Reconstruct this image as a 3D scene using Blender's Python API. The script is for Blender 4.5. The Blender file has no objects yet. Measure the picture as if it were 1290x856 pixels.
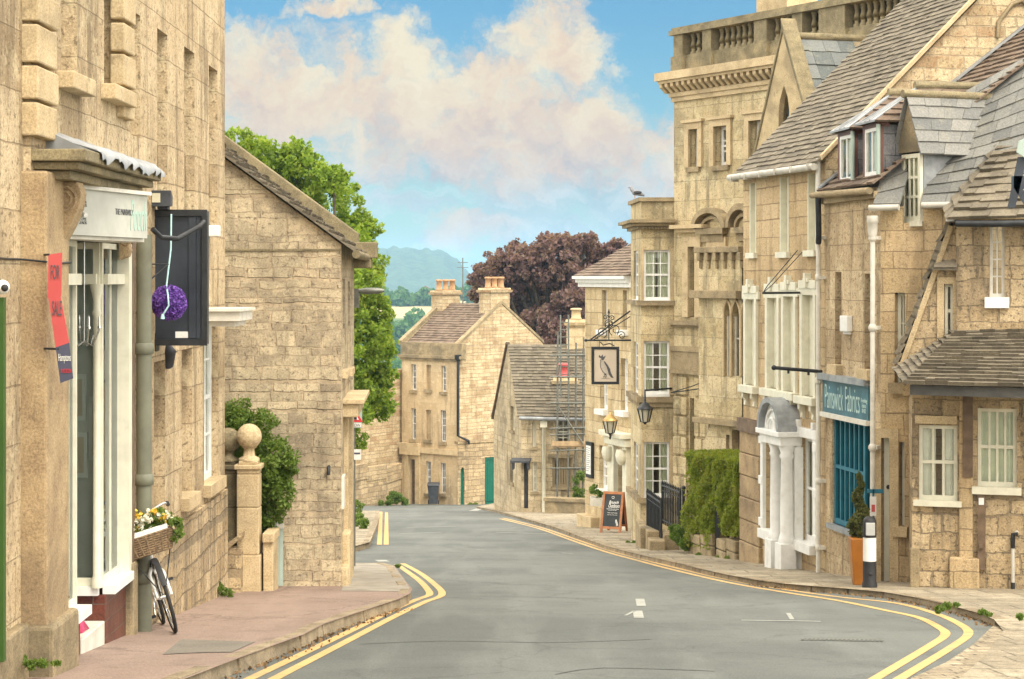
import bpy, bmesh, math, random
import numpy as np
from mathutils import Vector, Matrix
from mathutils.geometry import delaunay_2d_cdt
random.seed(7); RNG = np.random.default_rng(7)
scene = bpy.context.scene
COL = scene.collection
R = math.radians
# ------------------------------------------------------------------ camera, sky, sun, exposure
FPX, CX, CY, EYE, SL = 2440.0, 645.0, 350.0, 1.6, 0.1     # focal length in photo pixels, principal point, eye height, street gradient
cam = bpy.data.cameras.new("camera"); cam.sensor_width = 36; cam.lens = 36 * FPX / 1290
cam.shift_y = -(428 - CY) / 1290; cam.clip_start = 0.1; cam.clip_end = 20000
camo = bpy.data.objects.new("camera", cam); COL.objects.link(camo)
camo.location = (0, 0, EYE); camo.rotation_euler = (R(90), 0, 0)
scene.camera = camo
scene.view_settings.view_transform = 'Standard'; scene.view_settings.look = 'None'
scene.view_settings.gamma = 1; scene.view_settings.use_curve_mapping = False
EXPOSURE = 1.06
scene.view_settings.exposure = EXPOSURE
HAZE = 0.00021
SUN_EL, SUN_AZ, SUN_STR, SUN_ANG, SKY_STR = 54, 150, 1.8, 24, 0.05
sun = bpy.data.lights.new("sun", 'SUN'); sun.energy = SUN_STR; sun.angle = R(SUN_ANG); sun.color = (1, .90, .74)
so = bpy.data.objects.new("sun", sun); COL.objects.link(so)
# SUN_AZ: compass direction the light comes from (0 = +Y ahead of the camera, 90 = +X right, 180 = behind)
sd = Vector((math.sin(R(SUN_AZ)) * math.cos(R(SUN_EL)), math.cos(R(SUN_AZ)) * math.cos(R(SUN_EL)), math.sin(R(SUN_EL))))
so.rotation_euler = (-sd).to_track_quat('-Z', 'Y').to_euler(); so.location = sd * 60

class NT:
    def __init__(s, tree): s.t = tree; s.L = tree.links
    def n(s, typ, **kw):
        nd = s.t.nodes.new(typ)
        for k, v in kw.items(): setattr(nd, k, v)
        return nd
    def lk(s, a, b): s.L.new(a, b)
    def put(s, sock, v):
        if isinstance(v, bpy.types.NodeSocket): s.L.new(v, sock)
        else: sock.default_value = v
    def m(s, op, a, b=0.0, c=0.0, clamp=False):
        nd = s.n('ShaderNodeMath', operation=op); nd.use_clamp = clamp
        s.put(nd.inputs[0], a); s.put(nd.inputs[1], b); s.put(nd.inputs[2], c)
        return nd.outputs[0]
    def mix(s, fac, a, b, blend='MIX'):
        nd = s.n('ShaderNodeMix', data_type='RGBA', blend_type=blend); nd.clamp_factor = True
        s.put(nd.inputs[0], fac)
        for i, v in ((6, a), (7, b)):
            if isinstance(v, (tuple, list)): v = (*v[:3], 1)
            s.put(nd.inputs[i], v)
        return nd.outputs[2]
    def noise(s, vec, scale, detail=4, rough=.55, dim='3D', dist=0.0):
        nd = s.n('ShaderNodeTexNoise', noise_dimensions=dim)
        if vec is not None and dim != '1D': s.put(nd.inputs['Vector'], vec)
        if dim == '1D' and vec is not None: s.put(nd.inputs['W'], vec)
        nd.inputs['Scale'].default_value = scale; nd.inputs['Detail'].default_value = detail
        nd.inputs['Roughness'].default_value = rough; nd.inputs['Distortion'].default_value = dist
        return nd
    def ss(s, v, lo, hi, a=0.0, b=1.0):
        nd = s.n('ShaderNodeMapRange', interpolation_type='SMOOTHSTEP')
        s.put(nd.inputs[0], v)
        for i, x in zip((1, 2, 3, 4), (lo, hi, a, b)): s.put(nd.inputs[i], x)
        return nd.outputs[0]
    def ramp(s, v, stops):
        nd = s.n('ShaderNodeValToRGB'); s.put(nd.inputs[0], v); e = nd.color_ramp.elements
        while len(e) < len(stops): e.new(.5)
        for el, (p, c) in zip(e, stops): el.position = p; el.color = (*c[:3], 1)
        return nd.outputs[0]

world = bpy.data.worlds.new("World"); scene.world = world; world.use_nodes = True
def build_world():
    w = NT(world.node_tree); w.t.nodes.clear()
    tc = w.n('ShaderNodeTexCoord'); sep = w.n('ShaderNodeSeparateXYZ'); w.lk(tc.outputs['Generated'], sep.inputs[0])
    X, Y, Z = sep.outputs
    yy = w.m('MAXIMUM', Y, .2)
    U = w.m('MULTIPLY', w.m('DIVIDE', X, yy), 24.4); V = w.m('MULTIPLY', w.m('DIVIDE', Z, yy), 24.4)
    cb = w.n('ShaderNodeCombineXYZ'); w.put(cb.inputs[0], U); w.put(cb.inputs[1], V)
    P = cb.outputs[0]
    # wispy warp so that the cloud outlines billow
    wn = w.noise(P, 1.6, 5, .6)
    vm = w.n('ShaderNodeVectorMath', operation='SUBTRACT'); w.lk(wn.outputs['Color'], vm.inputs[0]); vm.inputs[1].default_value = (.5, .5, .5)
    vs = w.n('ShaderNodeVectorMath', operation='SCALE'); w.lk(vm.outputs[0], vs.inputs[0]); vs.inputs['Scale'].default_value = 1.25
    va = w.n('ShaderNodeVectorMath', operation='ADD'); w.lk(P, va.inputs[0]); w.lk(vs.outputs[0], va.inputs[1])
    sp2 = w.n('ShaderNodeSeparateXYZ'); w.lk(va.outputs[0], sp2.inputs[0]); U2, V2 = sp2.outputs[0], sp2.outputs[1]
    def blob(u, v, ru, rv):
        du = w.m('MULTIPLY', w.m('SUBTRACT', U2, (u - CX) / 100), 100 / ru)
        dv = w.m('MULTIPLY', w.m('SUBTRACT', V2, (CY - v) / 100), 100 / rv)
        return w.m('SUBTRACT', 1.0, w.m('ADD', w.m('MULTIPLY', du, du), w.m('MULTIPLY', dv, dv)))
    def union(bl):
        acc = None
        for b in bl:
            x = blob(*b)
            acc = x if acc is None else w.m('SMOOTH_MAX', acc, x, .35)
        return acc
    warm = union([(395, 125, 200, 98), (560, 140, 220, 98), (690, 62, 92, 78), (315, 110, 90, 95), (720, 165, 130, 72), (505, 70, 60, 62),
                  (650, 195, 170, 58), (850, 235, 60, 44), (790, 190, 85, 46), (420, 8, 70, 26), (600, 290, 75, 26), (860, 170, 40, 24)])
    grey = union([(690, 240, 160, 48), (790, 262, 95, 48), (520, 262, 70, 16), (720, 300, 110, 22), (560, 300, 60, 12), (470, 205, 90, 30), (585, 205, 110, 34), (640, 285, 100, 24)])
    far = w.noise(P, .55, 6, .6)
    n2 = w.noise(va.outputs[0], 1.5, 8, .62); nd2 = w.m('SUBTRACT', n2.outputs['Fac'], .5)
    aw = w.ss(w.m('ADD', warm, w.m('MULTIPLY', nd2, 2.6)), -.12, .95)
    ag = w.ss(w.m('ADD', grey, w.m('MULTIPLY', nd2, 2.4)), -.05, .9)
    # unseen cloud overhead and behind the camera, brightened to fill-light the walls
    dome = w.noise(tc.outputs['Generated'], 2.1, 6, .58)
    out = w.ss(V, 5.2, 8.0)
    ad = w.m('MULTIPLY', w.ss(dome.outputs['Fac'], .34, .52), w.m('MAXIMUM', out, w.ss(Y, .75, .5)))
    sky = w.n('ShaderNodeTexSky', sky_type='NISHITA'); sky.sun_disc = False
    sky.sun_elevation = R(SUN_EL); sky.sun_rotation = R(SUN_AZ); sky.altitude = 150; sky.air_density = 1.0; sky.dust_density = .3; sky.ozone_density = 1.5
    nsk = w.n('ShaderNodeVectorMath', operation='SCALE'); w.lk(sky.outputs[0], nsk.inputs[0]); nsk.inputs['Scale'].default_value = SKY_STR
    tint = w.mix(1.0, nsk.outputs[0], w.ramp(w.m('DIVIDE', V, 8.0), [(.05, (.57, .77, .80)), (.42, (.42, .76, .93)), (.9, (.75, .95, 1.0))]), 'MULTIPLY')
    # cloud colour: cream where thick and high, pinkish below, blue grey in the shaded under-layer
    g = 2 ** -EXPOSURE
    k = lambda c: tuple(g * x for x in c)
    n3 = w.noise(va.outputs[0], 1.1, 6, .6)
    low = w.ss(V2, 1.0, 3.0)
    tone = w.m('ADD', w.m('MULTIPLY', low, .55), w.m('MULTIPLY', w.m('SUBTRACT', n3.outputs['Fac'], .38), 2.3), clamp=True)
    cw = w.ramp(tone, [(0.0, k((.55, .46, .44))), (.3, k((.75, .54, .42))), (.62, k((.88, .66, .46))), (1.0, k((.96, .81, .56)))])
    cg = w.ramp(n3.outputs['Fac'], [(.3, k((.34, .43, .50))), (.7, k((.56, .60, .61)))])
    c = w.mix(w.m('MULTIPLY', ag, .85), tint, cg)
    c = w.mix(w.m('MULTIPLY', aw, .96), c, cw)
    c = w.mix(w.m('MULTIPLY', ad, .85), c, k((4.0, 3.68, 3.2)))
    mpz = w.n('ShaderNodeMapping'); mpz.inputs['Scale'].default_value = (.7, 2.6, 1); w.lk(va.outputs[0], mpz.inputs[0]); hzn = w.noise(mpz.outputs[0], 1.0, 7, .6)
    c = w.mix(w.m('MULTIPLY', w.m('MULTIPLY', w.ss(hzn.outputs['Fac'], .42, .66), w.ss(V, 2.2, .6)), .6), c, k((.80, .79, .76)))
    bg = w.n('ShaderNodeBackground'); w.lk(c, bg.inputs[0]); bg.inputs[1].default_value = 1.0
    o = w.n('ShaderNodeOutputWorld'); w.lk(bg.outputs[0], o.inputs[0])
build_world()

# ------------------------------------------------------------------ helpers: measuring
def P(u, v, Y): return Vector(((u - CX) / FPX * Y, Y, EYE - (v - CY) / FPX * Y))
def G(u, v, h=0.0):
    Y = (EYE - h) / ((v - CY) / FPX - SL); return ((u - CX) / FPX * Y, Y)
def gz(y, h=0.0): return -SL * y + h
def xu(u, Y): return (u - CX) / FPX * Y
def zv(v, Y): return EYE - (v - CY) / FPX * Y
class Fac:
    """A vertical facade plane through two plan points; s runs to the right, o outwards."""
    def __init__(s, x0, y0, x1, y1):
        s.o = Vector((x0, y0)); e = Vector((x1, y1)) - s.o; s.len = e.length; s.d = e.normalized(); s.n = Vector((s.d.y, -s.d.x))
    def s(s, u):
        r = (u - CX) / FPX; return (r * s.o.y - s.o.x) / (s.d.x - r * s.d.y)
    def z(s, u, v): return EYE - (v - CY) / FPX * (s.o.y + s.d.y * s.s(u))
    def sz(s, u, v): return (s.s(u), s.z(u, v))
    def rect(s, u0, u1, v0, v1):
        uc = (u0 + u1) / 2; return (s.s(u0), s.s(u1), s.z(uc, v1), s.z(uc, v0))
    def p(s, a, z, o=0.0):
        q = s.o + s.d * a + s.n * o; return Vector((q.x, q.y, z))
# ------------------------------------------------------------------ helpers: things and meshes
def wloc(o):
    v = Vector((0, 0, 0))
    while o is not None: v += o.location; o = o.parent
    return v
def tag(o, label=None, cat=None, group=None, kind=None):
    if label: o['label'] = label
    if cat: o['category'] = cat
    if group: o['group'] = group
    if kind: o['kind'] = kind
    return o
def thing(name, label, cat, loc=(0, 0, 0), group=None):
    o = bpy.data.objects.new(name, None); COL.objects.link(o); o.location = loc; o.empty_display_size = .2
    return tag(o, label, cat, group)
def copy_tree(o, parent=None):
    c = o.copy(); COL.objects.link(c); c.parent = parent
    for ch in o.children: copy_tree(ch, c)
    return c
def auto_uv(me):
    uvl = me.uv_layers.new(name="UVMap").data
    for p in me.polygons:
        n = p.normal
        if abs(n.z) > .93: t = Vector((1, 0, 0)); b = Vector((0, 1, 0))
        else:
            t = Vector((-n.y, n.x, 0)).normalized(); b = n.cross(t)
        for li in p.loop_indices:
            co = me.vertices[me.loops[li].vertex_index].co; uvl[li].uv = (co.dot(t), co.dot(b))
class MB:
    def __init__(s): s.v = []; s.f = []; s.sm = []; s.cuts = []
    def add(s, vs, fs, sm=False):
        b = len(s.v); s.cuts.append((b, len(s.f))); s.v += [Vector(x) for x in vs]; s.f += [[b + i for i in f] for f in fs]; s.sm += [sm] * len(fs); return s
    def hexa(s, c8):   # bottom 4 ccw, top 4 ccw
        return s.add(c8, [(3, 2, 1, 0), (4, 5, 6, 7), (0, 1, 5, 4), (1, 2, 6, 5), (2, 3, 7, 6), (3, 0, 4, 7)])
    def box(s, x0, x1, y0, y1, z0, z1):
        return s.hexa([(x0, y0, z0), (x1, y0, z0), (x1, y1, z0), (x0, y1, z0), (x0, y0, z1), (x1, y0, z1), (x1, y1, z1), (x0, y1, z1)])
    def fb(s, fac, s0, s1, z0, z1, o0, o1):
        """a box on a facade: s range, z range, offset range (outwards positive)"""
        q = fac.p
        return s.hexa([q(s0, z0, o1), q(s1, z0, o1), q(s1, z0, o0), q(s0, z0, o0), q(s0, z1, o1), q(s1, z1, o1), q(s1, z1, o0), q(s0, z1, o0)])
    def obox(s, c, ax, ay, az):
        c, ax, ay, az = Vector(c), Vector(ax), Vector(ay), Vector(az)
        return s.hexa([c - ax - ay - az, c + ax - ay - az, c + ax + ay - az, c - ax + ay - az, c - ax - ay + az, c + ax - ay + az, c + ax + ay + az, c - ax + ay + az])
    def quad(s, a, b, c, d): return s.add([a, b, c, d], [(0, 1, 2, 3)])
    def poly(s, pts): return s.add(pts, [tuple(range(len(pts)))])
    def prism(s, pts, vec):
        n = len(pts); vec = Vector(vec); pts = [Vector(p) for p in pts]
        return s.add(pts + [p + vec for p in pts], [tuple(reversed(range(n))), tuple(range(n, 2 * n))] + [(i, (i + 1) % n, n + (i + 1) % n, n + i) for i in range(n)])
    def tube(s, pts, r, n=8, caps=True):
        pts = [Vector(p) for p in pts]; rs = r if isinstance(r, (list, tuple)) else [r] * len(pts)
        vs = []; prev = None
        for i, p in enumerate(pts):
            t = (pts[min(i + 1, len(pts) - 1)] - pts[max(i - 1, 0)]).normalized()
            a = t.orthogonal().normalized() if prev is None else (prev - t * prev.dot(t)).normalized()
            prev = a; b = t.cross(a)
            vs += [p + (a * math.cos(2 * math.pi * k / n) + b * math.sin(2 * math.pi * k / n)) * rs[i] for k in range(n)]
        fs = [(i * n + k, i * n + (k + 1) % n, (i + 1) * n + (k + 1) % n, (i + 1) * n + k) for i in range(len(pts) - 1) for k in range(n)]
        s.add(vs, fs, True)
        if caps:
            s.add(vs[:n], [tuple(reversed(range(n)))]); s.add(vs[-n:], [tuple(range(n))])
        return s
    def lathe(s, c, prof, n=16, axis=None):
        """prof = [(radius, height)], around z (or axis) at c"""
        c = Vector(c); m = Matrix.Identity(3) if axis is None else Vector(axis).to_track_quat('Z', 'Y').to_matrix()
        vs = [c + m @ Vector((r * math.cos(2 * math.pi * k / n), r * math.sin(2 * math.pi * k / n), h)) for r, h in prof for k in range(n)]
        fs = [(i * n + k, i * n + (k + 1) % n, (i + 1) * n + (k + 1) % n, (i + 1) * n + k) for i in range(len(prof) - 1) for k in range(n)]
        s.add(vs, fs, True); s.add(vs[:n], [tuple(reversed(range(n)))]); s.add(vs[-n:], [tuple(range(n))]); return s
    def sphere(s, c, r, n=14, m=9, sc=(1, 1, 1)):
        c = Vector(c); vs = []
        for i in range(m + 1):
            th = math.pi * i / m
            for k in range(n):
                ph = 2 * math.pi * k / n
                vs.append(c + Vector((r * sc[0] * math.sin(th) * math.cos(ph), r * sc[1] * math.sin(th) * math.sin(ph), -r * sc[2] * math.cos(th))))
        fs = [(i * n + k, i * n + (k + 1) % n, (i + 1) * n + (k + 1) % n, (i + 1) * n + k) for i in range(m) for k in range(n)]
        return s.add(vs, fs, True)
    def torus(s, c, axis, R_, r, n=28, m=6):
        c = Vector(c); ax = Vector(axis).normalized(); a = ax.orthogonal().normalized(); b = ax.cross(a); vs = []
        for i in range(n):
            t = 2 * math.pi * i / n; e = a * math.cos(t) + b * math.sin(t)
            for k in range(m):
                q = 2 * math.pi * k / m; vs.append(c + e * (R_ + r * math.cos(q)) + ax * r * math.sin(q))
        return s.add(vs, [(i * m + k, ((i + 1) % n) * m + k, ((i + 1) % n) * m + (k + 1) % m, i * m + (k + 1) % m) for i in range(n) for k in range(m)], True)
    def wall(s, fac, poly, holes=(), reveal=.2, o=0.0):
        """wall face with true openings (holes = (s0,s1,z0,z1) or a list of (s,z) points) and reveals"""
        hs = [[(h[0], h[2]), (h[1], h[2]), (h[1], h[3]), (h[0], h[3])] if not isinstance(h[0], (tuple, list)) else list(h) for h in holes]
        pts = []; edges = []
        for loop in [list(poly)] + hs:
            b = len(pts); n = len(loop); pts += [Vector(p) for p in loop]; edges += [(b + i, b + (i + 1) % n) for i in range(n)]
        vs, _, fs, *_ = delaunay_2d_cdt(pts, edges, [], 0, 1e-5)
        def inside(c, lp):
            r = False; n = len(lp)
            for i in range(n):
                (x1, y1), (x2, y2) = lp[i], lp[(i + 1) % n]
                if (y1 > c[1]) != (y2 > c[1]) and c[0] < (x2 - x1) * (c[1] - y1) / (y2 - y1) + x1: r = not r
            return r
        keep = []
        for f in fs:
            c = ((vs[f[0]][0] + vs[f[1]][0] + vs[f[2]][0]) / 3, (vs[f[0]][1] + vs[f[1]][1] + vs[f[2]][1]) / 3)
            if inside(c, list(poly)) and not any(inside(c, h) for h in hs): keep.append(tuple(f))
        s.add([fac.p(v[0], v[1], o) for v in vs], keep)
        for h in hs:
            n = len(h)
            for i in range(n):
                (a, b), (c, d) = h[i], h[(i + 1) % n]
                s.quad(fac.p(a, b, o), fac.p(c, d, o), fac.p(c, d, o - reveal), fac.p(a, b, o - reveal))
        return s
    def pieces(s, name, mat, parent, tol=.03, **kw):
        """one object for every piece that stands apart from the others"""
        c = s.cuts + [(len(s.v), len(s.f))]; n = len(s.cuts); bb = []
        for i in range(n):
            q = s.v[c[i][0]:c[i + 1][0]]; bb.append(([min(p[k] for p in q) - tol for k in range(3)], [max(p[k] for p in q) + tol for k in range(3)]))
        g = list(range(n))
        def root(i):
            while g[i] != i: i = g[i]
            return i
        for i in range(n):
            for j in range(i):
                if all(bb[i][0][k] <= bb[j][1][k] and bb[j][0][k] <= bb[i][1][k] for k in range(3)): g[root(i)] = root(j)
        out = []
        for r in sorted({root(i) for i in range(n)}):
            m = MB()
            for i in range(n):
                if root(i) == r: b0, f0 = c[i]; b1, f1 = c[i + 1]; m.add(s.v[b0:b1], [[x - b0 for x in f] for f in s.f[f0:f1]], s.sm[f0] if f1 > f0 else False)
            out.append(m.build(name, mat, parent, **kw))
        return out
    def build(s, name, mat, parent=None, uv=False, label=None, cat=None, group=None, kind=None, origin=None, bevel=0, normals=True):
        me = bpy.data.meshes.new(name); me.from_pydata([tuple(v) for v in s.v], [], s.f); me.update()
        if any(s.sm): me.polygons.foreach_set('use_smooth', s.sm)
        if normals and len(me.polygons) < 60000:
            bm = bmesh.new(); bm.from_mesh(me)
            bm.to_mesh(me); bm.free()
        if uv: auto_uv(me)
        me.materials.append(mat)
        o = bpy.data.objects.new(name, me); COL.objects.link(o)
        if parent is not None:
            o.parent = parent; off = wloc(parent)
        elif origin is not None:
            off = Vector(origin); o.location = off
        else:
            off = Vector((0, 0, 0))
            if kind != 'structure' and s.v:
                xs = [v.x for v in s.v]; ys = [v.y for v in s.v]; off = Vector(((min(xs) + max(xs)) / 2, (min(ys) + max(ys)) / 2, min(v.z for v in s.v))); o.location = off
        if off.length: me.transform(Matrix.Translation(-off))
        if bevel:
            b = o.modifiers.new("bevel", 'BEVEL'); b.width = bevel; b.segments = 2; b.limit_method = 'ANGLE'
        return tag(o, label, cat, group, kind)
# ------------------------------------------------------------------ materials
MATS = {}
def new_mat(name):
    m = bpy.data.materials.new(name); m.use_nodes = True; t = NT(m.node_tree); t.t.nodes.clear()
    o = t.n('ShaderNodeOutputMaterial'); b = t.n('ShaderNodeBsdfPrincipled'); t.lk(b.outputs[0], o.inputs[0]); t.out = o; t.b = b
    MATS[name] = m; return m, t
def plain(name, c, rough=.6, metal=0.0, var=.18, scale=6, bump=0.0, spec=.4, dirt=None, dirt_amt=.5):
    m, t = new_mat(name); tc = t.n('ShaderNodeTexCoord'); nz = t.noise(tc.outputs['Object'], scale, 5, .6)
    f = t.ss(nz.outputs['Fac'], .3, .7)
    col = t.mix(f, tuple(x * (1 - var) for x in c), tuple(min(1, x * (1 + var)) for x in c))
    if dirt:
        n2 = t.noise(tc.outputs['Object'], scale * .6, 7, .65)
        col = t.mix(t.m('MULTIPLY', t.ss(n2.outputs['Fac'], .52, .72), dirt_amt), col, dirt)
    t.lk(col, t.b.inputs['Base Color']); t.b.inputs['Roughness'].default_value = rough; t.b.inputs['Metallic'].default_value = metal
    t.b.inputs['Specular IOR Level'].default_value = spec
    if bump:
        bp = t.n('ShaderNodeBump'); bp.inputs['Strength'].default_value = .5; bp.inputs['Distance'].default_value = bump
        t.lk(t.noise(tc.outputs['Object'], scale * 5, 4).outputs['Fac'], bp.inputs['Height']); t.lk(bp.outputs[0], t.b.inputs['Normal'])
    return m
def spread(tones, f):
    mu = [sum(c[i] for c in tones) / len(tones) for i in range(3)]; return [tuple(max(.02, m + (x - m) * f) for x, m in zip(c, mu)) for c in tones]
def stone(name, tones, mortar, bw=.5, bh=.25, ms=.012, warp=.05, rowvar=.5, stain=.35, spots=.45, streak=.3, bump=.015, stain_col=(.12, .10, .075), seed=0.0, spot_th=.6, contrast=1.0):
    """coursed stone: blocks of varying height and tone, weathering in patches and streaks, all in the facade's own metres"""
    tones = [(x[0] * 1.07, x[1] * 1.035, x[2] * .97) for x in spread(tones, 1.9)]
    m, t = new_mat(name); tc = t.n('ShaderNodeTexCoord'); uv = tc.outputs['UV']
    wn = t.noise(uv, 1.9, 3, .6, '2D')
    a = t.n('ShaderNodeVectorMath', operation='SUBTRACT'); t.lk(wn.outputs['Color'], a.inputs[0]); a.inputs[1].default_value = (.5, .5, .5)
    b = t.n('ShaderNodeVectorMath', operation='SCALE'); t.lk(a.outputs[0], b.inputs[0]); b.inputs['Scale'].default_value = warp * 2
    wf = t.noise(uv, 9.0, 3, .6, '2D')
    a2 = t.n('ShaderNodeVectorMath', operation='SUBTRACT'); t.lk(wf.outputs['Color'], a2.inputs[0]); a2.inputs[1].default_value = (.5, .5, .5)
    b2 = t.n('ShaderNodeVectorMath', operation='SCALE'); t.lk(a2.outputs[0], b2.inputs[0]); b2.inputs['Scale'].default_value = warp * .6
    c = t.n('ShaderNodeVectorMath', operation='ADD'); t.lk(uv, c.inputs[0]); t.lk(b.outputs[0], c.inputs[1])
    c2 = t.n('ShaderNodeVectorMath', operation='ADD'); t.lk(c.outputs[0], c2.inputs[0]); t.lk(b2.outputs[0], c2.inputs[1])
    sp = t.n('ShaderNodeSeparateXYZ'); t.lk(c2.outputs[0], sp.inputs[0])
    rv = t.noise(t.m('ADD', sp.outputs[1], seed), .9 / bh, 1, .5, '1D')
    v2 = t.m('ADD', sp.outputs[1], t.m('MULTIPLY', t.m('SUBTRACT', rv.outputs['Fac'], .5), bh * rowvar * 2))
    # widths vary along each course
    row = t.m('FLOOR', t.m('DIVIDE', v2, bh))
    cu = t.n('ShaderNodeCombineXYZ'); t.put(cu.inputs[0], t.m('MULTIPLY', sp.outputs[0], .8 / bw)); t.put(cu.inputs[1], t.m('MULTIPLY', row, 7.31))
    un = t.noise(cu.outputs[0], 1.0, 1, .5, '2D')
    u2 = t.m('ADD', sp.outputs[0], t.m('MULTIPLY', t.m('SUBTRACT', un.outputs['Fac'], .5), bw * rowvar * 1.0))
    cv = t.n('ShaderNodeCombineXYZ'); t.put(cv.inputs[0], u2); t.put(cv.inputs[1], v2)
    br = t.n('ShaderNodeTexBrick'); t.lk(cv.outputs[0], br.inputs['Vector'])
    br.offset = .45; br.offset_frequency = 2; br.squash = 1.35; br.squash_frequency = 3
    br.inputs['Color1'].default_value = (0, 0, 0, 1); br.inputs['Color2'].default_value = (1, 1, 1, 1); br.inputs['Mortar'].default_value = (.5, .5, .5, 1)
    br.inputs['Scale'].default_value = 1; br.inputs['Mortar Size'].default_value = ms; br.inputs['Mortar Smooth'].default_value = .35
    br.inputs['Brick Width'].default_value = bw; br.inputs['Row Height'].default_value = bh
    n = len(tones)
    col = t.ramp(br.outputs['Color'], [(i / (n - 1), x) for i, x in enumerate(tones)])
    gn = t.noise(uv, 5.5, 8, .68, '2D'); col = t.mix(t.m('MULTIPLY', .42 * contrast, 1.0), col, t.ramp(gn.outputs['Fac'], [(.28, tones[0]), (.5, tones[1]), (.72, tones[-1])]))
    fn = t.noise(uv, 42, 5, .78, '2D'); col = t.mix(.8, col, t.ramp(fn.outputs['Fac'], [(.3, (.30, .30, .30)), (.7, (.72, .72, .72))]), 'OVERLAY')
    mfac = t.m('MULTIPLY', br.outputs['Fac'], .85)
    mo = t.mix(t.ss(gn.outputs['Fac'], .35, .65), tuple(x * .75 for x in mortar), mortar)
    col = t.mix(mfac, col, mo)
    ln = t.noise(uv, .55, 7, .62, '2D', .4); col = t.mix(t.m('MULTIPLY', t.ss(ln.outputs['Fac'], .47, .68), min(1, stain * 1.1)), col, stain_col)
    mp = t.n('ShaderNodeMapping'); mp.inputs['Scale'].default_value = (2.6, .32, 1); t.lk(uv, mp.inputs[0])
    sn = t.noise(mp.outputs[0], 1.3, 6, .6, '2D'); col = t.mix(t.m('MULTIPLY', t.ss(sn.outputs['Fac'], .50, .68), min(1, streak * 1.3)), col, stain_col)
    m_spots = min(1.0, spots * 1.45); pn = t.noise(uv, 15, 10, .76, '2D', .1); lt = t.noise(uv, 3.1, 9, .74, '2D', .3); col = t.mix(t.m('MULTIPLY', t.ss(lt.outputs['Fac'], .53, .66), .38), col, tuple(min(.75, x * 1.32) for x in tones[-1])); col = t.mix(t.m('MULTIPLY', t.ss(pn.outputs['Fac'], spot_th - .045, spot_th + .03), m_spots), col, tuple(x * .75 for x in stain_col))
    t.lk(col, t.b.inputs['Base Color']); t.b.inputs['Roughness'].default_value = .92; t.b.inputs['Specular IOR Level'].default_value = .2
    h = t.m('ADD', t.m('MULTIPLY', br.outputs['Fac'], -.8), t.m('ADD', t.m('MULTIPLY', gn.outputs['Fac'], .9), t.m('ADD', t.m('MULTIPLY', fn.outputs['Fac'], .22), t.m('MULTIPLY', br.outputs['Color'], .25))))
    bp = t.n('ShaderNodeBump'); bp.inputs['Strength'].default_value = 1.0; bp.inputs['Distance'].default_value = bump * 1.5; t.lk(h, bp.inputs['Height']); t.lk(bp.outputs[0], t.b.inputs['Normal'])
    return m
def smooth_stone(name, tones, stain=.4, stain_col=(.11, .10, .075), scale=3.0, spots=.4, bump=.008, spot_th=.58):
    tones = [(x[0] * 1.14, x[1] * 1.09, x[2] * .98) for x in tones]
    m, t = new_mat(name); tc = t.n('ShaderNodeTexCoord'); ob = tc.outputs['UV']
    g = t.noise(ob, scale, 8, .66, '2D'); col = t.ramp(g.outputs['Fac'], [(.3, tones[0]), (.5, tones[1]), (.7, tones[2])])
    f = t.noise(ob, 48, 5, .78, '2D'); col = t.mix(.75, col, t.ramp(f.outputs['Fac'], [(.3, (.32, .32, .32)), (.7, (.7, .7, .7))]), 'OVERLAY')
    l = t.noise(ob, .8, 7, .64, '2D', .5); col = t.mix(t.m('MULTIPLY', t.ss(l.outputs['Fac'], .47, .7), stain), col, stain_col)
    pn = t.noise(ob, 7.5, 9, .72, '2D', .6); col = t.mix(t.m('MULTIPLY', t.ss(pn.outputs['Fac'], spot_th, spot_th + .08), spots), col, tuple(x * .8 for x in stain_col))
    t.lk(col, t.b.inputs['Base Color']); t.b.inputs['Roughness'].default_value = .9; t.b.inputs['Specular IOR Level'].default_value = .2
    bp = t.n('ShaderNodeBump'); bp.inputs['Strength'].default_value = .8; bp.inputs['Distance'].default_value = bump
    t.lk(t.m('ADD', g.outputs['Fac'], t.m('MULTIPLY', f.outputs['Fac'], .4)), bp.inputs['Height']); t.lk(bp.outputs[0], t.b.inputs['Normal'])
    return m
def island(name, tones, lichen=(.30, .28, .20), lamt=.35, rough=.85, scale=5.0, bump=.006, spec=.3):
    """tiles, slates, leaves: every separate piece gets its own tone"""
    m, t = new_mat(name); g = t.n('ShaderNodeNewGeometry'); tc = t.n('ShaderNodeTexCoord')
    n = len(tones); col = t.ramp(g.outputs['Random Per Island'], [(i / (n - 1), x) for i, x in enumerate(tones)])
    nz = t.noise(tc.outputs['Object'], scale, 7, .68); col = t.mix(t.m('MULTIPLY', t.ss(nz.outputs['Fac'], .5, .68), lamt), col, lichen)
    n2 = t.noise(tc.outputs['Object'], scale * 7, 4, .7); col = t.mix(.6, col, t.ramp(n2.outputs['Fac'], [(.3, (.28, .28, .28)), (.7, (.72, .72, .72))]), 'OVERLAY')
    t.lk(col, t.b.inputs['Base Color']); t.b.inputs['Roughness'].default_value = rough; t.b.inputs['Specular IOR Level'].default_value = spec
    bp = t.n('ShaderNodeBump'); bp.inputs['Strength'].default_value = .7; bp.inputs['Distance'].default_value = bump; t.lk(n2.outputs['Fac'], bp.inputs['Height']); t.lk(bp.outputs[0], t.b.inputs['Normal'])
    return m
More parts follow.
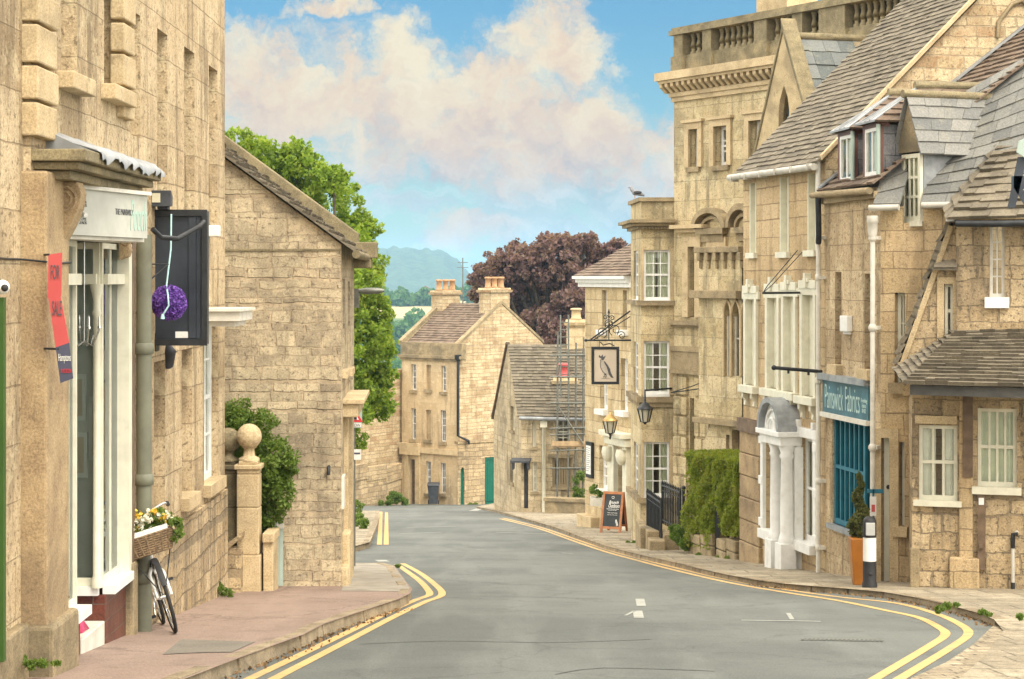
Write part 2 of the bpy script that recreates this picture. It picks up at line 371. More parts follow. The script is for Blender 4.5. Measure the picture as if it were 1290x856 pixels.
def foliage(name, tones, trans=.35, clump=1.0):
    m, t = new_mat(name); g = t.n('ShaderNodeNewGeometry'); tc = t.n('ShaderNodeTexCoord')
    n = len(tones)
    nz = t.noise(tc.outputs['Object'], clump, 3, .6)
    f = t.m('ADD', t.m('MULTIPLY', g.outputs['Random Per Island'], .6), t.m('MULTIPLY', t.m('SUBTRACT', nz.outputs['Fac'], .3), 1.0), clamp=True)
    col = t.ramp(f, [(i / (n - 1), x) for i, x in enumerate(tones)])
    t.lk(col, t.b.inputs['Base Color']); t.b.inputs['Roughness'].default_value = .55; t.b.inputs['Specular IOR Level'].default_value = .3
    tr = t.n('ShaderNodeBsdfTranslucent'); t.lk(t.mix(1.0, col, (1.25, 1.3, .6), 'MULTIPLY'), tr.inputs[0])
    mx = t.n('ShaderNodeMixShader'); mx.inputs[0].default_value = trans; t.lk(t.b.outputs[0], mx.inputs[1]); t.lk(tr.outputs[0], mx.inputs[2]); t.lk(mx.outputs[0], t.out.inputs[0])
    return m
def glass_mat(name, tint=(.55, .62, .58), refl=.12):
    m, t = new_mat(name); tc = t.n('ShaderNodeTexCoord')
    tp = t.n('ShaderNodeBsdfTransparent'); tp.inputs[0].default_value = (*tint, 1)
    gl = t.n('ShaderNodeBsdfGlossy'); gl.inputs['Roughness'].default_value = .04; gl.inputs[0].default_value = (.9, .95, 1, 1)
    nz = t.noise(tc.outputs['Object'], 1.6, 2); bp = t.n('ShaderNodeBump'); bp.inputs['Strength'].default_value = .25; bp.inputs['Distance'].default_value = .02; t.lk(nz.outputs['Fac'], bp.inputs['Height']); t.lk(bp.outputs[0], gl.inputs['Normal'])
    fr = t.n('ShaderNodeFresnel'); fr.inputs[0].default_value = 1.5
    mx = t.n('ShaderNodeMixShader'); t.lk(t.m('ADD', fr.outputs[0], refl, clamp=True), mx.inputs[0]); t.lk(tp.outputs[0], mx.inputs[1]); t.lk(gl.outputs[0], mx.inputs[2]); t.lk(mx.outputs[0], t.out.inputs[0])
    return m

HONEY = [(.34, .25, .145), (.43, .325, .20), (.50, .39, .245), (.47, .35, .22)]
PALE = [(.40, .33, .22), (.48, .40, .27), (.54, .46, .32), (.46, .37, .24)]
M = MATS
stone('rubble gable stone', [(.36, .31, .225), (.44, .38, .275), (.52, .445, .32), (.30, .255, .19), (.49, .41, .29)], (.50, .395, .265), .31, .145, .015, .045, .9, .35, .45, .3, .012, spot_th=.60)
stone('shop ashlar stone', [(.43, .34, .225), (.49, .395, .265), (.53, .435, .30)], (.39, .295, .185), 1.1, .42, .006, .012, .25, .35, .5, .5, .016, (.17, .125, .075), spot_th=.59)
stone('house ashlar stone', [(.42, .32, .19), (.47, .37, .23), (.52, .41, .265), (.44, .335, .205)], (.32, .235, .14), .55, .28, .008, .02, .35, .25, .35, .32, .014, (.20, .145, .085))
stone('cottage rubble stone', [(.37, .285, .175), (.46, .365, .235), (.52, .42, .28), (.33, .26, .17)], (.30, .24, .16), .34, .25, .014, .055, .7, .3, .5, .38, .02, (.11, .09, .065), spot_th=.59)
stone('brick rubble stone', [(.40, .31, .19), (.50, .41, .27), (.56, .47, .32), (.36, .25, .15)], (.48, .39, .26), .44, .17, .014, .04, .5, .3, .5, .3, .015, (.22, .15, .09))
stone('inn ashlar stone', [(.44, .355, .22), (.50, .41, .265), (.54, .455, .31)], (.34, .26, .155), .6, .33, .010, .012, .3, .2, .3, .3, .010, (.25, .18, .10))
stone('tower ashlar stone', [(.42, .345, .205), (.49, .41, .26), (.54, .455, .30)], (.38, .31, .19), .8, .40, .005, .012, .3, .5, .38, .5, .014, (.18, .155, .10), spot_th=.59)
stone('grey cottage stone', [(.35, .29, .19), (.43, .36, .245), (.47, .40, .28)], (.36, .30, .20), .5, .24, .008, .03, .5, .5, .4, .5, .012, (.15, .125, .085))
stone('render front stone', [(.46, .365, .235), (.50, .40, .26), (.53, .43, .285)], (.45, .355, .23), 1.2, .5, .003, .01, .3, .25, .25, .35, .006, (.22, .17, .11))
stone('boundary wall stone', [(.35, .27, .17), (.43, .34, .215), (.48, .385, .25), (.29, .23, .15)], (.33, .26, .165), .4, .2, .013, .05, .6, .4, .5, .3, .02, (.14, .11, .075))
smooth_stone('dressed stone', [(.38, .305, .20), (.45, .37, .25), (.51, .425, .295)], .35, (.17, .135, .085))
smooth_stone('weathered stone', [(.18, .15, .10), (.26, .215, .145), (.33, .275, .185)], .6, (.10, .09, .065))
smooth_stone('lichen stone', [(.13, .115, .078), (.20, .175, .12), (.27, .235, .15)], .6, (.09, .085, .055))
smooth_stone('pier stone', [(.23, .17, .115), (.31, .24, .155), (.37, .29, .19)], .5, (.13, .10, .07))
island('stone roof tile', [(.10, .086, .063), (.145, .125, .091), (.195, .168, .124), (.122, .105, .077), (.17, .145, .106)], (.24, .21, .145), .5)
island('brown roof tile', [(.11, .08, .06), (.16, .115, .085), (.20, .15, .11), (.13, .10, .075)], (.24, .21, .15), .3)
island('slate tile', [(.115, .118, .112), (.155, .157, .147), (.20, .198, .18), (.135, .136, .125)], (.25, .235, .185), .35, .75)
island('blue slate tile', [(.12, .135, .135), (.165, .18, .178), (.215, .225, .21)], (.30, .29, .21), .35, .75)
plain('lead sheet', (.27, .285, .295), .5, .15, .25, 4)
plain('white paint', (.74, .745, .72), .5, 0, .06, 8, dirt=(.45, .42, .36), dirt_amt=.3)
plain('cream paint', (.66, .645, .52), .5, 0, .07, 6, dirt=(.40, .36, .27), dirt_amt=.3)
plain('gutter paint', (.46, .445, .39), .6, 0, .12, 5, dirt=(.25, .22, .17), dirt_amt=.6)
plain('fascia paint', (.47, .48, .43), .6, 0, .1, 3, dirt=(.33, .32, .27), dirt_amt=.5)
plain('dull white paint', (.63, .61, .54), .6, 0, .1, 6, dirt=(.35, .31, .24), dirt_amt=.45)
plain('black iron', (.03, .032, .035), .5, .3, .3, 9)
plain('dark slate paint', (.035, .042, .055), .35, .1, .25, 3)
plain('dark cladding', (.045, .05, .06), .5, 0, .3, 5)
plain('olive paint', (.16, .165, .12), .55, 0, .15, 4, dirt=(.10, .09, .06))
plain('brown timber', (.14, .095, .06), .7, 0, .3, 7, bump=.004)
plain('red brown paint', (.13, .055, .04), .5, 0, .2, 5)
plain('teal paint', (.012, .135, .20), .45, 0, .15, 6)
plain('navy sign board', (.045, .13, .17), .45, 0, .3, 3)
plain('green door paint', (.005, .13, .085), .45, 0, .12, 5)
plain('green board', (.035, .09, .016), .4, 0, .1, 5)
plain('red board', (.50, .085, .085), .5, 0, .06, 4)
plain('navy board', (.07, .075, .12), .5, 0, .1, 4)
plain('terracotta glaze', (.36, .135, .022), .3, 0, .12, 5)
plain('terracotta pot', (.42, .25, .13), .75, 0, .2, 8)
plain('grey fascia', (.10, .098, .092), .7, 0, .25, 5)
plain('rubber black', (.022, .022, .024), .6, 0, .2, 8)
plain('tyre rubber', (.03, .029, .027), .8, 0, .2, 8)
plain('galvanised steel', (.17, .175, .155), .5, .6, .2, 9)
plain('chrome', (.6, .6, .58), .25, .9, .1, 9)
plain('wicker', (.17, .115, .065), .8, 0, .45, 45, bump=.004)
plain('curtain cloth', (.92, .91, .80), .9, 0, .08, 5)
plain('green curtain cloth', (.84, .88, .68), .9, 0, .08, 5)
plain('room wall', (.62, .62, .58), .9, 0, .1, 2)
plain('oak frame', (.38, .15, .055), .5, 0, .2, 8)
plain('chalkboard', (.035, .042, .045), .7, 0, .25, 3)
plain('white lettering', (.78, .78, .74), .6, 0, .02, 3)
plain('dark lettering', (.09, .09, .10), .6, 0, .02, 3)
plain('sage lettering', (.36, .52, .45), .6, 0, .05, 3)
plain('red lettering', (.60, .04, .05), .6, 0, .02, 3)
plain('pale teal lettering', (.50, .66, .62), .6, 0, .05, 3)
plain('parchment', (.62, .53, .42), .7, 0, .05, 3)
plain('purple petals', (.15, .065, .36), .7, 0, .5, 40)
plain('pale blue rope', (.40, .62, .66), .8, 0, .1, 30)
plain('pink plastic', (.62, .06, .17), .4, 0, .05, 4)
plain('wood plank', (.36, .26, .15), .8, 0, .2, 8)
plain('brass', (.42, .27, .10), .4, .7, .2, 8)
plain('sage plastic', (.36, .45, .40), .5, 0, .05, 4)
plain('bark', (.09, .07, .05), .9, 0, .3, 9, bump=.01)
plain('bird grey', (.26, .27, .29), .8, 0, .3, 14)
plain('lantern glass', (.55, .52, .40), .2, 0, .1, 4)
plain('field grass', (.40, .34, .17), .95, 0, .15, .02)
stone('red tile', [(.10, .035, .028), (.13, .045, .034), (.085, .03, .026)], (.16, .13, .11), .16, .15, .006, .0, .02, .15, .2, .2, .004, (.05, .03, .025)); M['red tile'].node_tree.nodes['Principled BSDF'].inputs['Roughness'].default_value = .35
plain('wet concrete', (.26, .235, .19), .85, 0, .2, 3)
glass_mat('window glass', (.94, .96, .93), .03); glass_mat('shop glass', (.78, .84, .80), .06)
foliage('green tree leaves', [(.085, .145, .017), (.15, .24, .028), (.23, .33, .04), (.29, .37, .055), (.33, .32, .075)], .5, .8)
foliage('copper beech leaves', [(.10, .055, .064), (.16, .09, .098), (.225, .135, .135), (.28, .185, .17), (.17, .165, .10)], .48, .5)
foliage('bush leaves', [(.06, .11, .02), (.11, .18, .03), (.17, .25, .05), (.23, .30, .08)], .45, 2)
foliage('hedge leaves', [(.12, .17, .025), (.20, .25, .036), (.27, .31, .05), (.29, .25, .065)], .5, 2.5)
foliage('topiary leaves', [(.06, .075, .02), (.11, .12, .033), (.16, .15, .05)], .3, 5)
foliage('far tree leaves', [(.04, .10, .022), (.07, .16, .032), (.10, .20, .045), (.14, .22, .05)], .4, .02)
foliage('weed leaves', [(.08, .13, .025), (.14, .22, .04), (.21, .27, .06)], .4, 8)
foliage('white petals', [(.72, .70, .62), (.8, .78, .7)], .2, 8)
foliage('yellow petals', [(.70, .40, .04), (.75, .55, .08), (.70, .33, .10)], .2, 8)
# ------------------------------------------------------------------ shared builders
def leaf_cloud(name, C, size, mat, parent=None, aspect=.6, seed=1, **kw):
    """many small leaf faces, every one its own little diamond; C = Nx3 centres"""
    rg = np.random.default_rng(seed); C = np.asarray(C, float); n = len(C)
    a = rg.normal(size=(n, 3)); a /= np.linalg.norm(a, axis=1)[:, None]
    b = rg.normal(size=(n, 3)); b -= a * (a * b).sum(1)[:, None]; b /= np.linalg.norm(b, axis=1)[:, None]
    s = size * rg.uniform(.6, 1.3, n)[:, None]
    c = np.cross(a, b) * s * .18
    V = np.stack([C - a * s, C - b * s * aspect + c, C + a * s, C + b * s * aspect + c], 1).reshape(-1, 3)
    off = np.array(wloc(parent)) if parent is not None else np.array([C[:, 0].mean(), C[:, 1].mean(), C[:, 2].min()])
    if kw.get('kind') == 'structure': off = np.zeros(3)
    me = bpy.data.meshes.new(name); me.vertices.add(4 * n); me.vertices.foreach_set('co', (V - off).ravel())
    me.loops.add(4 * n); me.loops.foreach_set('vertex_index', np.arange(4 * n, dtype=np.int32))
    me.polygons.add(n); me.polygons.foreach_set('loop_start', np.arange(0, 4 * n, 4, dtype=np.int32)); me.update(calc_edges=True)
    me.materials.append(mat); o = bpy.data.objects.new(name, me); COL.objects.link(o)
    if parent is not None: o.parent = parent
    else: o.location = off
    return tag(o, kw.get('label'), kw.get('cat'), kw.get('group'), kw.get('kind'))
def clumps(blobs, n, sub=26, subr=.36, seed=1, shell=.55, flat=1.0):
    """leaf centres: each blob (centre, radius xyz) carries smaller clumps on its surface, with gaps between"""
    rg = np.random.default_rng(seed); out = []; vol = np.array([b[1][0] * b[1][2] for b in blobs]); w = vol / vol.sum()
    for (c, r), wi in zip(blobs, w):
        k = max(30, int(n * wi)); d = rg.normal(size=(sub, 3)); d /= np.linalg.norm(d, axis=1)[:, None]
        sc = np.array(c) + d * np.array(r) * rg.uniform(shell, .92, sub)[:, None]; sr = np.mean(r) * subr * rg.uniform(.6, 1.25, sub)
        i = rg.integers(0, sub, k); e = rg.normal(size=(k, 3)); e /= np.linalg.norm(e, axis=1)[:, None]
        out.append(sc[i] + e * (sr[i] * rg.uniform(.25, 1.0, k) ** .6)[:, None] * np.array([1, 1, flat]))
    return np.concatenate(out)
def tile_roof(name, A, B, C, D, rowh, tw, mat, parent, th=.025, jit=.25, seed=3, over=.0, mb=None):
    """overlapping tiles, each a slab with its own tilt; A,B eave left/right, C,D top right/left"""
    rg = random.Random(seed); A, B, C, D = map(Vector, (A, B, C, D)); own = mb is None; mb = mb or MB()
    nrm = (B - A).cross(D - A).normalized()
    if nrm.z < 0: nrm = -nrm
    H = ((D - A).length + (C - B).length) / 2; rows = max(2, int(H / rowh))
    f = lambda s, t: (A * (1 - s) + B * s) * (1 - t) + (D * (1 - s) + C * s) * t
    mb.quad(f(0, 0), f(1, 0), f(1, 1), f(0, 1))
    for r in range(rows):
        t0 = r / rows; t1 = min(1.0, (r + 1.12) / rows); L = (f(1, t0) - f(0, t0)).length
        ws = []; tot = 0; twr = tw * (1.25 - .5 * r / rows)
        while tot < L: w = twr * rg.uniform(1 - jit, 1 + jit); ws.append(w); tot += w
        x = 0
        for w in ws:
            s0, s1 = x / tot, (x + w * .985) / tot; x += w
            e = rg.uniform(-1, 1) * jit * .22 / rows; hh = th * rg.uniform(.8, 1.5); l = rg.uniform(.0, .008)
            a, b, c, d = f(s0, t0 + e), f(s1, t0 + e + rg.uniform(-.05, .05) / rows), f(s1, t1), f(s0, t1)
            lo = nrm * (.006 + l); mb.hexa([a + lo * .2, b + lo * .2, c, d, a + nrm * hh + lo, b + nrm * hh + lo, c + nrm * .008, d + nrm * .008])
    return mb.build(name, mat, parent, uv=False) if own else mb
def window(fac, rc, parent, cols=3, rows=4, mat='white paint', dep=.11, fr=.05, bar=.018, curtain=None, sill='dressed stone', sash=True, glass='window glass', sillp=.07, sillh=.09, o=0.0, label=None, arch=None, name='window', sill_over=.06):
    s0, s1, z0, z1 = rc; m = MB(); q = lambda a, b, c, d, p, r: m.fb(fac, a, b, c, d, p + o, r + o)
    i0, i1 = -dep - .05, -dep
    q(s0 + .002, s0 + fr, z0 + .002, z1 - .002, i0, i1); q(s1 - fr, s1 - .002, z0 + .002, z1 - .002, i0, i1)
    q(s0 + fr, s1 - fr, z1 - fr, z1 - .002, i0, i1); q(s0 + fr, s1 - fr, z0 + .002, z0 + fr * 1.3, i0, i1)
    a0, a1, b0, b1 = s0 + fr, s1 - fr, z0 + fr * 1.3, z1 - fr
    if sash:
        mid = (b0 + b1) / 2; q(a0, a1, mid - .022, mid + .022, i0 + .006, i1 - .006)
    for k in range(1, cols): x = a0 + (a1 - a0) * k / cols; q(x - bar / 2, x + bar / 2, b0, b1, i0 + .012, i1 - .012)
    for k in range(1, rows):
        y = b0 + (b1 - b0) * k / rows
        if sash and abs(k * 2 - rows) < .1: continue
        q(a0, a1, y - bar / 2, y + bar / 2, i0 + .0135, i1 - .0135)
    w = m.build(name, M[mat], parent, label=label)
    g = MB(); gq = lambda s, z: fac.p(s, z, o + i0 + .024); g.quad(gq(s0 + .01, z0 + .01), gq(s1 - .01, z0 + .01), gq(s1 - .01, z1 - .01), gq(s0 + .01, z1 - .01)); g.build('pane', M[glass], w)
    if sill:
        k = MB(); k.fb(fac, s0 - sill_over, s1 + sill_over, z0 - sillh, z0 + .004, o + .003 - dep, o + sillp); k.build('sill', M[sill], w, uv=True)
    if curtain:
        k = MB(); n = max(16, int((s1 - s0) * 44)); vs = []
        gap = curtain[1] if isinstance(curtain, tuple) else 0.0; cm = curtain[0] if isinstance(curtain, tuple) else curtain
        for lo, hi in ([(s0, s1)] if not gap else [(s0, s0 + (s1 - s0) * (.5 - gap / 2)), (s1 - (s1 - s0) * (.5 - gap / 2), s1)]):
            for i in range(n + 1):
                s = lo + (hi - lo) * i / n; d = o - dep - .085 + .02 * math.sin(i * 1.15 + 2 * math.sin(i * .37))
                vs += [fac.p(s, z0, d), fac.p(s, z1, d)]
            k.add(vs, [(2 * i, 2 * i + 2, 2 * i + 3, 2 * i + 1) for i in range(n)], True); vs = []
        k.build('curtain', M[cm], w)
    return w
def surround(mb, fac, rc, w=.12, pr=.03, bottom=False, o=0.0):
    s0, s1, z0, z1 = rc
    mb.fb(fac, s0 - w, s0, z0, z1, o - .05, o + pr); mb.fb(fac, s1, s1 + w, z0, z1, o - .05, o + pr); mb.fb(fac, s0 - w, s1 + w, z1, z1 + w, o - .05, o + pr + .003)
def text_part(txt, fac, rc, mat, parent, o=.004, name='lettering', shear=0.0, thick=.003, bold=0.0):
    """lettering as real raised letters stretched to the height and width it has on the sign"""
    cu = bpy.data.curves.new('lettering', 'FONT'); cu.body = txt; cu.align_x = 'CENTER'; cu.size = 1; cu.extrude = .01; cu.shear = shear; cu.offset = bold; cu.space_line = .85
    ob = bpy.data.objects.new('lettering', cu); COL.objects.link(ob); bpy.context.view_layer.update()
    me = bpy.data.meshes.new_from_object(ob.evaluated_get(bpy.context.evaluated_depsgraph_get())); bpy.data.objects.remove(ob); bpy.data.curves.remove(cu)
    co = [v.co.copy() for v in me.vertices]; x0, x1 = min(c.x for c in co), max(c.x for c in co); y0, y1 = min(c.y for c in co), max(c.y for c in co)
    s0, s1, z0, z1 = rc; off = wloc(parent)
    for v, c in zip(me.vertices, co):
        v.co = fac.p(s0 + (c.x - x0) / (x1 - x0) * (s1 - s0), z0 + (c.y - y0) / (y1 - y0) * (z1 - z0), o + (thick if c.z > 0 else 0)) - off
    me.name = name; me.materials.append(M[mat]); r = bpy.data.objects.new(name, me); COL.objects.link(r); r.parent = parent
    return r
def chimney_pot(mb, c, h=.5, r=.13, n=10): mb.lathe(c, [(r * .95, 0), (r * 1.15, .04), (r * .9, .08), (r * .85, h * .8), (r * 1.15, h * .84), (r * 1.1, h * .95), (r * .8, h)], n)
# ------------------------------------------------------------------ ground, road, pavements
def asphalt(name, c1, c2, scale=1.2, grain=90, bump=.004, crack=.25, worn=None):
    m, t = new_mat(name); tc = t.n('ShaderNodeTexCoord'); ob = tc.outputs['Object']
    a = t.noise(ob, scale * .35, 6, .6); col = t.mix(t.ss(a.outputs['Fac'], .35, .65), c1, c2)
    mp = t.n('ShaderNodeMapping'); mp.inputs['Scale'].default_value = (.9, .05, 1); mp.inputs['Rotation'].default_value = (0, 0, R(-4)); t.lk(ob, mp.inputs[0])
    s = t.noise(mp.outputs[0], 1.6, 5, .6); col = t.mix(t.m('MULTIPLY', t.ss(s.outputs['Fac'], .45, .7), .45), col, tuple(x * 1.28 for x in c2))
    b = t.noise(ob, scale * 2.3, 7, .66, dist=.5); col = t.mix(t.m('MULTIPLY', t.ss(b.outputs['Fac'], .52, .68), crack), col, tuple(x * .6 for x in c1))
    f = t.noise(ob, grain, 4, .85); col = t.mix(.95, col, t.ramp(f.outputs['Fac'], [(.3, (.25, .25, .25)), (.7, (.76, .76, .76))]), 'OVERLAY')
    v = t.n('ShaderNodeTexVoronoi', feature='DISTANCE_TO_EDGE'); t.lk(ob, v.inputs['Vector']); v.inputs['Scale'].default_value = .35
    wv = t.noise(ob, 1.1, 5, .7)
    ad = t.n('ShaderNodeVectorMath', operation='ADD'); t.lk(ob, ad.inputs[0]); t.lk(wv.outputs['Color'], ad.inputs[1]); t.lk(ad.outputs[0], v.inputs['Vector'])
    col = t.mix(t.m('MULTIPLY', t.ss(v.outputs['Distance'], .012, .003), crack * 1.3), col, tuple(x * .45 for x in c1))
    t.lk(col, t.b.inputs['Base Color']); t.b.inputs['Roughness'].default_value = .82; t.b.inputs['Specular IOR Level'].default_value = .35
    bp = t.n('ShaderNodeBump'); bp.inputs['Strength'].default_value = .6; bp.inputs['Distance'].default_value = bump; t.lk(f.outputs['Fac'], bp.inputs['Height']); t.lk(bp.outputs[0], t.b.inputs['Normal'])
    return m
asphalt('road asphalt', (.084, .093, .086), (.128, .138, .127), .8, 62)
asphalt('pink pavement asphalt', (.21, .152, .122), (.27, .20, .163), 1.1, 60, crack=.35)
asphalt('patch asphalt', (.15, .135, .11), (.19, .17, .14), 2, 80)
stone('flag paving', [(.22, .195, .15), (.275, .245, .19), (.315, .285, .225)], (.14, .125, .095), .7, .55, .012, .02, .35, .35, .35, .3, .008, (.15, .13, .09))
stone('setts paving', [(.24, .21, .16), (.31, .27, .20), (.37, .33, .25)], (.15, .13, .10), .24, .13, .012, .02, .3, .3, .3, .3, .01, (.12, .10, .07))
smooth_stone('kerb stone', [(.16, .135, .10), (.23, .195, .145), (.29, .25, .19)], .45, (.10, .085, .06))
plain('yellow road paint', (.52, .34, .13), .7, 0, .12, 5, dirt=(.26, .22, .15), dirt_amt=.65)
plain('worn white road paint', (.30, .31, .28), .7, 0, .15, 9, dirt=(.24, .24, .21), dirt_amt=.75)
def sheet(pts, h): return [Vector((x, y, gz(y, h))) for x, y in pts]
mb = MB(); mb.poly(sheet([(-60, -30), (60, -30), (60, 112), (-60, 112)], 0)); mb.build('road', M['road asphalt'], kind='structure')
# terrain: falls away behind the lowest houses into the valley, a wooded rise, a stubble field and the far hill
def terrain_h(x, y):
    base = np.interp(y, [-60, 0, 112, 140, 300, 480, 640, 800, 930, 1050, 1500, 2100, 2600, 3000, 3400, 6000], [6, 0, -11.2, -15, -45, -48, -36, -24, -12.0, -9.5, -35, -42, -6, 48, 42, 10])
    if y > 1500:
        xr = x / y * FPX + CX
        lat = np.interp(xr, [100, 420, 470, 520, 540, 555, 570, 580, 590, 600, 615, 640, 720, 1300], [.9, .97, 1.0, 1.0, .985, .945, .86, .75, .58, .42, .30, .2, .12, .2])
        top = base + 42; base = -42 + top * lat
        base += (2.6 * math.sin(xr * .11) * math.sin(y * .004) + 1.6 * math.sin(xr * .31 + y * .01) + 1.0 * math.sin(xr * 1.1 + y * .02)) * min(1, (y - 1500) / 1000)
    return base - (.25 if y < 112 else 0)
ys = [-60, -20, 20, 60, 100, 113, 125, 140, 180, 240, 300, 400, 480, 560, 640, 720, 800, 860, 900, 930, 960, 1000, 1050, 1200, 1500, 1800, 2100, 2300, 2450] + list(range(2500, 3440, 30)) + [3800, 4600, 6000]
us = np.concatenate([np.linspace(-.75, -.16, 30), np.linspace(-.155, .09, 150), np.linspace(.1, .75, 40)]); vs = []; fs = []
for j, y in enumerate(ys):
    for u in us:
        x = u * max(abs(y), 160); vs.append((x, y, terrain_h(x, max(y, -60)) if y > -50 else 4))
nu = len(us)
for j in range(len(ys) - 1):
    for i in range(nu - 1): a = j * nu + i; fs.append((a, a + 1, a + nu + 1, a + nu))
m_, t_ = new_mat('valley land'); tc = t_.n('ShaderNodeTexCoord'); sp_ = t_.n('ShaderNodeSeparateXYZ'); t_.lk(tc.outputs['Object'], sp_.inputs[0])
n1 = t_.noise(tc.outputs['Object'], .012, 6, .65); n2 = t_.noise(tc.outputs['Object'], .05, 5, .7)
wood = t_.mix(t_.ss(n2.outputs['Fac'], .35, .65), (.018, .04, .016), (.06, .10, .03))
mead = t_.mix(t_.ss(n1.outputs['Fac'], .4, .6), (.10, .15, .045), (.16, .19, .06))
cf = t_.mix(t_.ss(sp_.outputs[1], 1500, 1700), mead, wood)
fld = t_.m('MULTIPLY', t_.ss(sp_.outputs[1], 875, 882), t_.ss(sp_.outputs[1], 1010, 1000))
cf = t_.mix(fld, cf, (.42, .36, .19)); t_.lk(cf, t_.b.inputs['Base Color']); t_.b.inputs['Roughness'].default_value = .95
bp = t_.n('ShaderNodeBump'); bp.inputs['Distance'].default_value = 6; t_.lk(n2.outputs['Fac'], bp.inputs['Height']); t_.lk(bp.outputs[0], t_.b.inputs['Normal'])
mb = MB(); mb.add(vs, fs, True); mb.build('ground', m_, kind='structure', normals=False)

KL = [(-2.75, 7.0), (-2.62, 10.5)] + [G(u, v, .12) for u, v in [(230, 856), (304, 827.7), (347, 812), (382, 799.5), (408, 786), (460, 768.5), (503, 754.5), (516, 748), (519.5, 742), (512, 733), (497, 713), (484, 709.5), (445, 709.3)]]
KL2 = [G(u, v, .12) for u, v in [(430, 688.5), (450, 687.5), (466, 683), (475, 661), (478, 650), (478, 643.5)]]
KR = [G(u, v - 3, .08) for u, v in [(1252, 783), (1232, 775), (1191, 764), (1150, 755), (1112, 748.5), (1066, 744.5), (1020, 741), (986, 738), (952, 733.5), (916, 727), (882, 719.5), (850, 711.5), (806, 702), (760, 690), (720, 675), (700, 667.5), (670, 659), (640, 650.5), (618, 645), (600, 641.5)]]
def pavement(name, poly, mat, h=.118):
    mb = MB(); mb.poly(sheet(poly, h)); return mb.build(name, M[mat], kind='structure', uv=True)
def kerb_run(mb, line, side, w=.15, seed=1, top=.122):
    """dressed kerb stones end to end along a line; side = +1 when the pavement lies left of the walking direction"""
    rg = random.Random(seed)
    for (x0, y0), (x1, y1) in zip(line, line[1:]):
        a, b = Vector((x0, y0)), Vector((x1, y1)); L = (b - a).length; n = max(1, round(L / .85)); d = (b - a) / L; nn = Vector((-d.y, d.x)) * side
        for k in range(n):
            p, q = a + (b - a) * (k / n) + d * .010, a + (b - a) * ((k + 1) / n) - d * .010; j = rg.uniform(-.012, .012); h = top + rg.uniform(-.008, .01); e = .025
            c = [p + nn * j, q + nn * j, q + nn * w, p + nn * w]
            mb.hexa([Vector((t.x, t.y, gz(t.y, -.05))) for t in c] + [Vector((t.x + nn.x * (e if i < 2 else 0), t.y + nn.y * (e if i < 2 else 0), gz(t.y, h))) for i, t in enumerate(c)])
mbk = MB(); kerb_run(mbk, KL, 1, seed=1); kerb_run(mbk, KL2, 1, seed=2); kerb_run(mbk, KR, -1, seed=3, top=.082)
mbk.build('kerb', M['kerb stone'], kind='structure', uv=True, bevel=.012)
pavement('pavement_left', KL + [(-12, KL[-1][1]), (-12, 7)], 'pink pavement asphalt')
pavement('pavement_corner', [G(445, 709.5, .12), G(484, 709.8, .12), G(496, 713.4, .12), G(511, 733.6, .12), G(516, 741, .12), G(512, 745.5, .12), G(430, 744.5, .12)], 'wet concrete', .1215)
pavement('pavement_left_far', KL2 + [(-8, KL2[-1][1]), (-12, KL2[0][1])], 'flag paving')
pavement('pavement_right', KR + [(-.9, 92), (14, 92), (14, 19.05)], 'flag paving', .078)
pavement('pavement_forecourt', [G(1252, 790), G(1226, 815), G(1191, 838), G(1147, 858), (2.75, 12.6), (2.6, 8), (14, 8), (14, 19.06), (5.0, 19.06)], 'setts paving', .02)
mb = MB(); mb.poly(sheet([G(1268, 790, .02), (12, 18.7), (12, 8), (3.4, 8), (3.45, 12.8), G(1206, 858, .02), G(1240, 828, .02)], .026)); mb.build('pavement_forecourt_flags', M['flag paving'], kind='structure', uv=True)
mb = MB(); mb.poly(sheet([G(205, 825, .12), G(228, 806, .12), G(322, 809, .12), G(292, 822, .12), G(240, 823, .12)], .123)); mb.build('pavement_patch', M['patch asphalt'], kind='structure')
# gutter grime and grit along the kerb foot, sheets a few millimetres up
def strip(mb, pts, w, h, dash=None):
    P2 = [Vector(p) for p in pts]
    for i in range(len(P2) - 1):
        a, b = P2[i], P2[i + 1]
        t0 = (P2[i + 1] - P2[max(0, i - 1)]).normalized(); t1 = (P2[min(len(P2) - 1, i + 2)] - P2[i]).normalized()
        n0, n1 = Vector((-t0.y, t0.x)) * w / 2, Vector((-t1.y, t1.x)) * w / 2
        c = [a - n0, b - n1, b + n1, a + n0]; mb.poly([Vector((q.x, q.y, gz(q.y, h))) for q in c])
def smooth_line(pts, n=4):
    P2 = [Vector(p) for p in pts]; out = []
    for i in range(len(P2) - 1):
        p0, p1, p2, p3 = P2[max(0, i - 1)], P2[i], P2[i + 1], P2[min(len(P2) - 1, i + 2)]
        for k in range(n):
            t = k / n; out.append(.5 * (2 * p1 + (p2 - p0) * t + (2 * p0 - 5 * p1 + 4 * p2 - p3) * t * t + (3 * p1 - p0 - 3 * p2 + p3) * t ** 3))
    return [tuple(p) for p in out] + [tuple(P2[-1])]
def off_line(pts, d):
    P2 = [Vector(p) for p in pts]; out = []
    for i, p in enumerate(P2):
        t = (P2[min(len(P2) - 1, i + 1)] - P2[max(0, i - 1)]).normalized(); out.append(tuple(p + Vector((-t.y, t.x)) * d))
    return out
my = MB(); px = lambda L: smooth_line([G(u, v) for u, v in L])
left_out = [(507, 710.3), (530, 723), (551.5, 740), (557, 748.5), (551, 753.5), (535, 759), (497, 777), (430, 812), (345, 856), (262, 900)]
left_in = [(500, 711.7), (526, 730), (539, 743.5), (541, 749.5), (535, 752.5), (522, 757), (496.5, 768.5), (430, 801), (314, 856), (215, 902)]
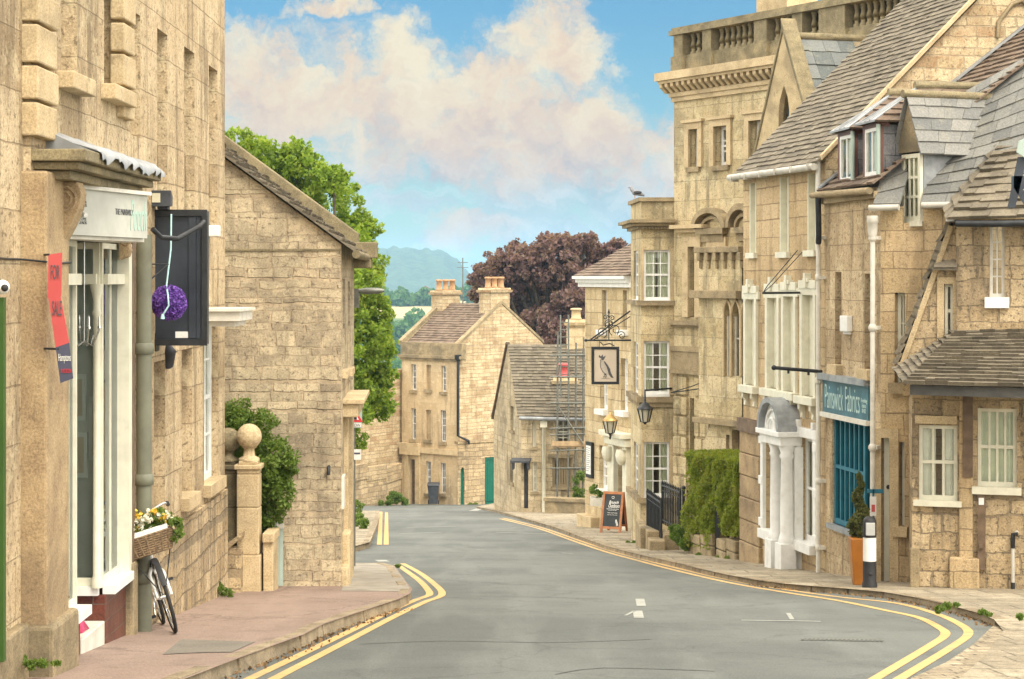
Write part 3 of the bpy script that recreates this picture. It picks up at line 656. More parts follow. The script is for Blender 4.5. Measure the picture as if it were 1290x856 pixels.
right_in = [(630, 651.4), (676.7, 663.2), (720, 677), (763, 691.5), (806.7, 703.5), (850, 714.8), (916, 730), (986, 742.3), (1055, 753), (1118, 766), (1157, 778.5), (1182, 790.5), (1191, 800), (1170, 815), (1102, 856), (1030, 900)]
right_out = [(634, 650.6), (679, 661.6), (723, 675), (766, 689.3), (810, 701.2), (853, 712.2), (918, 727), (988, 739), (1060, 749), (1130, 760.5), (1180, 774), (1210, 787.5), (1220, 799), (1200, 815), (1133, 856), (1062, 900)]
lift = lambda L: [(u, v + (4 if 700 < u < 1130 else 2.5 if u <= 700 else 0) * (1 if v < 775 else 0)) for u, v in L]
right_in, right_out = lift(right_in), lift(right_out)
for L in (left_out, left_in, right_in, right_out): strip(my, px(L), .095, .004)
for L in ([(480, 645), (478, 686.5)], [(487, 646), (486.5, 686.5)]): strip(my, [G(u, v) for u, v in L], .11, .004)
my.build('road_markings_yellow', M['yellow road paint'], kind='structure')
mw = MB()
for u0, v0, u1, v1, w in [(806, 755, 808, 764, .11), (803, 770, 805, 779, .11), (788, 776, 800, 770, .04), (934, 782, 1034, 783.5, .085), (993, 773, 998, 781, .05), (503, 672.5, 556, 671, .14), (513, 665, 575, 663.5, .12), (625, 671, 690, 673, .13), (645, 665, 665, 665.5, .1), (708, 697, 722, 698, .06), (600, 693, 612, 693.6, .05), (479, 706, 484, 708, .2), (605, 641, 596, 644, .35)]:
    strip(mw, [G(u0, v0), G(u1, v1)], w, .0045)
mw.build('road_markings_white', M['worn white road paint'], kind='structure')
ms_ = MB()
for L in ([(452, 812), (560, 808), (690, 810), (820, 806)], [(556, 753.5), (640, 752), (760, 755)], [(690, 722), (760, 721), (850, 723)], [(700, 850), (760, 842), (900, 846)]): strip(ms_, smooth_line([G(u, v) for u, v in L], 3), .028, .0035)
plain('tar seam', (.06, .062, .058), .7, 0, .3, 8, dirt=(.12, .12, .11), dirt_amt=.8); ms_.build('road_tar_seam', M['tar seam'], kind='structure')
# drain channel cover across the lane
q_ = G(1252, 783, .12); mb = MB(); kx, ky = KR[0]; mb.poly([Vector((kx, ky, gz(ky, .078))), Vector((14, 19.05, gz(19.05, .078))), Vector((14, 18.35, gz(18.35, .03))), Vector((kx - .1, ky - .75, gz(ky - .75, .03)))]); mb.build('pavement_ramp', M['flag paving'], kind='structure', uv=True)
mb = MB(); a, b = Vector(G(1008, 807)), Vector(G(1113, 809)); d = (b - a).normalized(); n = Vector((-d.y, d.x))
P3 = lambda p, h: Vector((p.x, p.y, gz(p.y, h)))
for e in (0, .16): q = a + n * e; strip(mb, [tuple(q), tuple(q + (b - a))], .03, .010)
k = int((b - a).length / .04)
for i in range(k): q = a + (b - a) * (i + .5) / k; strip(mb, [tuple(q), tuple(q + n * .16)], .018, .009)
mb.build('drain_cover', M['galvanised steel'], label='long slotted metal drain grating let into the grey road at lower right', cat='drain cover')
# ------------------------------------------------------------------ far-off wood below the hill
def far_wood():
    rg = np.random.default_rng(11); pts = []
    rows = [(940, 5.5, 4.2, 18, 455, 565), (1010, 7, 5, 14, 560, 720), (760, 11, 7, 15, 440, 690), (620, 10, 8, 16, 430, 690), (500, 10, 8, 15, 430, 690), (400, 8, 6, 16, 430, 690), (300, 7, 6, 14, 440, 690), (230, 6, 5, 12, 440, 680)]
    for (y, h, r, n, ua, ub) in rows:
        for i in range(n):
            yy = y + rg.uniform(-1, 1) * (12 if y == 940 else y * .07); u = ua + (ub - ua) * (i + rg.uniform(.1, .9)) / n; x = xu(u, yy); z = terrain_h(x, yy); hh = h * rg.uniform(.7, 1.25); rr = r * rg.uniform(.75, 1.2)
            pts.append(clumps([((x, yy, z + hh * .62), (rr, rr, hh * .66)), ((x + rr * .4, yy - rr * .3, z + hh * .35), (rr * .8, rr * .8, hh * .4))], 520, 20, .42, seed=int(rg.integers(1e6)), shell=.6))
    C = np.concatenate(pts); leaf_cloud('wood', C, 1.15, M['far tree leaves'], seed=5, aspect=.8, kind='stuff', label='mass of green woodland in the valley below the far blue hill', cat='wood')
far_wood()
# pale farmhouse at the wood's edge
fh = thing('farmhouse', 'tiny pale building among the trees in the valley', 'house', P(536, 378, 960))
mb = MB(); x, y = xu(536, 960), 960.; z = terrain_h(x, y); mb.box(x - 2.1, x + 2.1, y, y + 6, z, z + 7.5); mb.build('wall', M['inn ashlar stone'], fh, uv=True)
mb = MB(); mb.prism([(x - 2.5, y - .3, z + 7.5), (x + 2.5, y - .3, z + 7.5), (x, y - .3, z + 9)], (0, 6.6, 0)); mb.build('roof', M['brown roof tile'], fh)
# ------------------------------------------------------------------ trees
def branchy(mb, base, top, r, crown_pts, seed):
    rg = random.Random(seed); base, top = Vector(base), Vector(top)
    mb.tube([base, base.lerp(top, .35) + Vector((.1, 0, 0)), base.lerp(top, .7), top], [r, r * .75, r * .5, r * .2], 9)
    for c in crown_pts:
        c = Vector(c); s = base.lerp(top, rg.uniform(.3, .75)); mid = s.lerp(c, .5) + Vector((rg.uniform(-.3, .3), rg.uniform(-.3, .3), .3)); mb.tube([s, mid, c], [r * .4, r * .25, r * .08], 7)
def tree(name, label, Yt, base, top, blobs_px, n, leaf, mat, seed, r=.3, dj=1.4):
    rg = np.random.default_rng(seed); root = thing(name, label, 'tree', base); bl = []
    for (u, v, rp) in blobs_px:
        rr = rp / FPX * Yt; c = P(u, v, Yt + rg.uniform(-dj, dj)); bl.append((tuple(c), (rr, rr, rr * .95)))
    tb = MB(); branchy(tb, base, top, r, [b[0] for b in bl], seed); tb.build('trunk', M['bark'], root)
    leaf_cloud('crown', clumps(bl, n, 85, .20, seed, shell=.42), leaf, M[mat], root, seed=seed)
Yg = 58.
tree('broadleaf_tree', 'tall bright green tree rising behind the gabled stone house', Yg, (xu(405, Yg), Yg, gz(Yg)), P(405, 260, Yg),
     [(345, 235, 58), (385, 222, 42), (330, 200, 34), (300, 182, 26), (372, 196, 26), (410, 262, 58), (440, 322, 42), (455, 372, 38), (400, 350, 80), (350, 330, 80), (450, 430, 52), (462, 488, 36), (476, 512, 25), (430, 500, 50), (400, 440, 70), (440, 556, 26), (476, 395, 24), (420, 225, 22), (458, 285, 26), (470, 335, 22), (484, 440, 20), (480, 470, 24)], 80000, .072, 'green tree leaves', 21)
Yb = 124.
tree('copper_beech', 'big dark purple copper beech behind the chimneyed house and the inn', Yb, (xu(690, Yb), Yb, terrain_h(xu(690, Yb), Yb)), P(690, 350, Yb),
     [(640, 352, 34), (668, 335, 34), (700, 330, 36), (735, 327, 34), (765, 338, 30), (618, 372, 18), (655, 385, 45), (700, 385, 55), (745, 380, 50), (785, 365, 32), (630, 415, 40), (690, 425, 50), (750, 425, 45), (612, 352, 24), (630, 338, 28), (600, 372, 12), (650, 318, 18), (715, 312, 24), (775, 318, 20), (790, 338, 24), (690, 305, 16), (742, 304, 14)], 100000, .13, 'copper beech leaves', 22, .5, 3)
# ================================================================== left side of the street
GZ0 = -3.2
# ------------------------------------------------------------------ plain wall at the frame's left edge
nb = thing('stone_house', 'plain stone house front at the far left edge, beyond the shop pilaster', 'house', (-3.55, 12, gz(12)))
f0 = Fac(-3.55, 8.0, -3.55, 14.08); mb = MB(); mb.wall(f0, [(0, -2), (f0.len, -2), (f0.len, 8), (0, 8)]); mb.quad(f0.p(0, -2), f0.p(0, 8), (-9, 8, 8), (-9, 8, -2)); mb.build('wall', M['shop ashlar stone'], nb, uv=True)
mb = MB(); z0 = zv(838, 13.8); mb.box(-3.7, -3.47, 9, 13.93, -2, zv(786, 13.9)); mb.build('plinth', M['weathered stone'], nb, uv=True, bevel=.02)
# ------------------------------------------------------------------ shop building
sb = thing('shop_building', 'tall honey stone building on the left with a cream shopfront at street level', 'building', (-3.5, 18, gz(18)))
f1 = Fac(-3.5, 14.08, -3.5, 23.6); S1 = lambda y: y - 14.08
up = [(77, 97, -60, 96), (131, 151, -50, 112), (164, 177, 16, 172), (198, 211, 40, 296), (232, 245, 63, 300), (263, 274, 86, 281)]
low = [(194, 208, 455, 655), (229, 242, 440, 624), (257, 275, 400, 606)]
Hu = [f1.rect(*r) for r in up]; Hl = [f1.rect(*r) for r in low]
shop_hole = (S1(14.78), S1(17.5), -2.9, 1.92)
mb = MB(); mb.wall(f1, [(0, GZ0), (f1.len, GZ0), (f1.len, 8), (0, 8)], Hu + Hl + [shop_hole], .26)
mb.quad(f1.p(f1.len, GZ0), (-9.5, 23.6, GZ0), (-9.5, 23.6, 8), f1.p(f1.len, 8)); mb.quad((-9.5, 23.6, GZ0), (-9.5, 14.1, GZ0), (-9.5, 14.1, 8), (-9.5, 23.6, 8)); mb.quad((-9.5, 14.08, GZ0), f1.p(0, GZ0), f1.p(0, 8), (-9.5, 14.08, 8)); mb.quad((-9.5, 14.08, 8), f1.p(0, 8), f1.p(f1.len, 8), (-9.5, 23.6, 8))
mb.build('wall', M['shop ashlar stone'], sb, uv=True)
mb = MB()   # quoin blocks flanking the bay
for (u0, u1), vv in (((31, 66), [(-62, -14), (-10, 28), (32, 80), (84, 126), (130, 172)]), ((156, 165), [(-60, -12), (-8, 28), (33, 68), (72, 110), (114, 150)])):
    for i, (va, vb) in enumerate(vv):
        y0 = -3.5 / ((u0 - CX) / FPX) if u0 > 40 else 14.02; y1 = -3.5 / ((u1 - CX) / FPX)
        y0, y1 = (14.02, 14.62) if u0 < 40 else (17.15, 17.62)
        zc = (y0 + y1) / 2; w = .05 if i % 2 else 0
        mb.box(-3.56, -3.43, y0, y1 + w, zv(vb, 14.1 if u0 < 40 else zc), zv(va, 14.1 if u0 < 40 else zc))
mb.pieces('quoin_stack', M['dressed stone'], sb, tol=.06, uv=True, bevel=.014)
for i, r in enumerate(Hu):
    w = window(f1, r, sb, 2, 4, 'dull white paint', .2, .05, .02, sill=None)
    if i < 2: k = MB(); k.fb(f1, r[0] - .12, r[1] + .12, r[2] - .13, r[2] + .003, -.2, .13); k.build('sill', M['dressed stone'], w, uv=True, bevel=.01)
for i, r in enumerate(Hl): window(f1, r, sb, 3, 4, 'white paint', .08 if i == 2 else .22, .06, .025, sillp=.09, sillh=.13, curtain='curtain cloth' if i == 2 else None)
# rough rubble footing below the sills
mb = MB(); mb.fb(f1, S1(18.55), f1.len + .02, GZ0, f1.z(240, 648), -.02, .035); mb.build('rubble_footing', M['cottage rubble stone'], sb, uv=True)
# pilaster and base
mb = MB(); mb.box(-3.6, -3.36, 14.0, 14.7, -2, zv(216, 14.1)); mb.build('pilaster', M['pier stone'], sb, uv=True, bevel=.02)
mb = MB(); mb.box(-3.62, -3.30, 13.94, 14.78, -2.2, zv(788, 14)); mb.build('pilaster_base', M['weathered stone'], sb, uv=True, bevel=.03)
# cornice slab with moulded steps, lead flashing rippling over its front edge
mb = MB(); zt = zv(192, 14.2)
mb.box(-3.6, -3.10, 14.1, 17.12, zt - .07, zt + .02); mb.box(-3.6, -3.16, 14.16, 17.07, zt - .13, zt - .07); mb.box(-3.6, -3.24, 14.24, 17.0, zt - .2, zt - .13); mb.build('cornice', M['lichen stone'], sb, uv=True, bevel=.012)
mb = MB(); n = 40; vs = []; rg = random.Random(4)
for i in range(n + 1):
    y = 14.55 + 2.6 * i / n; j = .016 * math.sin(i * .9 + 2 * math.sin(i * .37)) + rg.uniform(-.014, .014)
    for (x, z) in ((-3.5, zt + .19 + j * .4), (-3.3, zt + .10 + j), (-3.12, zt + .05 + j), (-3.075 + j * .5, zt + .01 + j * .5), (-3.07 + j * .6, zt - .03 + j * 1.3)): vs.append((x, y, z))
mb.add(vs, [(i * 5 + k, i * 5 + k + 1, i * 5 + 6 + k, i * 5 + 5 + k) for i in range(n) for k in range(4)], True)
mb.poly([vs[0], vs[1], vs[2], vs[3], (-3.08, 14.55, zt + .02), (-3.5, 14.55, zt + .02)]); mb.build('lead_flashing', M['lead sheet'], sb)
k = MB(); k.tube([(-3.54, 12.8, zv(323, 13)), (-3.54, 13.6, zv(327, 13.9)), (-3.54, 13.98, zv(327, 14)), (-3.37, 13.985, zv(330, 14)), (-3.35, 14.3, zv(332, 14.4)), (-3.35, 14.7, zv(331, 14.7))], .008, 6); tag(k.build('cable', M['black iron']), 'thin black cable clipped across the stone at the left edge above the agent board', 'cable')
def scroll(yc, w, hz=1.0):
    pr = [(-3.5, zt - .2)]
    for (dx, dz) in ((.24, 0), (.27, -.08), (.25, -.2), (.19, -.34), (.12, -.47), (.085, -.58), (.10, -.66), (.08, -.74), (.0, -.78)): pr.append((-3.5 + dx, zt - .2 + dz * hz))
    k = MB(); k.prism([(x, yc - w / 2, z) for x, z in pr], (0, w, 0))
    for (cx_, cz, rr) in ((-3.36, zt - .2 - .13 * hz, .09 * hz), (-3.36, zt - .2 - .13 * hz, .055 * hz), (-3.44, zt - .2 - .54 * hz, .04)): k.torus((cx_, yc - w / 2, cz), (0, 1, 0), rr, .014, 20, 5)
    return k.build('scroll_bracket', M['pier stone'], sb, uv=True, bevel=.01)
scroll(14.62, .2); scroll(17.3, .14, .72)
# timber shopfront: front light, recessed doorway, return light with turned columns
ZS = -1.05
f1a = Fac(-3.5, 14.78, -3.5, 15.7); f1r = Fac(-4.6, 16.6, -3.5, 16.6); f1b = Fac(-3.5, 16.6, -3.5, 17.5)
window(f1a, (0.02, f1a.len - .02, ZS, 1.9), sb, 1, 1, 'cream paint', .02, .05, .02, sill='white paint', sash=False, glass='shop glass', sillp=.10, sillh=.07, name='shop_window', sill_over=0)
window(f1r, (0.02, f1r.len - .04, ZS, 1.9), sb, 2, 1, 'cream paint', .02, .055, .05, sill='white paint', sash=False, glass='shop glass', sillp=.05, sillh=.07, name='shop_window', sill_over=0)
window(f1b, (0.04, f1b.len - .02, ZS, 1.9), sb, 2, 1, 'cream paint', .02, .05, .03, sill='white paint', sash=False, glass='shop glass', sillp=.09, sillh=.07, name='shop_window', sill_over=0)
tr = MB(); zz = zv(352, 16.5); tr.fb(f1r, .05, f1r.len - .06, zz - .045, zz + .045, -.05, .03); tr.fb(f1b, .06, f1b.len - .06, zz - .045, zz + .045, -.05, .025); tr.fb(f1a, .06, f1a.len - .06, zz - .045, zz + .045, -.05, .025)
for s in (.38, .72): tr.fb(f1r, s - .06, s + .06, zz + .045, 1.9, -.05, .04)
tr.pieces('transom', M['cream paint'], sb, tol=.06)
for (x, y) in ((-3.55, 16.56), (-3.79, 16.56)):
    k = MB(); k.lathe((x, y, ZS), [(.05, 0), (.05, .06), (.034, .1), (.029, 1.6), (.028, zz - ZS - .32), (.042, zz - ZS - .29), (.03, zz - ZS - .26), (.034, zz - ZS - .16), (.055, zz - ZS - .08), (.06, zz - ZS - .04)], 14); k.build('column', M['cream paint'], sb)
k = MB(); k.box(-3.575, -3.44, 17.395, 17.535, ZS + .003, 1.9); k.build('corner_post', M['cream paint'], sb)
k = MB(); k.fb(f1a, 0, f1a.len, -2.6, ZS - .07, -.12, .0); k.box(-4.6, -3.495, 16.61, 16.7, -2.6, ZS - .07); k.fb(f1b, .02, f1b.len, -2.6, ZS - .07, -.12, .01); k.pieces('stall_riser', M['red tile'], sb, uv=True)
k = MB(); k.box(-4.6, -3.49, 15.72, 16.6, -2.6, gz(16.1, .27)); k.build('door_step', M['dull white paint'], sb, bevel=.01)
k = MB(); k.box(-4.66, -4.6, 15.7, 16.6, -1.4, 1.2); dr = k.build('door', M['cream paint'], sb); k = MB(); k.sphere((-4.57, 15.8, -.3), .03); k.build('handle', M['brass'], dr)
k = MB(); k.box(-9, -3.6, 14.2, 20, -1.62, -1.55); k.box(-9, -3.52, 14.3, 18, 1.925, 1.98); k.box(-7.6, -7.5, 14.2, 20, -1.5, 1.92); k.box(-7.5, -3.60, 16.70, 16.73, -1.5, 1.92); k.box(-4.62, -4.56, 14.8, 15.68, -1.5, 1.9); k.box(-5.5, -3.53, 17.44, 17.48, -1.5, 1.9); k.build('shop_interior', M['room wall'], sb)
for (u0, u1, v0, v1) in ((93, 108, 472, 530), (92, 110, 545, 602), (112, 122, 500, 580)):
    y = 16.665; k = MB(); x0, x1, z1, z0 = xu(u0, y), xu(u1, y), zv(v0, y), zv(v1, y); k.box(x0, x1, y, y + .03, z0, z1); fr = k.build('framed_picture', M['white paint'], sb); k = MB(); k.box(x0 + .03, x1 - .03, y - .004, y, z0 + .04, z1 - .04); k.build('print', M['parchment'], fr)
k = MB(); c = P(106, 415, 16.50); k.tube([c + Vector((0, 0, .9)), c - Vector((0, 0, .12))], .008, 6)
for a in range(6):
    t = a * math.pi / 3; e = Vector((math.cos(t) * .13, math.sin(t) * .13, 0)); k.tube([c - Vector((0, 0, .1)), c + e * .6 - Vector((0, 0, .14)), c + e], .007, 6); k.lathe(c + e, [(.015, 0), (.018, .02), (.009, .03), (.008, .1), (.001, .12)], 8)
tag(k.build('chandelier', M['chrome']), 'small branched chandelier hanging inside the cream shop window', 'chandelier')
k = MB(); pl = [(-3.5, 14.82), (-3.43, 14.86), (-3.1, 16.3), (-3.16, 16.64), (-3.5, 16.66)]; k.prism([(x, y, 1.90) for x, y in pl], (0, 0, zt - .2 - 1.9)); k.build('fascia', M['dull white paint'], sb)
fs = Fac(-3.42, 14.89, -3.095, 16.29)
sg = thing('shop_sign', 'white shop fascia board lettered in grey and green above the cream window', 'sign', fs.p(.7, 1.9))
k = MB(); k.fb(fs, 0, fs.len, 1.93, zt - .23, .004, .03); k.build('board', M['fascia paint'], sg)
k = MB(); k.fb(fs, -.01, fs.len + .02, zt - .23, zt - .2, .0, .06); k.build('trim', M['dull white paint'], sg)
fsl = fs.len; dz = (zt - .23 - 1.93); SZ = lambda a, b, c, d: (fsl * a, fsl * b, 1.93 + dz * c, 1.93 + dz * d)
text_part('THE PAINSWICK', fs, SZ(.56, .80, .50, .64), 'dark lettering', sg, .031); text_part('Pooch', fs, SZ(.76, .985, .16, .86), 'sage lettering', sg, .031, shear=.3)
text_part('GIFTS\nCARDS\nTREATS', fs, SZ(.10, .19, .62, .82), 'dark lettering', sg, .031); text_part('HOME\nTOYS\nLEADS', fs, SZ(.10, .19, .24, .46), 'dark lettering', sg, .031)
k = MB(); a = fs.p(.06 * fsl, 1.93 + dz * .5, .03); k.tube([a, a + Vector((.10, -.10, -.03))], .018, 8); k.tube([a - Vector((0, 0, .12)), a + Vector((.07, -.07, -.03))], .008, 6); k.build('spotlight_arm', M['white paint'], sg)
# for-let board, hanging askew on the pilaster
yb = 13.9; A = lambda u, v, o=0: P(u, v, yb - o)
fb_ = thing('estate_agent_board', 'two-part red and navy agent board hanging askew beside the shop pilaster', 'sign', P(70, 482, yb))
def slab(mb, q, th=.012): mb.prism([A(*p) for p in q], (0, th, 0))
k = MB(); slab(k, [(61, 321), (78, 318.5), (77, 373), (60, 376)]); k.build('upper_panel', M['red board'], fb_)
k = MB(); slab(k, [(61, 376), (76, 373), (87, 432), (70, 438)]); k.build('lower_panel', M['red board'], fb_)
k = MB(); slab(k, [(70, 438), (87, 432), (92, 477), (76, 483)]); k.build('name_panel', M['navy board'], fb_)
fbt = Fac(xu(61, yb), yb - .001, xu(78, yb), yb - .001); text_part('FOR', fbt, (.018, .082, zv(352, yb), zv(334, yb)), 'dark lettering', fb_, .002); pass
text_part('SALE', Fac(xu(64, yb), yb - .001, xu(80, yb), yb - .001), (.012, .080, zv(398, yb), zv(379, yb)), 'dark lettering', fb_, .002)
text_part('Hamptons', Fac(xu(73, yb), yb - .001, xu(90, yb), yb - .001), (.004, .092, zv(458, yb), zv(446, yb)), 'white lettering', fb_, .002); text_part('01452 812354', Fac(xu(75, yb), yb - .001, xu(92, yb), yb - .001), (.012, .085, zv(470, yb), zv(465, yb)), 'red lettering', fb_, .002)
k = MB(); k.tube([A(62, 321), (-3.38, 14.0, zv(321, yb))], .008); k.tube([A(74, 440), (-3.38, 14.0, zv(440, yb))], .008); k.build('fixing', M['black iron'], fb_)
# timber post, waste pipe
k = MB(); k.box(-3.52, -3.44, 17.56, 17.68, -1.75, zv(305, 17.6)); k.build('timber_post', M['brown timber'], sb)
k = MB(); k.box(-3.6, -3.42, 17.5, 17.74, -1.9, zv(708, 17.6)); k.build('plinth_stone', M['weathered stone'], sb, uv=True, bevel=.03)
k = MB(); xp, yp = -3.41, 17.95; k.tube([(xp, yp, -1.75), (xp, yp, zv(296, yp))], .072, 14)
for v in (605, 728, 440): k.lathe((xp, yp, zv(v + 7, yp)), [(.07, 0), (.09, .01), (.09, .1), (.07, .11)], 14)
k.build('drainpipe', M['olive paint'], sb)
k = MB(); k.tube([(-3.34, 18.0, zv(289, 18)), (-3.28, 18.1, zv(299, 18)), (-3.18, 18.4, zv(300, 18)), (-3.02, 18.7, zv(286, 18.8)), (-3.0, 18.85, zv(280, 18.9))], .024, 10); k.build('overflow_pipe', M['black iron'], sb)
# ------------------------------------------------------------------ black projecting box sign, its floodlight, purple ball
ys_ = 19.0; X0, X1, Z1, Z0 = xu(189, ys_), xu(260, ys_), zv(266, ys_), zv(434, ys_)
bs = thing('projecting_sign', 'black unlit box sign projecting from the left wall, seen from its plain back', 'sign', (X0, ys_, Z0))
k = MB(); k.box(X0, X1, ys_, ys_ + .16, Z0, Z1); k.build('box', M['dark slate paint'], bs)
k = MB(); e = .035
for b in ((X0 - .01, X1 + .01, Z1 - .05, Z1 + .012), (X0 - .01, X1 + .01, Z0 - .012, Z0 + .05), (X0 - .012, X0 + .04, Z0 + .05, Z1 - .05), (X1 - .04, X1 + .012, Z0 + .05, Z1 - .05)): k.box(b[0], b[1], ys_ - e, ys_ - .001, b[2], b[3])
k.build('frame', M['black iron'], bs)
k = MB(); k.box(X1 - .17, X1 - .1, ys_ - .02, ys_ - .002, Z0 + .06, Z1 - .06); k.box(X1 - .095, X1 - .06, ys_ - .012, ys_ - .002, Z0 + .06, Z1 - .06); k.build('panel_rib', M['dark slate paint'], bs)
k = MB(); k.box(xu(221, ys_), xu(237, ys_), ys_ - .006, ys_ - .001, zv(426, ys_), zv(418, ys_)); k.build('sticker', M['white paint'], bs)
k = MB()
for z in (Z0 + .02, Z1 - .1): k.box(-3.51, X0, ys_ + .04, ys_ + .12, z - .03, z + .03); k.box(-3.51, -3.49, ys_ - .02, ys_ + .18, z - .09, z + .09)
k.build('wall_bracket', M['black iron'], bs)
fl = thing('floodlight', 'small dark floodlight on top of the black box sign', 'floodlight', (xu(205, 18.9), 18.9, Z1 + .01))
k = MB(); xl, zl = xu(205, 18.9), zv(252, 18.9); k.hexa([(xl - .1, 18.8, zl - .07), (xl + .1, 18.8, zl - .07), (xl + .08, 19.0, zl - .06), (xl - .08, 19.0, zl - .06), (xl - .1, 18.8, zl + .09), (xl + .1, 18.8, zl + .09), (xl + .08, 19.0, zl + .05), (xl - .08, 19.0, zl + .05)]); k.build('housing', M['dark cladding'], fl, bevel=.008)
k = MB(); k.box(xl - .085, xl - .005, 18.79, 18.799, zl - .03, zl + .06); k.build('lens', M['lantern glass'], fl)
k = MB(); k.box(xl - .05, xl + .05, 18.88, 19.02, Z1 + .012, zl - .06); k.build('bracket', M['dark cladding'], fl)
yc = 18.6; cb_ = P(213, 382, yc); rb = 22 / FPX * yc
hb = thing('hanging_flower_ball', 'round purple flower ball hanging on a pale blue rope before the black sign', 'flower ball', cb_ - Vector((0, 0, rb)))
k = MB(); k.sphere(cb_, rb * .9, 18, 12); k.build('core', M['purple petals'], hb)
rg_ = np.random.default_rng(3); d = rg_.normal(size=(3400, 3)); d /= np.linalg.norm(d, axis=1)[:, None]; foliage('purple florets', [(.05, .02, .16), (.15, .055, .36), (.26, .12, .55), (.08, .04, .22), (.30, .22, .60)], .15, 30)
leaf_cloud('florets', np.array(cb_) + d * rb * rg_.uniform(.88, 1.0, 3400)[:, None], .016, M['purple florets'], hb, .8, 9)
k = MB(); tp = Vector((cb_.x, 18.72, zv(270, 18.7))); k.tube([tp, tp.lerp(cb_, .4) + Vector((.004, 0, 0)), cb_ + Vector((-.02, -.03, rb)), cb_ + Vector((.02, -rb - .01, rb * .45)), cb_ + Vector((.03, -rb - .02, -.02)), cb_ + Vector((-.02, -rb - .01, -.1))], .009, 6); k.build('rope', M['pale blue rope'], hb)
k = MB(); k.lathe(cb_ + Vector((-.03, -rb - .01, -.15)), [(.022, 0), (.012, .05)], 8); k.build('tassel', M['pale blue rope'], hb)
k = MB(); yk = 18.2; w0 = Vector((-3.5, yk, zv(357, yk))); w1 = Vector((-3.5, yk, zv(333, yk))); tip = Vector((xu(212, 18.5), 18.5, zv(333, 18.5))); k.tube([w1, tip], .007, 6); k.tube([w0 + Vector((.03, 0, .03)), w0 + Vector((.0, 0, .0)), w0 + Vector((.05, .02, -.01)), tip], .007, 6); tag(k.build('iron_bracket', M['black iron']), 'thin black iron wall bracket left of the purple flower ball', 'bracket')
# lantern under the sign
yl = 19.6; ln = thing('wall_lantern', 'old dark wall lantern half hidden below the black box sign', 'lantern', P(212, 464, yl)); c = P(212, 450, yl)
k = MB(); k.lathe(c - Vector((0, 0, .1)), [(.02, -.02), (.05, 0), (.075, .14), (.09, .15), (.03, .22), (.01, .26)], 6); k.build('housing', M['dark cladding'], ln); k = MB(); k.tube([c + Vector((0, 0, .1)), c + Vector((-.1, 0, .16)), (-3.5, yl, c.z + .1)], .02); k.build('arm', M['black iron'], ln)
# hood over the white window, alarm box
k = MB(); k.box(-3.5, -3.05, 21.7, 22.75, zv(404, 22), zv(392, 22)); k.box(-3.5, -3.02, 21.66, 22.8, zv(392, 22), zv(388.5, 22)); k.box(-3.5, -3.12, 21.8, 22.7, zv(411, 22), zv(404, 22)); k.build('window_hood', M['dull white paint'], sb)
k = MB(); k.box(-3.5, -3.36, 22.2, 22.34, zv(298, 22.2), zv(284, 22.2)); tag(k.build('alarm_box', M['white paint'], bevel=.01), 'small white alarm box high on the left building near its corner', 'alarm box')
# green board and camera at the frame edge
k = MB(); k.box(-3.55, -3.44, 13.1, 13.17, -1.0, zv(375, 13.1)); tag(k.build('green_board', M['green board']), 'tall green painted board on the wall at the extreme left edge', 'board')
cc = thing('security_camera', 'white dome security camera above the green board at the left edge', 'camera', P(4, 362, 13.1)); k = MB(); k.sphere(P(3, 362, 13.1), .05); k.build('dome', M['white paint'], cc); k = MB(); k.sphere(P(6, 363, 13.06), .025); k.build('lens', M['rubber black'], cc); k = MB(); k.tube([P(3, 362, 13.1), Vector((-3.56, 13.15, zv(362, 13.1)))], .02); k.build('arm', M['white paint'], cc)
k = MB(); c = Vector((-3.62, 16.1, gz(16.1, .272))); k.add([c + Vector(p) for p in ((-.09, -.12, 0), (.07, -.1, 0), (.08, .13, 0), (-.08, .12, 0), (-.05, -.06, .13), (.02, -.05, .15), (.03, .06, .10), (-.04, .05, .16))], [(0, 1, 2, 3), (4, 7, 6, 5), (0, 4, 5, 1), (1, 5, 6, 2), (2, 6, 7, 3), (3, 7, 4, 0)], True); k.torus(c + Vector((.03, -.02, .06)), (1, .3, 0), .05, .008, 14, 5); tag(k.build('pink_bag', M['pink plastic']), 'small bright pink bag lying on the white shop doorstep', 'bag')
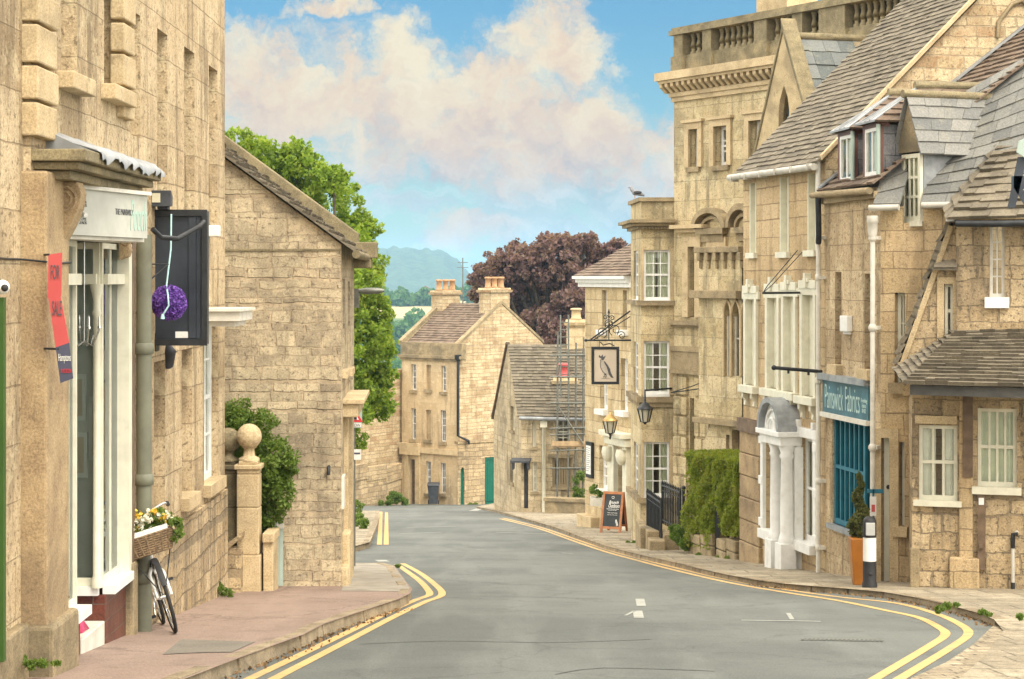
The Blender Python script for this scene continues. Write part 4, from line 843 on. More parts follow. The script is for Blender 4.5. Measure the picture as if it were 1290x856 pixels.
# ------------------------------------------------------------------ bicycle with flower basket
def bicycle():
    Pf = Vector((*G(221.5, 798, .12), 0)); Pf.z = gz(Pf.y, .12); Pr = Vector((*G(210, 789.5, .12), 0)); d = Vector((Pr.x - Pf.x, Pr.y - Pf.y, 0)).normalized(); Pr = Pf + d * 1.08; Pr.z = gz(Pr.y, .12)
    fx = (Pf - Pr).normalized(); side = fx.cross(Vector((0, 0, 1))).normalized(); upv = side.cross(fx).normalized(); lean = R(16)
    # the machine leans towards the wall (-x)
    sgn = -1 if side.x > 0 else 1
    U = (upv * math.cos(lean) + side * sgn * math.sin(lean)).normalized(); Sd = fx.cross(U).normalized()
    W = lambda a, b, c: Pr + fx * a + Sd * b + U * c
    bk = thing('bicycle', 'old black and white bicycle leaning on the wall beneath a wicker basket', 'bicycle', Pr)
    rw = .33
    for a in (0, 1.08):
        k = MB(); k.torus(W(a, 0, rw + .018), Sd, rw, .018, 36, 7); wh = k.build('wheel', M['tyre rubber'], bk)
        k = MB(); k.torus(W(a, 0, rw + .018), Sd, rw - .022, .009, 36, 5); k.tube([W(a, -.04, rw + .018), W(a, .04, rw + .018)], .022, 8)
        for i in range(14): t = i * 2 * math.pi / 14; k.tube([W(a, .025 * (-1) ** i, rw + .018), W(a + (rw - .02) * math.cos(t), 0, rw + .018 + (rw - .02) * math.sin(t))], .0022, 4, False)
        k.build('rim', M['chrome'], wh)
    k = MB()
    for a, t0, t1 in ((0, .3, 2.9), (1.08, .35, 2.3)):
        n = 14; vs = []
        for i in range(n + 1):
            t = t0 + (t1 - t0) * i / n
            for b in (-.028, 0, .028): vs.append(W(a + (rw + .04 - abs(b) * .3) * math.cos(t), b, rw + .018 + (rw + .04 - abs(b) * .3) * math.sin(t)))
        k.add(vs, [(i * 3 + j, i * 3 + j + 1, i * 3 + 4 + j, i * 3 + 3 + j) for i in range(n) for j in (0, 1)], True)
    k.pieces('mudguard', M['rubber black'], bk)
    k = MB(); bb = W(.44, 0, .29); st = W(.27, 0, .78); h0, h1 = W(.86, 0, .62), W(.81, 0, .86)
    k.tube([bb, st], .017); k.tube([bb, h0], .019); k.tube([W(.36, 0, .52), h1 - (h1 - h0) * .15], .017); k.tube([h0, h1], .021)
    for s in (-.05, .05): k.tube([bb, W(0, s, rw + .018)], .010); k.tube([st, W(0, s, rw + .018)], .009)
    k.build('frame', M['white paint'], bk)
    k = MB(); k.tube([h1, W(.9, 0, .56)], .018)
    for s in (-.065, .065): k.tube([W(.88, s * .4, .62), W(.91, s, .56), W(1.08, s, rw + .018)], [.018, .018, .013])
    k.build('fork', M['white paint'], bk)
    k = MB(); k.tube([W(.79, 0, .86), W(.79, 0, 1.10)], .014); k.tube([W(.62, -.31, 1.13), W(.72, -.26, 1.15), W(.80, -.1, 1.12), W(.80, .1, 1.12), W(.72, .26, 1.15), W(.62, .31, 1.13)], .012); hbm = k.build('handlebar', M['chrome'], bk)
    for s in (-1, 1): k = MB(); k.tube([W(.50, s * .32, 1.115), W(.66, s * .30, 1.14)], .02); k.build('grip', M['rubber black'], hbm)
    k = MB(); k.tube([st, W(.24, 0, .86)], .013); k.build('seat_post', M['chrome'], bk)
    k = MB(); k.sphere(W(.20, 0, .90), .12, 12, 8, (.7, 1.1, .4)); k.build('saddle', M['rubber black'], bk)
    k = MB(); k.torus(W(.44, .05, .29), Sd, .085, .008, 20, 5); k.tube([W(.44, .06, .29), W(.50, .09, .15)], .009); k.tube([W(.44, -.06, .29), W(.38, -.09, .43)], .009); k.build('crank', M['chrome'], bk)
    for (a, b, c) in ((.50, .13, .15), (.38, -.13, .43)): k = MB(); k.obox(W(a, b, c), fx * .035, Sd * .045, U * .012); k.build('pedal', M['rubber black'], bk)
    # wicker basket over the front wheel, real weave bands round tapering walls
    k = MB(); ba, bz, L, Wd, H = 1.02, .76, .20, .235, .17
    for i in range(9):
        q = i / 8; l, w, z = L * (.78 + .22 * q), Wd * (.80 + .2 * q), bz + H * q; ring = [W(ba + l / 2 * x, w * y / 1.0, z) for x, y in ((-1, -1), (1, -1), (1, 1), (-1, 1), (-1, -1))]; k.tube(ring, .0125, 6)
    for i in range(26):
        t = i / 26 * 4; sgm = int(t); fr_ = t - sgm; cn = ((-1, -1), (1, -1), (1, 1), (-1, 1), (-1, -1)); x = cn[sgm][0] + (cn[sgm + 1][0] - cn[sgm][0]) * fr_; y = cn[sgm][1] + (cn[sgm + 1][1] - cn[sgm][1]) * fr_
        k.tube([W(ba + L * .39 * x, Wd * .80 * y, bz), W(ba + L / 2 * x, Wd * y, bz + H)], .013, 5)
    k.obox(W(ba, 0, bz), fx * L * .4, Sd * Wd * .8, U * .008); k.build('basket', M['wicker'], bk)
    k = MB(); k.tube([W(.94, -Wd * .9, .81), W(1.08, 0, rw + .02)], .006); k.tube([W(.94, Wd * .9, .81), W(1.08, 0, rw + .02)], .006); k.build('basket_stay', M['black iron'], bk)
    fp = thing('flower_trough', 'white trough of yellow and white flowers sitting in the bicycle basket', 'flowers', W(ba, 0, bz + .02))
    k = MB(); k.hexa([W(ba + sx * .085, sy * .185, bz + .05) for sx, sy in ((-1, -1), (1, -1), (1, 1), (-1, 1))] + [W(ba + sx * .10, sy * .205, bz + .225) for sx, sy in ((-1, -1), (1, -1), (1, 1), (-1, 1))]); k.build('trough', M['white paint'], fp)
    rg = np.random.default_rng(8); bl = [(tuple(W(ba, s, bz + .28)), (.11, .12, .09)) for s in (-.22, -.1, .03, .15, .25)] + [(tuple(W(ba + .1, -.27, bz + .15)), (.06, .06, .12)), (tuple(W(ba + .08, .27, bz + .2)), (.05, .05, .06))]
    leaf_cloud('leaves', clumps(bl, 2600, 14, .4, 5), .024, M['weed leaves'], fp, .55, 6)
    for nm, mt, n, sd in (('white_flower', 'white petals', 14, 3), ('yellow_flower', 'yellow petals', 13, 44)):
        r2 = np.random.default_rng(sd)
        for i in range(n): c = np.array(W(ba + .06 + r2.uniform(-.05, .06), r2.uniform(-.26, .26), bz + r2.uniform(.25, .37))); leaf_cloud(nm, c + r2.normal(size=(26, 3)) * .016, .019, M[mt], fp, .75, sd + i)
bicycle()
# ------------------------------------------------------------------ forecourt wall, gate piers, bush, side gate
def gate_pier(x0, x1, y, vtop, vball, mat, label, ballmat):
    r = thing('gate_pier', label, 'gate pier', ((x0 + x1) / 2, y, gz(y, .1)), 'stone gate piers with ball finials')
    w = (x1 - x0); z1 = zv(vtop, y); k = MB(); hs = [GZ0, zv(700, y), zv(640, y), zv(598, y), z1]
    for i, (a, b) in enumerate(zip(hs, hs[1:])): e = .02 if i == 0 else 0; k.box(x0 - e, x1 + e, y - e, y + w + e, a + .004, b)
    k.build('shaft', M[mat], r, uv=True, bevel=.014)
    k = MB(); k.box(x0 - .03, x1 + .03, y - .03, y + w + .03, z1 + .002, z1 + .06); k.box(x0 + .02, x1 - .02, y + .02, y + w - .02, z1 + .06, z1 + .10); k.build('cap', M[mat], r, uv=True, bevel=.012)
    c = Vector(((x0 + x1) / 2, y + w / 2, z1 + .1)); rr = zv(vball - 16, y) - zv(vball, y); k = MB(); zb = zv(vball, y)
    k.lathe(c, [(.13, 0), (.13, .03), (.075, .06), (.065, max(.08, zb - c.z - rr * 1.0)), (.10, max(.1, zb - c.z - rr * .85))], 16); k.sphere((c.x, c.y, zb), rr, 22, 14); k.build('ball_finial', M[ballmat], r, uv=True)
gate_pier(xu(298, 23.9), xu(326, 23.9), 23.9, 592, 551, 'dressed stone', 'clean pale stone gate pier with a round ball finial', 'dressed stone')
gate_pier(xu(274, 24.1), xu(297.5, 24.1), 24.1, 592, 556, 'lichen stone', 'dark weathered stone gate pier half hidden behind the pale one', 'lichen stone')
k = MB(); k.prism([(xu(283, 23.65), 23.65, zv(688, 23.65)), (xu(305, 23.65), 23.65, zv(672, 23.65)), (xu(305, 23.65), 23.65, zv(677, 23.65)), (xu(283, 23.65), 23.65, zv(696, 23.65))], (0, .4, 0)); k.box(xu(281, 23.66), xu(303, 23.66), 23.68, 23.97, GZ0, zv(692, 23.66)); k.build('garden_wall', M['boundary wall stone'], uv=True, label='short stone garden wall with sloping coping in front of the weathered gate pier', cat='wall')
k = MB(); k.box(xu(331, 23.95), xu(344, 23.95), 23.97, 24.5, GZ0, zv(684, 23.95)); k.box(xu(330, 23.92), xu(345, 23.92), 23.93, 24.55, zv(684, 23.95), zv(672, 23.95)); k.build('stone_block', M['dressed stone'], uv=True, bevel=.015, label='low pale stone block with flat coping at right foot of the gate pier', cat='wall')
bl = [(tuple(P(u, v, 24.55 + dy)), (r / FPX * 24.5,) * 3) for u, v, r, dy in ((315, 545, 36, 0), (345, 580, 34, -.1), (300, 530, 26, .1), (350, 625, 24, -.1), (325, 610, 38, .1), (340, 650, 18, 0), (320, 660, 24, .1), (362, 590, 16, 0), (295, 580, 30, .1))]
bu = thing('bush', 'dense dark green bush growing behind the ball-topped gate pier', 'bush', (xu(325, 24.6), 24.6, gz(24.6, .1)))
k = MB(); 
for i in range(7): k.tube([(xu(325, 24.6) + .03 * (i - 3), 24.6, gz(24.6)), Vector(bl[i][0])], [.025, .008], 6)
k.build('stem', M['bark'], bu); leaf_cloud('foliage', clumps(bl, 20000, 30, .33, 31), .027, M['bush leaves'], bu, .5, 31)
sgp = thing('side_gate', 'narrow pale grey boarded gate between the bush and the gabled house', 'gate', (xu(344, 24.7), 24.7, gz(24.7, .1)))
k = MB()
for i in range(5): x = xu(331 + i * 5.2, 24.7); k.box(x, x + .048, 24.7, 24.73, gz(24.7, .14), zv(652, 24.7))
k.build('boards', M['sage plastic'], sgp); k = MB(); k.box(xu(329, 24.7), xu(358, 24.7), 24.68, 24.7, zv(666, 24.7), zv(660, 24.7)); k.box(xu(344.5, 24.66), xu(349, 24.66), 24.64, 24.7, gz(24.7, .1), zv(640, 24.7)); k.build('frame', M['dull white paint'], sgp)
# ------------------------------------------------------------------ gabled stone house facing the camera
gh = thing('gabled_house', 'gable-ended rubble stone house on the left corner, its blank gable facing the camera', 'house', (-2.2, 25, gz(25)))
Yg2 = 25.; xc = xu(430, Yg2); fg = Fac(-9.2, Yg2, xc, Yg2); fs2 = Fac(xc, Yg2, xc - .17, 29.1)
zb = -3.4; ze = zv(308, Yg2); sl = .735; xr = -5.6; zr = ze + (xc - xr) * sl
k = MB(); k.wall(fg, [(0, zb), (fg.len, zb), (fg.len, ze), (xr + 9.2, zr), (0, zr - (xr + 9.2) * sl)])
rc_ = lambda u0, u1, v0, v1, y: (u0, u1, v0, v1)
H2 = [(.35, 1.0, zv(465, 26), zv(352, 26)), (1.9, 2.6, zv(465, 27), zv(355, 27)), (1.0, 2.0, -3.3, zv(520, 26.5))]
k.wall(fs2, [(0, zb), (fs2.len, zb), (fs2.len, ze), (0, ze)], H2, .22)
k.quad((-9.2, Yg2, zb), (-9.2, 29.1, zb), (-9.2, 29.1, ze), (-9.2, Yg2, zr - (xr + 9.2) * sl)); k.poly([(-9.2, 29.1, zb), (xc - .17, 29.1, zb), (xc - .17, 29.1, ze), (xr, 29.1, zr), (-9.2, 29.1, ze)])
k.build('wall', M['rubble gable stone'], gh, uv=True)
k = MB(); zs = zv(315, Yg2); k.box(-9, xc - .005, Yg2 - .02, Yg2, zs - .012, zs + .012); k.build('string_course', M['lichen stone'], gh, uv=True)
window(fs2, H2[0], gh, 2, 3, 'dull white paint', .14); window(fs2, H2[1], gh, 2, 3, 'dull white paint', .14)
k = MB(); k.fb(fs2, 1.02, 1.98, -2.7, H2[2][3] - .02, -.2, -.14); dd = k.build('door', M['brown timber'], gh); k = MB(); k.sphere(fs2.p(1.12, -1.7, -.12), .03); k.build('handle', M['brass'], dd)
k = MB(); k.fb(fs2, .45, 2.5, zv(519, 26.5), zv(503, 26.5), -.02, .2); k.fb(fs2, .4, 2.55, zv(503, 26.5), zv(497, 26.5), -.02, .28); k.fb(fs2, .7, .98, -3.0, zv(519, 26.5), -.02, .06); k.fb(fs2, 2.02, 2.3, -3.0, zv(519, 26.5), -.02, .06); k.build('door_surround', M['dressed stone'], gh, uv=True, bevel=.01)
k = MB(); k.fb(fs2, .3, .72, -3.2, zv(668, 25.6), -.02, .10); k.fb(fs2, .0, .35, -3.2, zv(712, 25.2), -.02, .09); k.build('plinth', M['dressed stone'], gh, uv=True, bevel=.03)
ov = .17; oy = .10   # tiled slope to the street with its ragged verge, and the back slope
tile_roof('roof', (xc + ov, Yg2 - oy, ze - ov * sl + .03), (xc + ov - .17, 29.1, ze - ov * sl + .03), (xr, 29.1, zr + .03), (xr, Yg2 - oy, zr + .03), .2, .26, M['stone roof tile'], gh, .035, seed=5)
tile_roof('roof_back', (-9.4, 29.1, ze - .1), (-9.4, Yg2 - oy, ze - .1), (xr, Yg2 - oy, zr + .03), (xr, 29.1, zr + .03), .24, .3, M['stone roof tile'], gh, .035, seed=6)
k = MB(); yk = 28.9; ztop = lambda x: ze + (xc - x) * sl + .16
k.prism([(xc - .1, yk, ztop(xc - .1) - .3), (xc - .1, yk, ztop(xc - .1)), (xr, yk, ztop(xr)), (xr, yk, ztop(xr) - .3)], (0, .3, 0)); k.box(xc - .22, xc + .18, yk - .02, yk + .32, ztop(xc) - .30, ztop(xc) - .06); k.box(xc - .2, xc + .1, yk - .01, yk + .31, ztop(xc) - .45, ztop(xc) - .3); k.build('parapet_coping', M['lichen stone'], gh, uv=True, bevel=.015)
k = MB(); ge = xc + ov; k.tube([(ge + .03, Yg2 - .1, ze - .13), (ge - .14, 29.1, ze - .13)], .055, 10); k.build('gutter', M['lichen stone'], gh, uv=True)
k = MB(); k.tube([fg.p(fg.len - .16, zv(588, Yg2), .0), fg.p(fg.len - .16, zv(590, Yg2), .06), fg.p(fg.len - .16, zv(598, Yg2), .06)], .022, 8); k.build('iron_stub', M['black iron'], gh)
k = MB(); k.fb(fs2, .05, .5, zv(640, 25.2), zv(600, 25.2), .0, .03); k.build('notice_board', M['dull white paint'], gh)
# street light and signs past the corner
yl = 29.6; sl_ = thing('street_light', 'slim grey street light arm reaching out from the gabled house corner', 'street light', P(449, 390, yl)); k = MB(); k.box(xu(446, yl), xu(452, yl), yl - .05, yl + .08, zv(388, yl), zv(364, yl)); k.build('control_box', M['galvanised steel'], sl_)
k = MB(); k.tube([P(449, 368, yl), P(462, 366, yl)], .022, 8); k.build('arm', M['galvanised steel'], sl_); k = MB(); a, b = P(452, 367, yl), P(484, 366.5, yl); k.tube([a, a.lerp(b, .3), a.lerp(b, .8), b], [.03, .05, .045, .02], 10); k.build('lamp_head', M['galvanised steel'], sl_)
yp = 30.2; xq = xu(445, yp); po = thing('sign_post', 'grey post with a red triangle warning sign by the corner house', 'road sign', (xq, yp, gz(yp, .1)))
k = MB(); k.tube([(xq, yp, gz(yp)), (xq, yp, zv(500, yp))], .035, 10); k.build('post', M['galvanised steel'], po)
k = MB(); k.box(xu(432, yp), xu(456.5, yp), yp - .06, yp - .045, zv(539, yp), zv(506, yp)); bd = k.build('board', M['sage plastic'], po)
def tri(s, y, mat, nm):
    cx_, cz = xu(445, yp), zv(524, yp); k = MB(); k.prism([(cx_ - s, y, cz - s * .62), (cx_ + s, y, cz - s * .62), (cx_, y, cz + s * 1.1)], (0, .004, 0)); return k.build(nm, M[mat], bd)
tri(.155, yp - .064, 'red lettering', 'red_triangle'); tri(.095, yp - .068, 'white paint', 'white_triangle'); k = MB(); k.box(xu(440, yp), xu(450, yp), yp - .0725, yp - .069, zv(528.5, yp), zv(525, yp)); k.build('symbol', M['rubber black'], bd)
k = MB(); k.box(xu(434, yp), xu(455.5, yp), yp - .066, yp - .061, zv(538, yp), zv(533, yp)); pl_ = k.build('plate', M['white paint'], bd)
text_part('SLOW', Fac(xu(436, yp), yp - .067, xu(455, yp), yp - .067), (.08, .23, zv(537.3, yp), zv(533.8, yp)), 'dark lettering', bd, .001)
k = MB(); k.box(xu(436, yp), xu(455, yp), yp - .06, yp - .045, zv(579, yp), zv(566, yp)); nb2 = k.build('name_plate', M['white paint'], po); k = MB(); k.box(xu(437, yp), xu(454, yp), yp - .064, yp - .0605, zv(572, yp), zv(570, yp)); k.build('band', M['navy board'], nb2)
# ------------------------------------------------------------------ walls and greenery at the bottom of the hill, left
fa = Fac(xu(440, 92), 92, xu(512, 96), 96); za = zv(470, 95)
k = MB(); k.wall(fa, [(-4, -12), (fa.len, -12), (fa.len, za), (-4, za)]); k.fb(fa, -4, fa.len, za, za + .15, -.4, .08); k.fb(fa, -4, fa.len, -12, za, -.35, -.05); k.build('high_wall', M['brick rubble stone'], uv=True, label='tall rubble stone wall standing left of the three-storey house', cat='wall')
k = MB(); pts = [(xu(436, 88), 88), (xu(462, 90), 90), (xu(486, 91.3), 91.3), (xu(505.5, 93.5), 93.5)]
for (x0, y0), (x1, y1) in zip(pts, pts[1:]):
    f = Fac(x0, y0, x1, y1); zz0, zz1 = zv(590 + 0, y0), zv(600, y1); k.wall(f, [(0, -11), (f.len, -11), (f.len, zz1), (0, zz0)]); k.fb(f, -.02, f.len + .02, min(zz0, zz1) - .1, max(zz0, zz1) + .03, -.3, .05)
k.build('roadside_wall', M['boundary wall stone'], uv=True, label='low curving roadside wall at the foot of the tall rubble wall', cat='wall')
def weeds(label, pts, n, leaf, seed, mat='weed leaves', cat='weeds', name='weeds'):
    leaf_cloud(name, clumps(pts, int(n * 2.2), 16, .4, seed), leaf * .62, M[mat], None, .35, seed, label=label, cat=cat)
bp_ = lambda u, v, r, Y, fz=1.0: (tuple(P(u, v, Y)), (r / FPX * Y, r / FPX * Y, r / FPX * Y * fz))
weeds('green shrub and nettles at the foot of the roadside wall by the three-storey house', [bp_(499, 627, 9, 90.5), (bp_(490, 632, 6, 90)), bp_(509, 632, 6, 90.5), bp_(480, 634, 4, 89.5)], 1500, .10, 41, 'bush leaves', 'shrub', 'shrub')
weeds('rough green weeds on the far left pavement behind the gabled house', [bp_(449, 655, 10, 52), bp_(456, 662, 7, 50), bp_(460, 658, 5, 50), bp_(448, 640, 9, 54)], 900, .09, 42)
weeds('small tuft of weeds at the foot of the left building near the garden wall', [bp_(281, 744, 7, 22.8), bp_(276, 738, 5, 22.9), bp_(290, 748, 5, 22.8)], 420, .03, 43)
weeds('dry grass tuft at the base of the shop pilaster', [bp_(20, 832, 12, 13.75, .5), bp_(45, 836, 14, 13.7, .4), bp_(70, 836, 7, 13.7, .3)], 500, .035, 44)
weeds('weed tuft growing at the left kerb corner beside the yellow lines', [bp_(501, 713, 4, 30.6, .5)], 160, .03, 45)
# ================================================================== bottom of the hill
# ------------------------------------------------------------------ three-storey house with two chimneys
hh = thing('terraced_house', 'three-storey stone house with two pot-topped chimneys at the foot of the hill', 'house', (-2.6, 93, gz(93)))
hf = Fac(-5.43, 95.36, -2.6, 93.0); hgx, hgy = (-2.6 + 2.08 * 2), (93 + 2.08 * 2 * 1.2); hg = Fac(-2.6, 93.0, hgx, hgy)
ZB = -12; ZE = zv(437, 93); ZR = zv(383, 95.4); L = hg.len
blank = [(537, 543, 460, 491), (536.5, 543, 517, 554)]
wins = [(518, 524.6, 459, 492), (556, 562.2, 461, 494), (518, 524.2, 514.6, 554), (555, 562, 517, 557), (536.5, 543, 581.5, 622), (555, 561.7, 583.5, 622)]
door = (516.8, 523.6, 579, 637)
k = MB(); HW = [hf.rect(*w) for w in wins]; HB = [hf.rect(*w) for w in blank]; HD = hf.rect(*door)
k.wall(hf, [(0, ZB), (hf.len, ZB), (hf.len, ZE + .15), (0, ZE + .15)], HW + HB + [HD], .22); k.build('front_wall', M['render front stone'], hh, uv=True)
k = MB()
for b in HB: k.fb(hf, b[0], b[1], b[2], b[3], -.3, -.16)
k.pieces('blind_window', M['render front stone'], hh, uv=True)
for b in HB: k = MB(); k.fb(hf, b[0] - .08, b[1] + .08, b[2] - .16, b[2] + .003, -.16, .1); k.build('sill', M['weathered stone'], hh, uv=True)
for w in HW: window(hf, w, hh, 3, 4, 'white paint', .12, .05, .025, sill='weathered stone', sillh=.14, sillp=.1)
k = MB(); k.wall(hg, [(0, ZB), (L, ZB), (L, ZE), (L / 2, ZR), (0, ZE)]); bk0, bk1 = Vector((hgx, hgy, 0)), Vector((-5.43 + 4.16, 95.36 + 4.99, 0))
k.quad(bk0 + Vector((0, 0, ZB)), bk1 + Vector((0, 0, ZB)), bk1 + Vector((0, 0, ZE)), bk0 + Vector((0, 0, ZE)))
lf = Fac(*hf.p(0, 0).xy, bk1.x, bk1.y); k.add([lf.p(0, ZB), lf.p(lf.len, ZB), lf.p(lf.len, ZE), lf.p(lf.len / 2, ZR), lf.p(0, ZE)], [(0, 1, 2, 3, 4)])
k.build('gable_wall', M['brick rubble stone'], hh, uv=True)
rdg0, rdg1 = hg.p(L / 2, ZR), lf.p(lf.len / 2, ZR)
tile_roof('roof', hf.p(.1, ZE, -.15), hf.p(hf.len - .1, ZE, -.15), rdg0, rdg1, .2, .22, M['brown roof tile'], hh, .03, seed=8)
tile_roof('roof_back', bk0 + Vector((0, 0, ZE)), bk1 + Vector((0, 0, ZE)), rdg1, rdg0, .3, .4, M['brown roof tile'], hh, .03, seed=9)
k = MB()
def coping(k, a, b, w, t, d):
    a, b, d = Vector(a), Vector(b), Vector(d); up_ = Vector((0, 0, t)); k.hexa([a, b, b + d * w, a + d * w, a + up_, b + up_, b + d * w + up_, a + d * w + up_])
dn = Vector((hg.n.x, hg.n.y, 0))
coping(k, hg.p(-.05, ZE, -.22), hg.p(L / 2, ZR, -.22), .26, .14, dn); coping(k, hg.p(L + .05, ZE, -.22), hg.p(L / 2, ZR, -.22), .26, .14, dn)
coping(k, lf.p(0, ZE + .02, 0), lf.p(lf.len / 2, ZR, 0), .25, .2, -Vector((lf.n.x, lf.n.y, 0)) * -1 * -1); k.pieces('verge_coping', M['weathered stone'], hh, uv=True)
zt_, zm = zv(433, 93), zv(449, 93)
k = MB(); k.fb(hf, -.02, hf.len + .3, zm, zt_, -.25, .05); k.fb(hf, -.1, hf.len + .38, zm - .14, zm, -.2, .2); k.fb(hf, -.06, hf.len + .34, zm - .26, zm - .14, -.2, .1); k.build('parapet', M['weathered stone'], hh, uv=True)
zs1, zs0 = hf.z(560, 566), hf.z(560, 573); k = MB(); k.fb(hf, 0, hf.len + .05, zs0, zs1, -.05, .1); k.fb(hf, .05, 1.3, zs0 - .12, zs1 + .18, -.05, .22)
for s in ((HD[0] - .32, HD[0] - .04), (HD[1] + .04, HD[1] + .32)): k.fb(hf, s[0], s[1], ZB, zs0 - .12, -.05, .1)
k.build('door_surround', M['dressed stone'], hh, uv=True)
k = MB(); k.fb(hf, HD[0], HD[1], ZB, HD[3], -.2, -.14); dd = k.build('door', M['brown timber'], hh); k = MB(); k.sphere(hf.p(HD[1] - .1, HD[2] + 1.2, -.13), .05); k.build('handle', M['brass'], dd)
def stack(name, c, dx, dy, w1, w2, z0, z1, mat, pots, potmat, parent):
    dx, dy = Vector((*dx, 0)), Vector((*dy, 0)); c = Vector((c[0], c[1], 0)); Zv = lambda z: Vector((0, 0, z)); k = MB()
    ring = lambda e, z: [c - dx * (w1 + e) - dy * (w2 + e) + Zv(z), c + dx * (w1 + e) - dy * (w2 + e) + Zv(z), c + dx * (w1 + e) + dy * (w2 + e) + Zv(z), c - dx * (w1 + e) + dy * (w2 + e) + Zv(z)]
    k.hexa(ring(0, z0) + ring(0, z1 - .22)); k.hexa(ring(.09, z1 - .22) + ring(.12, z1 - .10)); k.hexa(ring(.05, z1 - .10) + ring(.03, z1)); ch = k.build(name, M[mat], parent, uv=True)
    for t in pots:
        k = MB(); chimney_pot(k, c + dx * t + Zv(z1 - .01), .56, .155); k.build('chimney_pot', M[potmat], ch)
    return ch
g2, f2 = tuple(hg.d), tuple(hf.d)
pc = hg.p(L / 2, 0, -.45); stack('chimney', (pc.x, pc.y), g2, f2, .72, .38, ZE + 1, zv(363, 95.6), 'brick rubble stone', (-.5, 0, .5), 'terracotta pot', hh)
pc = lf.p(lf.len / 2, 0, -.4 if lf.n.x > 0 else .4); pc = rdg1; stack('chimney', (pc.x, pc.y), g2, f2, .66, .38, ZE + 1, zv(366, 97.8), 'brick rubble stone', (-.5, 0, .5), 'terracotta pot', hh)
k = MB(); e = hf.p(hf.len + .12, 0, .12); k.tube([(e.x, e.y, zv(452, 93)), (e.x, e.y, zv(549, 93)), (e.x + .5, e.y + .2, zv(556, 93)), (e.x + .52, e.y + .2, zv(560, 93))], .07, 8); k.lathe((e.x, e.y, zv(455, 93)), [(.08, 0), (.17, .12), (.17, .3)], 8); k.build('drainpipe', M['black iron'], hh)
xa, ya = xu(583, 97), 97.; k = MB(); k.tube([(xa, ya, zv(386, ya)), (xa, ya, zv(325, ya))], .03, 6); zA = zv(331, ya)
for i in range(7): k.tube([(xa - .25, ya - .2 + .1 * i, zA), (xa + .25, ya - .2 + .1 * i, zA)], .015, 5)
k.tube([(xa, ya - .6, zA), (xa, ya + .6, zA)], .018, 5); k.tube([(xa - .28, ya, zA - .25), (xa + .28, ya, zA - .25)], .015, 5); k.build('aerial', M['galvanised steel'], hh)
# yard wall with green door and green gate
yw = Fac(xu(576.5, 92.9), 92.9, xu(640, 94.6), 94.6); ywt = zv(558, 93.5)
gt = yw.rect(611, 626.5, 576, 636); ad = yw.rect(580.2, 585.2, 589, 637); arch = [(ad[0], -12), (ad[1], -12), (ad[1], ad[3] - .25)] + [((ad[0] + ad[1]) / 2 + (ad[1] - ad[0]) / 2 * math.cos(t), ad[3] - .25 + .25 * math.sin(t)) for t in np.linspace(.3, math.pi - .3, 6)] + [(ad[0], ad[3] - .25)]
arch = [(a, max(b, -11.9)) for a, b in arch]; gt = (gt[0], gt[1], -11.8, gt[3])
yr = thing('yard_wall', 'rubble yard wall beside the three-storey house with a green arched door and green gate', 'wall', yw.p(1, gz(93)))
k = MB(); k.wall(yw, [(0, -12), (yw.len, -12), (yw.len, ywt), (0, ywt)], [gt, arch], .25); k.fb(yw, 0, yw.len, ywt, ywt + .1, -.3, .05); k.build('wall', M['boundary wall stone'], yr, uv=True)
k = MB(); k.fb(yw, ad[0], ad[1], -11, ad[3], -.2, -.12); k.build('door', M['green door paint'], yr)
k = MB(); n = 7; w = (gt[1] - gt[0]) / n
for i in range(n): k.fb(yw, gt[0] + i * w + .008, gt[0] + (i + 1) * w - .008, -9.25, gt[3] - .12, -.14, -.09)
k.fb(yw, gt[0], gt[1], -11, gt[3] - .12, -.19, -.142); k.fb(yw, gt[0], gt[1], gt[3] - .12, gt[3] - .02, -.16, -.05); k.build('gate', M['green door paint'], yr)
# wheelie bin
bp = Vector((*G(546, 636), 0)); bp.z = gz(bp.y); r = thing('wheelie_bin', 'dark grey wheelie bin standing before the three-storey house', 'bin', bp)
B = lambda x, y, z: bp + Vector((x, y, z)); k = MB(); k.hexa([B(-.2, -.24, .06), B(.2, -.24, .06), B(.2, .2, .06), B(-.2, .2, .06), B(-.27, -.32, .94), B(.27, -.32, .94), B(.27, .28, .94), B(-.27, .28, .94)]); k.build('body', M['dark cladding'], r, bevel=.015)
k = MB(); k.hexa([B(-.3, -.36, .945), B(.3, -.36, .945), B(.3, .30, .965), B(-.3, .30, .965), B(-.26, -.3, 1.0), B(.26, -.3, 1.0), B(.27, .3, 1.05), B(-.27, .3, 1.05)]); k.tube([B(-.27, .36, .99), B(.27, .36, .99)], .025); k.build('lid', M['dark cladding'], r)
for s in (-.24, .24): k = MB(); k.lathe(B(s - .025, .2, .1), [(.1, 0), (.1, .05)], 14, (1, 0, 0)); k.build('wheel', M['rubber black'], r)
weeds('small weeds growing at the foot of the yard wall between its two green doors', [bp_(593, 636, 4, 93, .5), bp_(600, 635, 3, 93, .5)], 160, .08, 46)
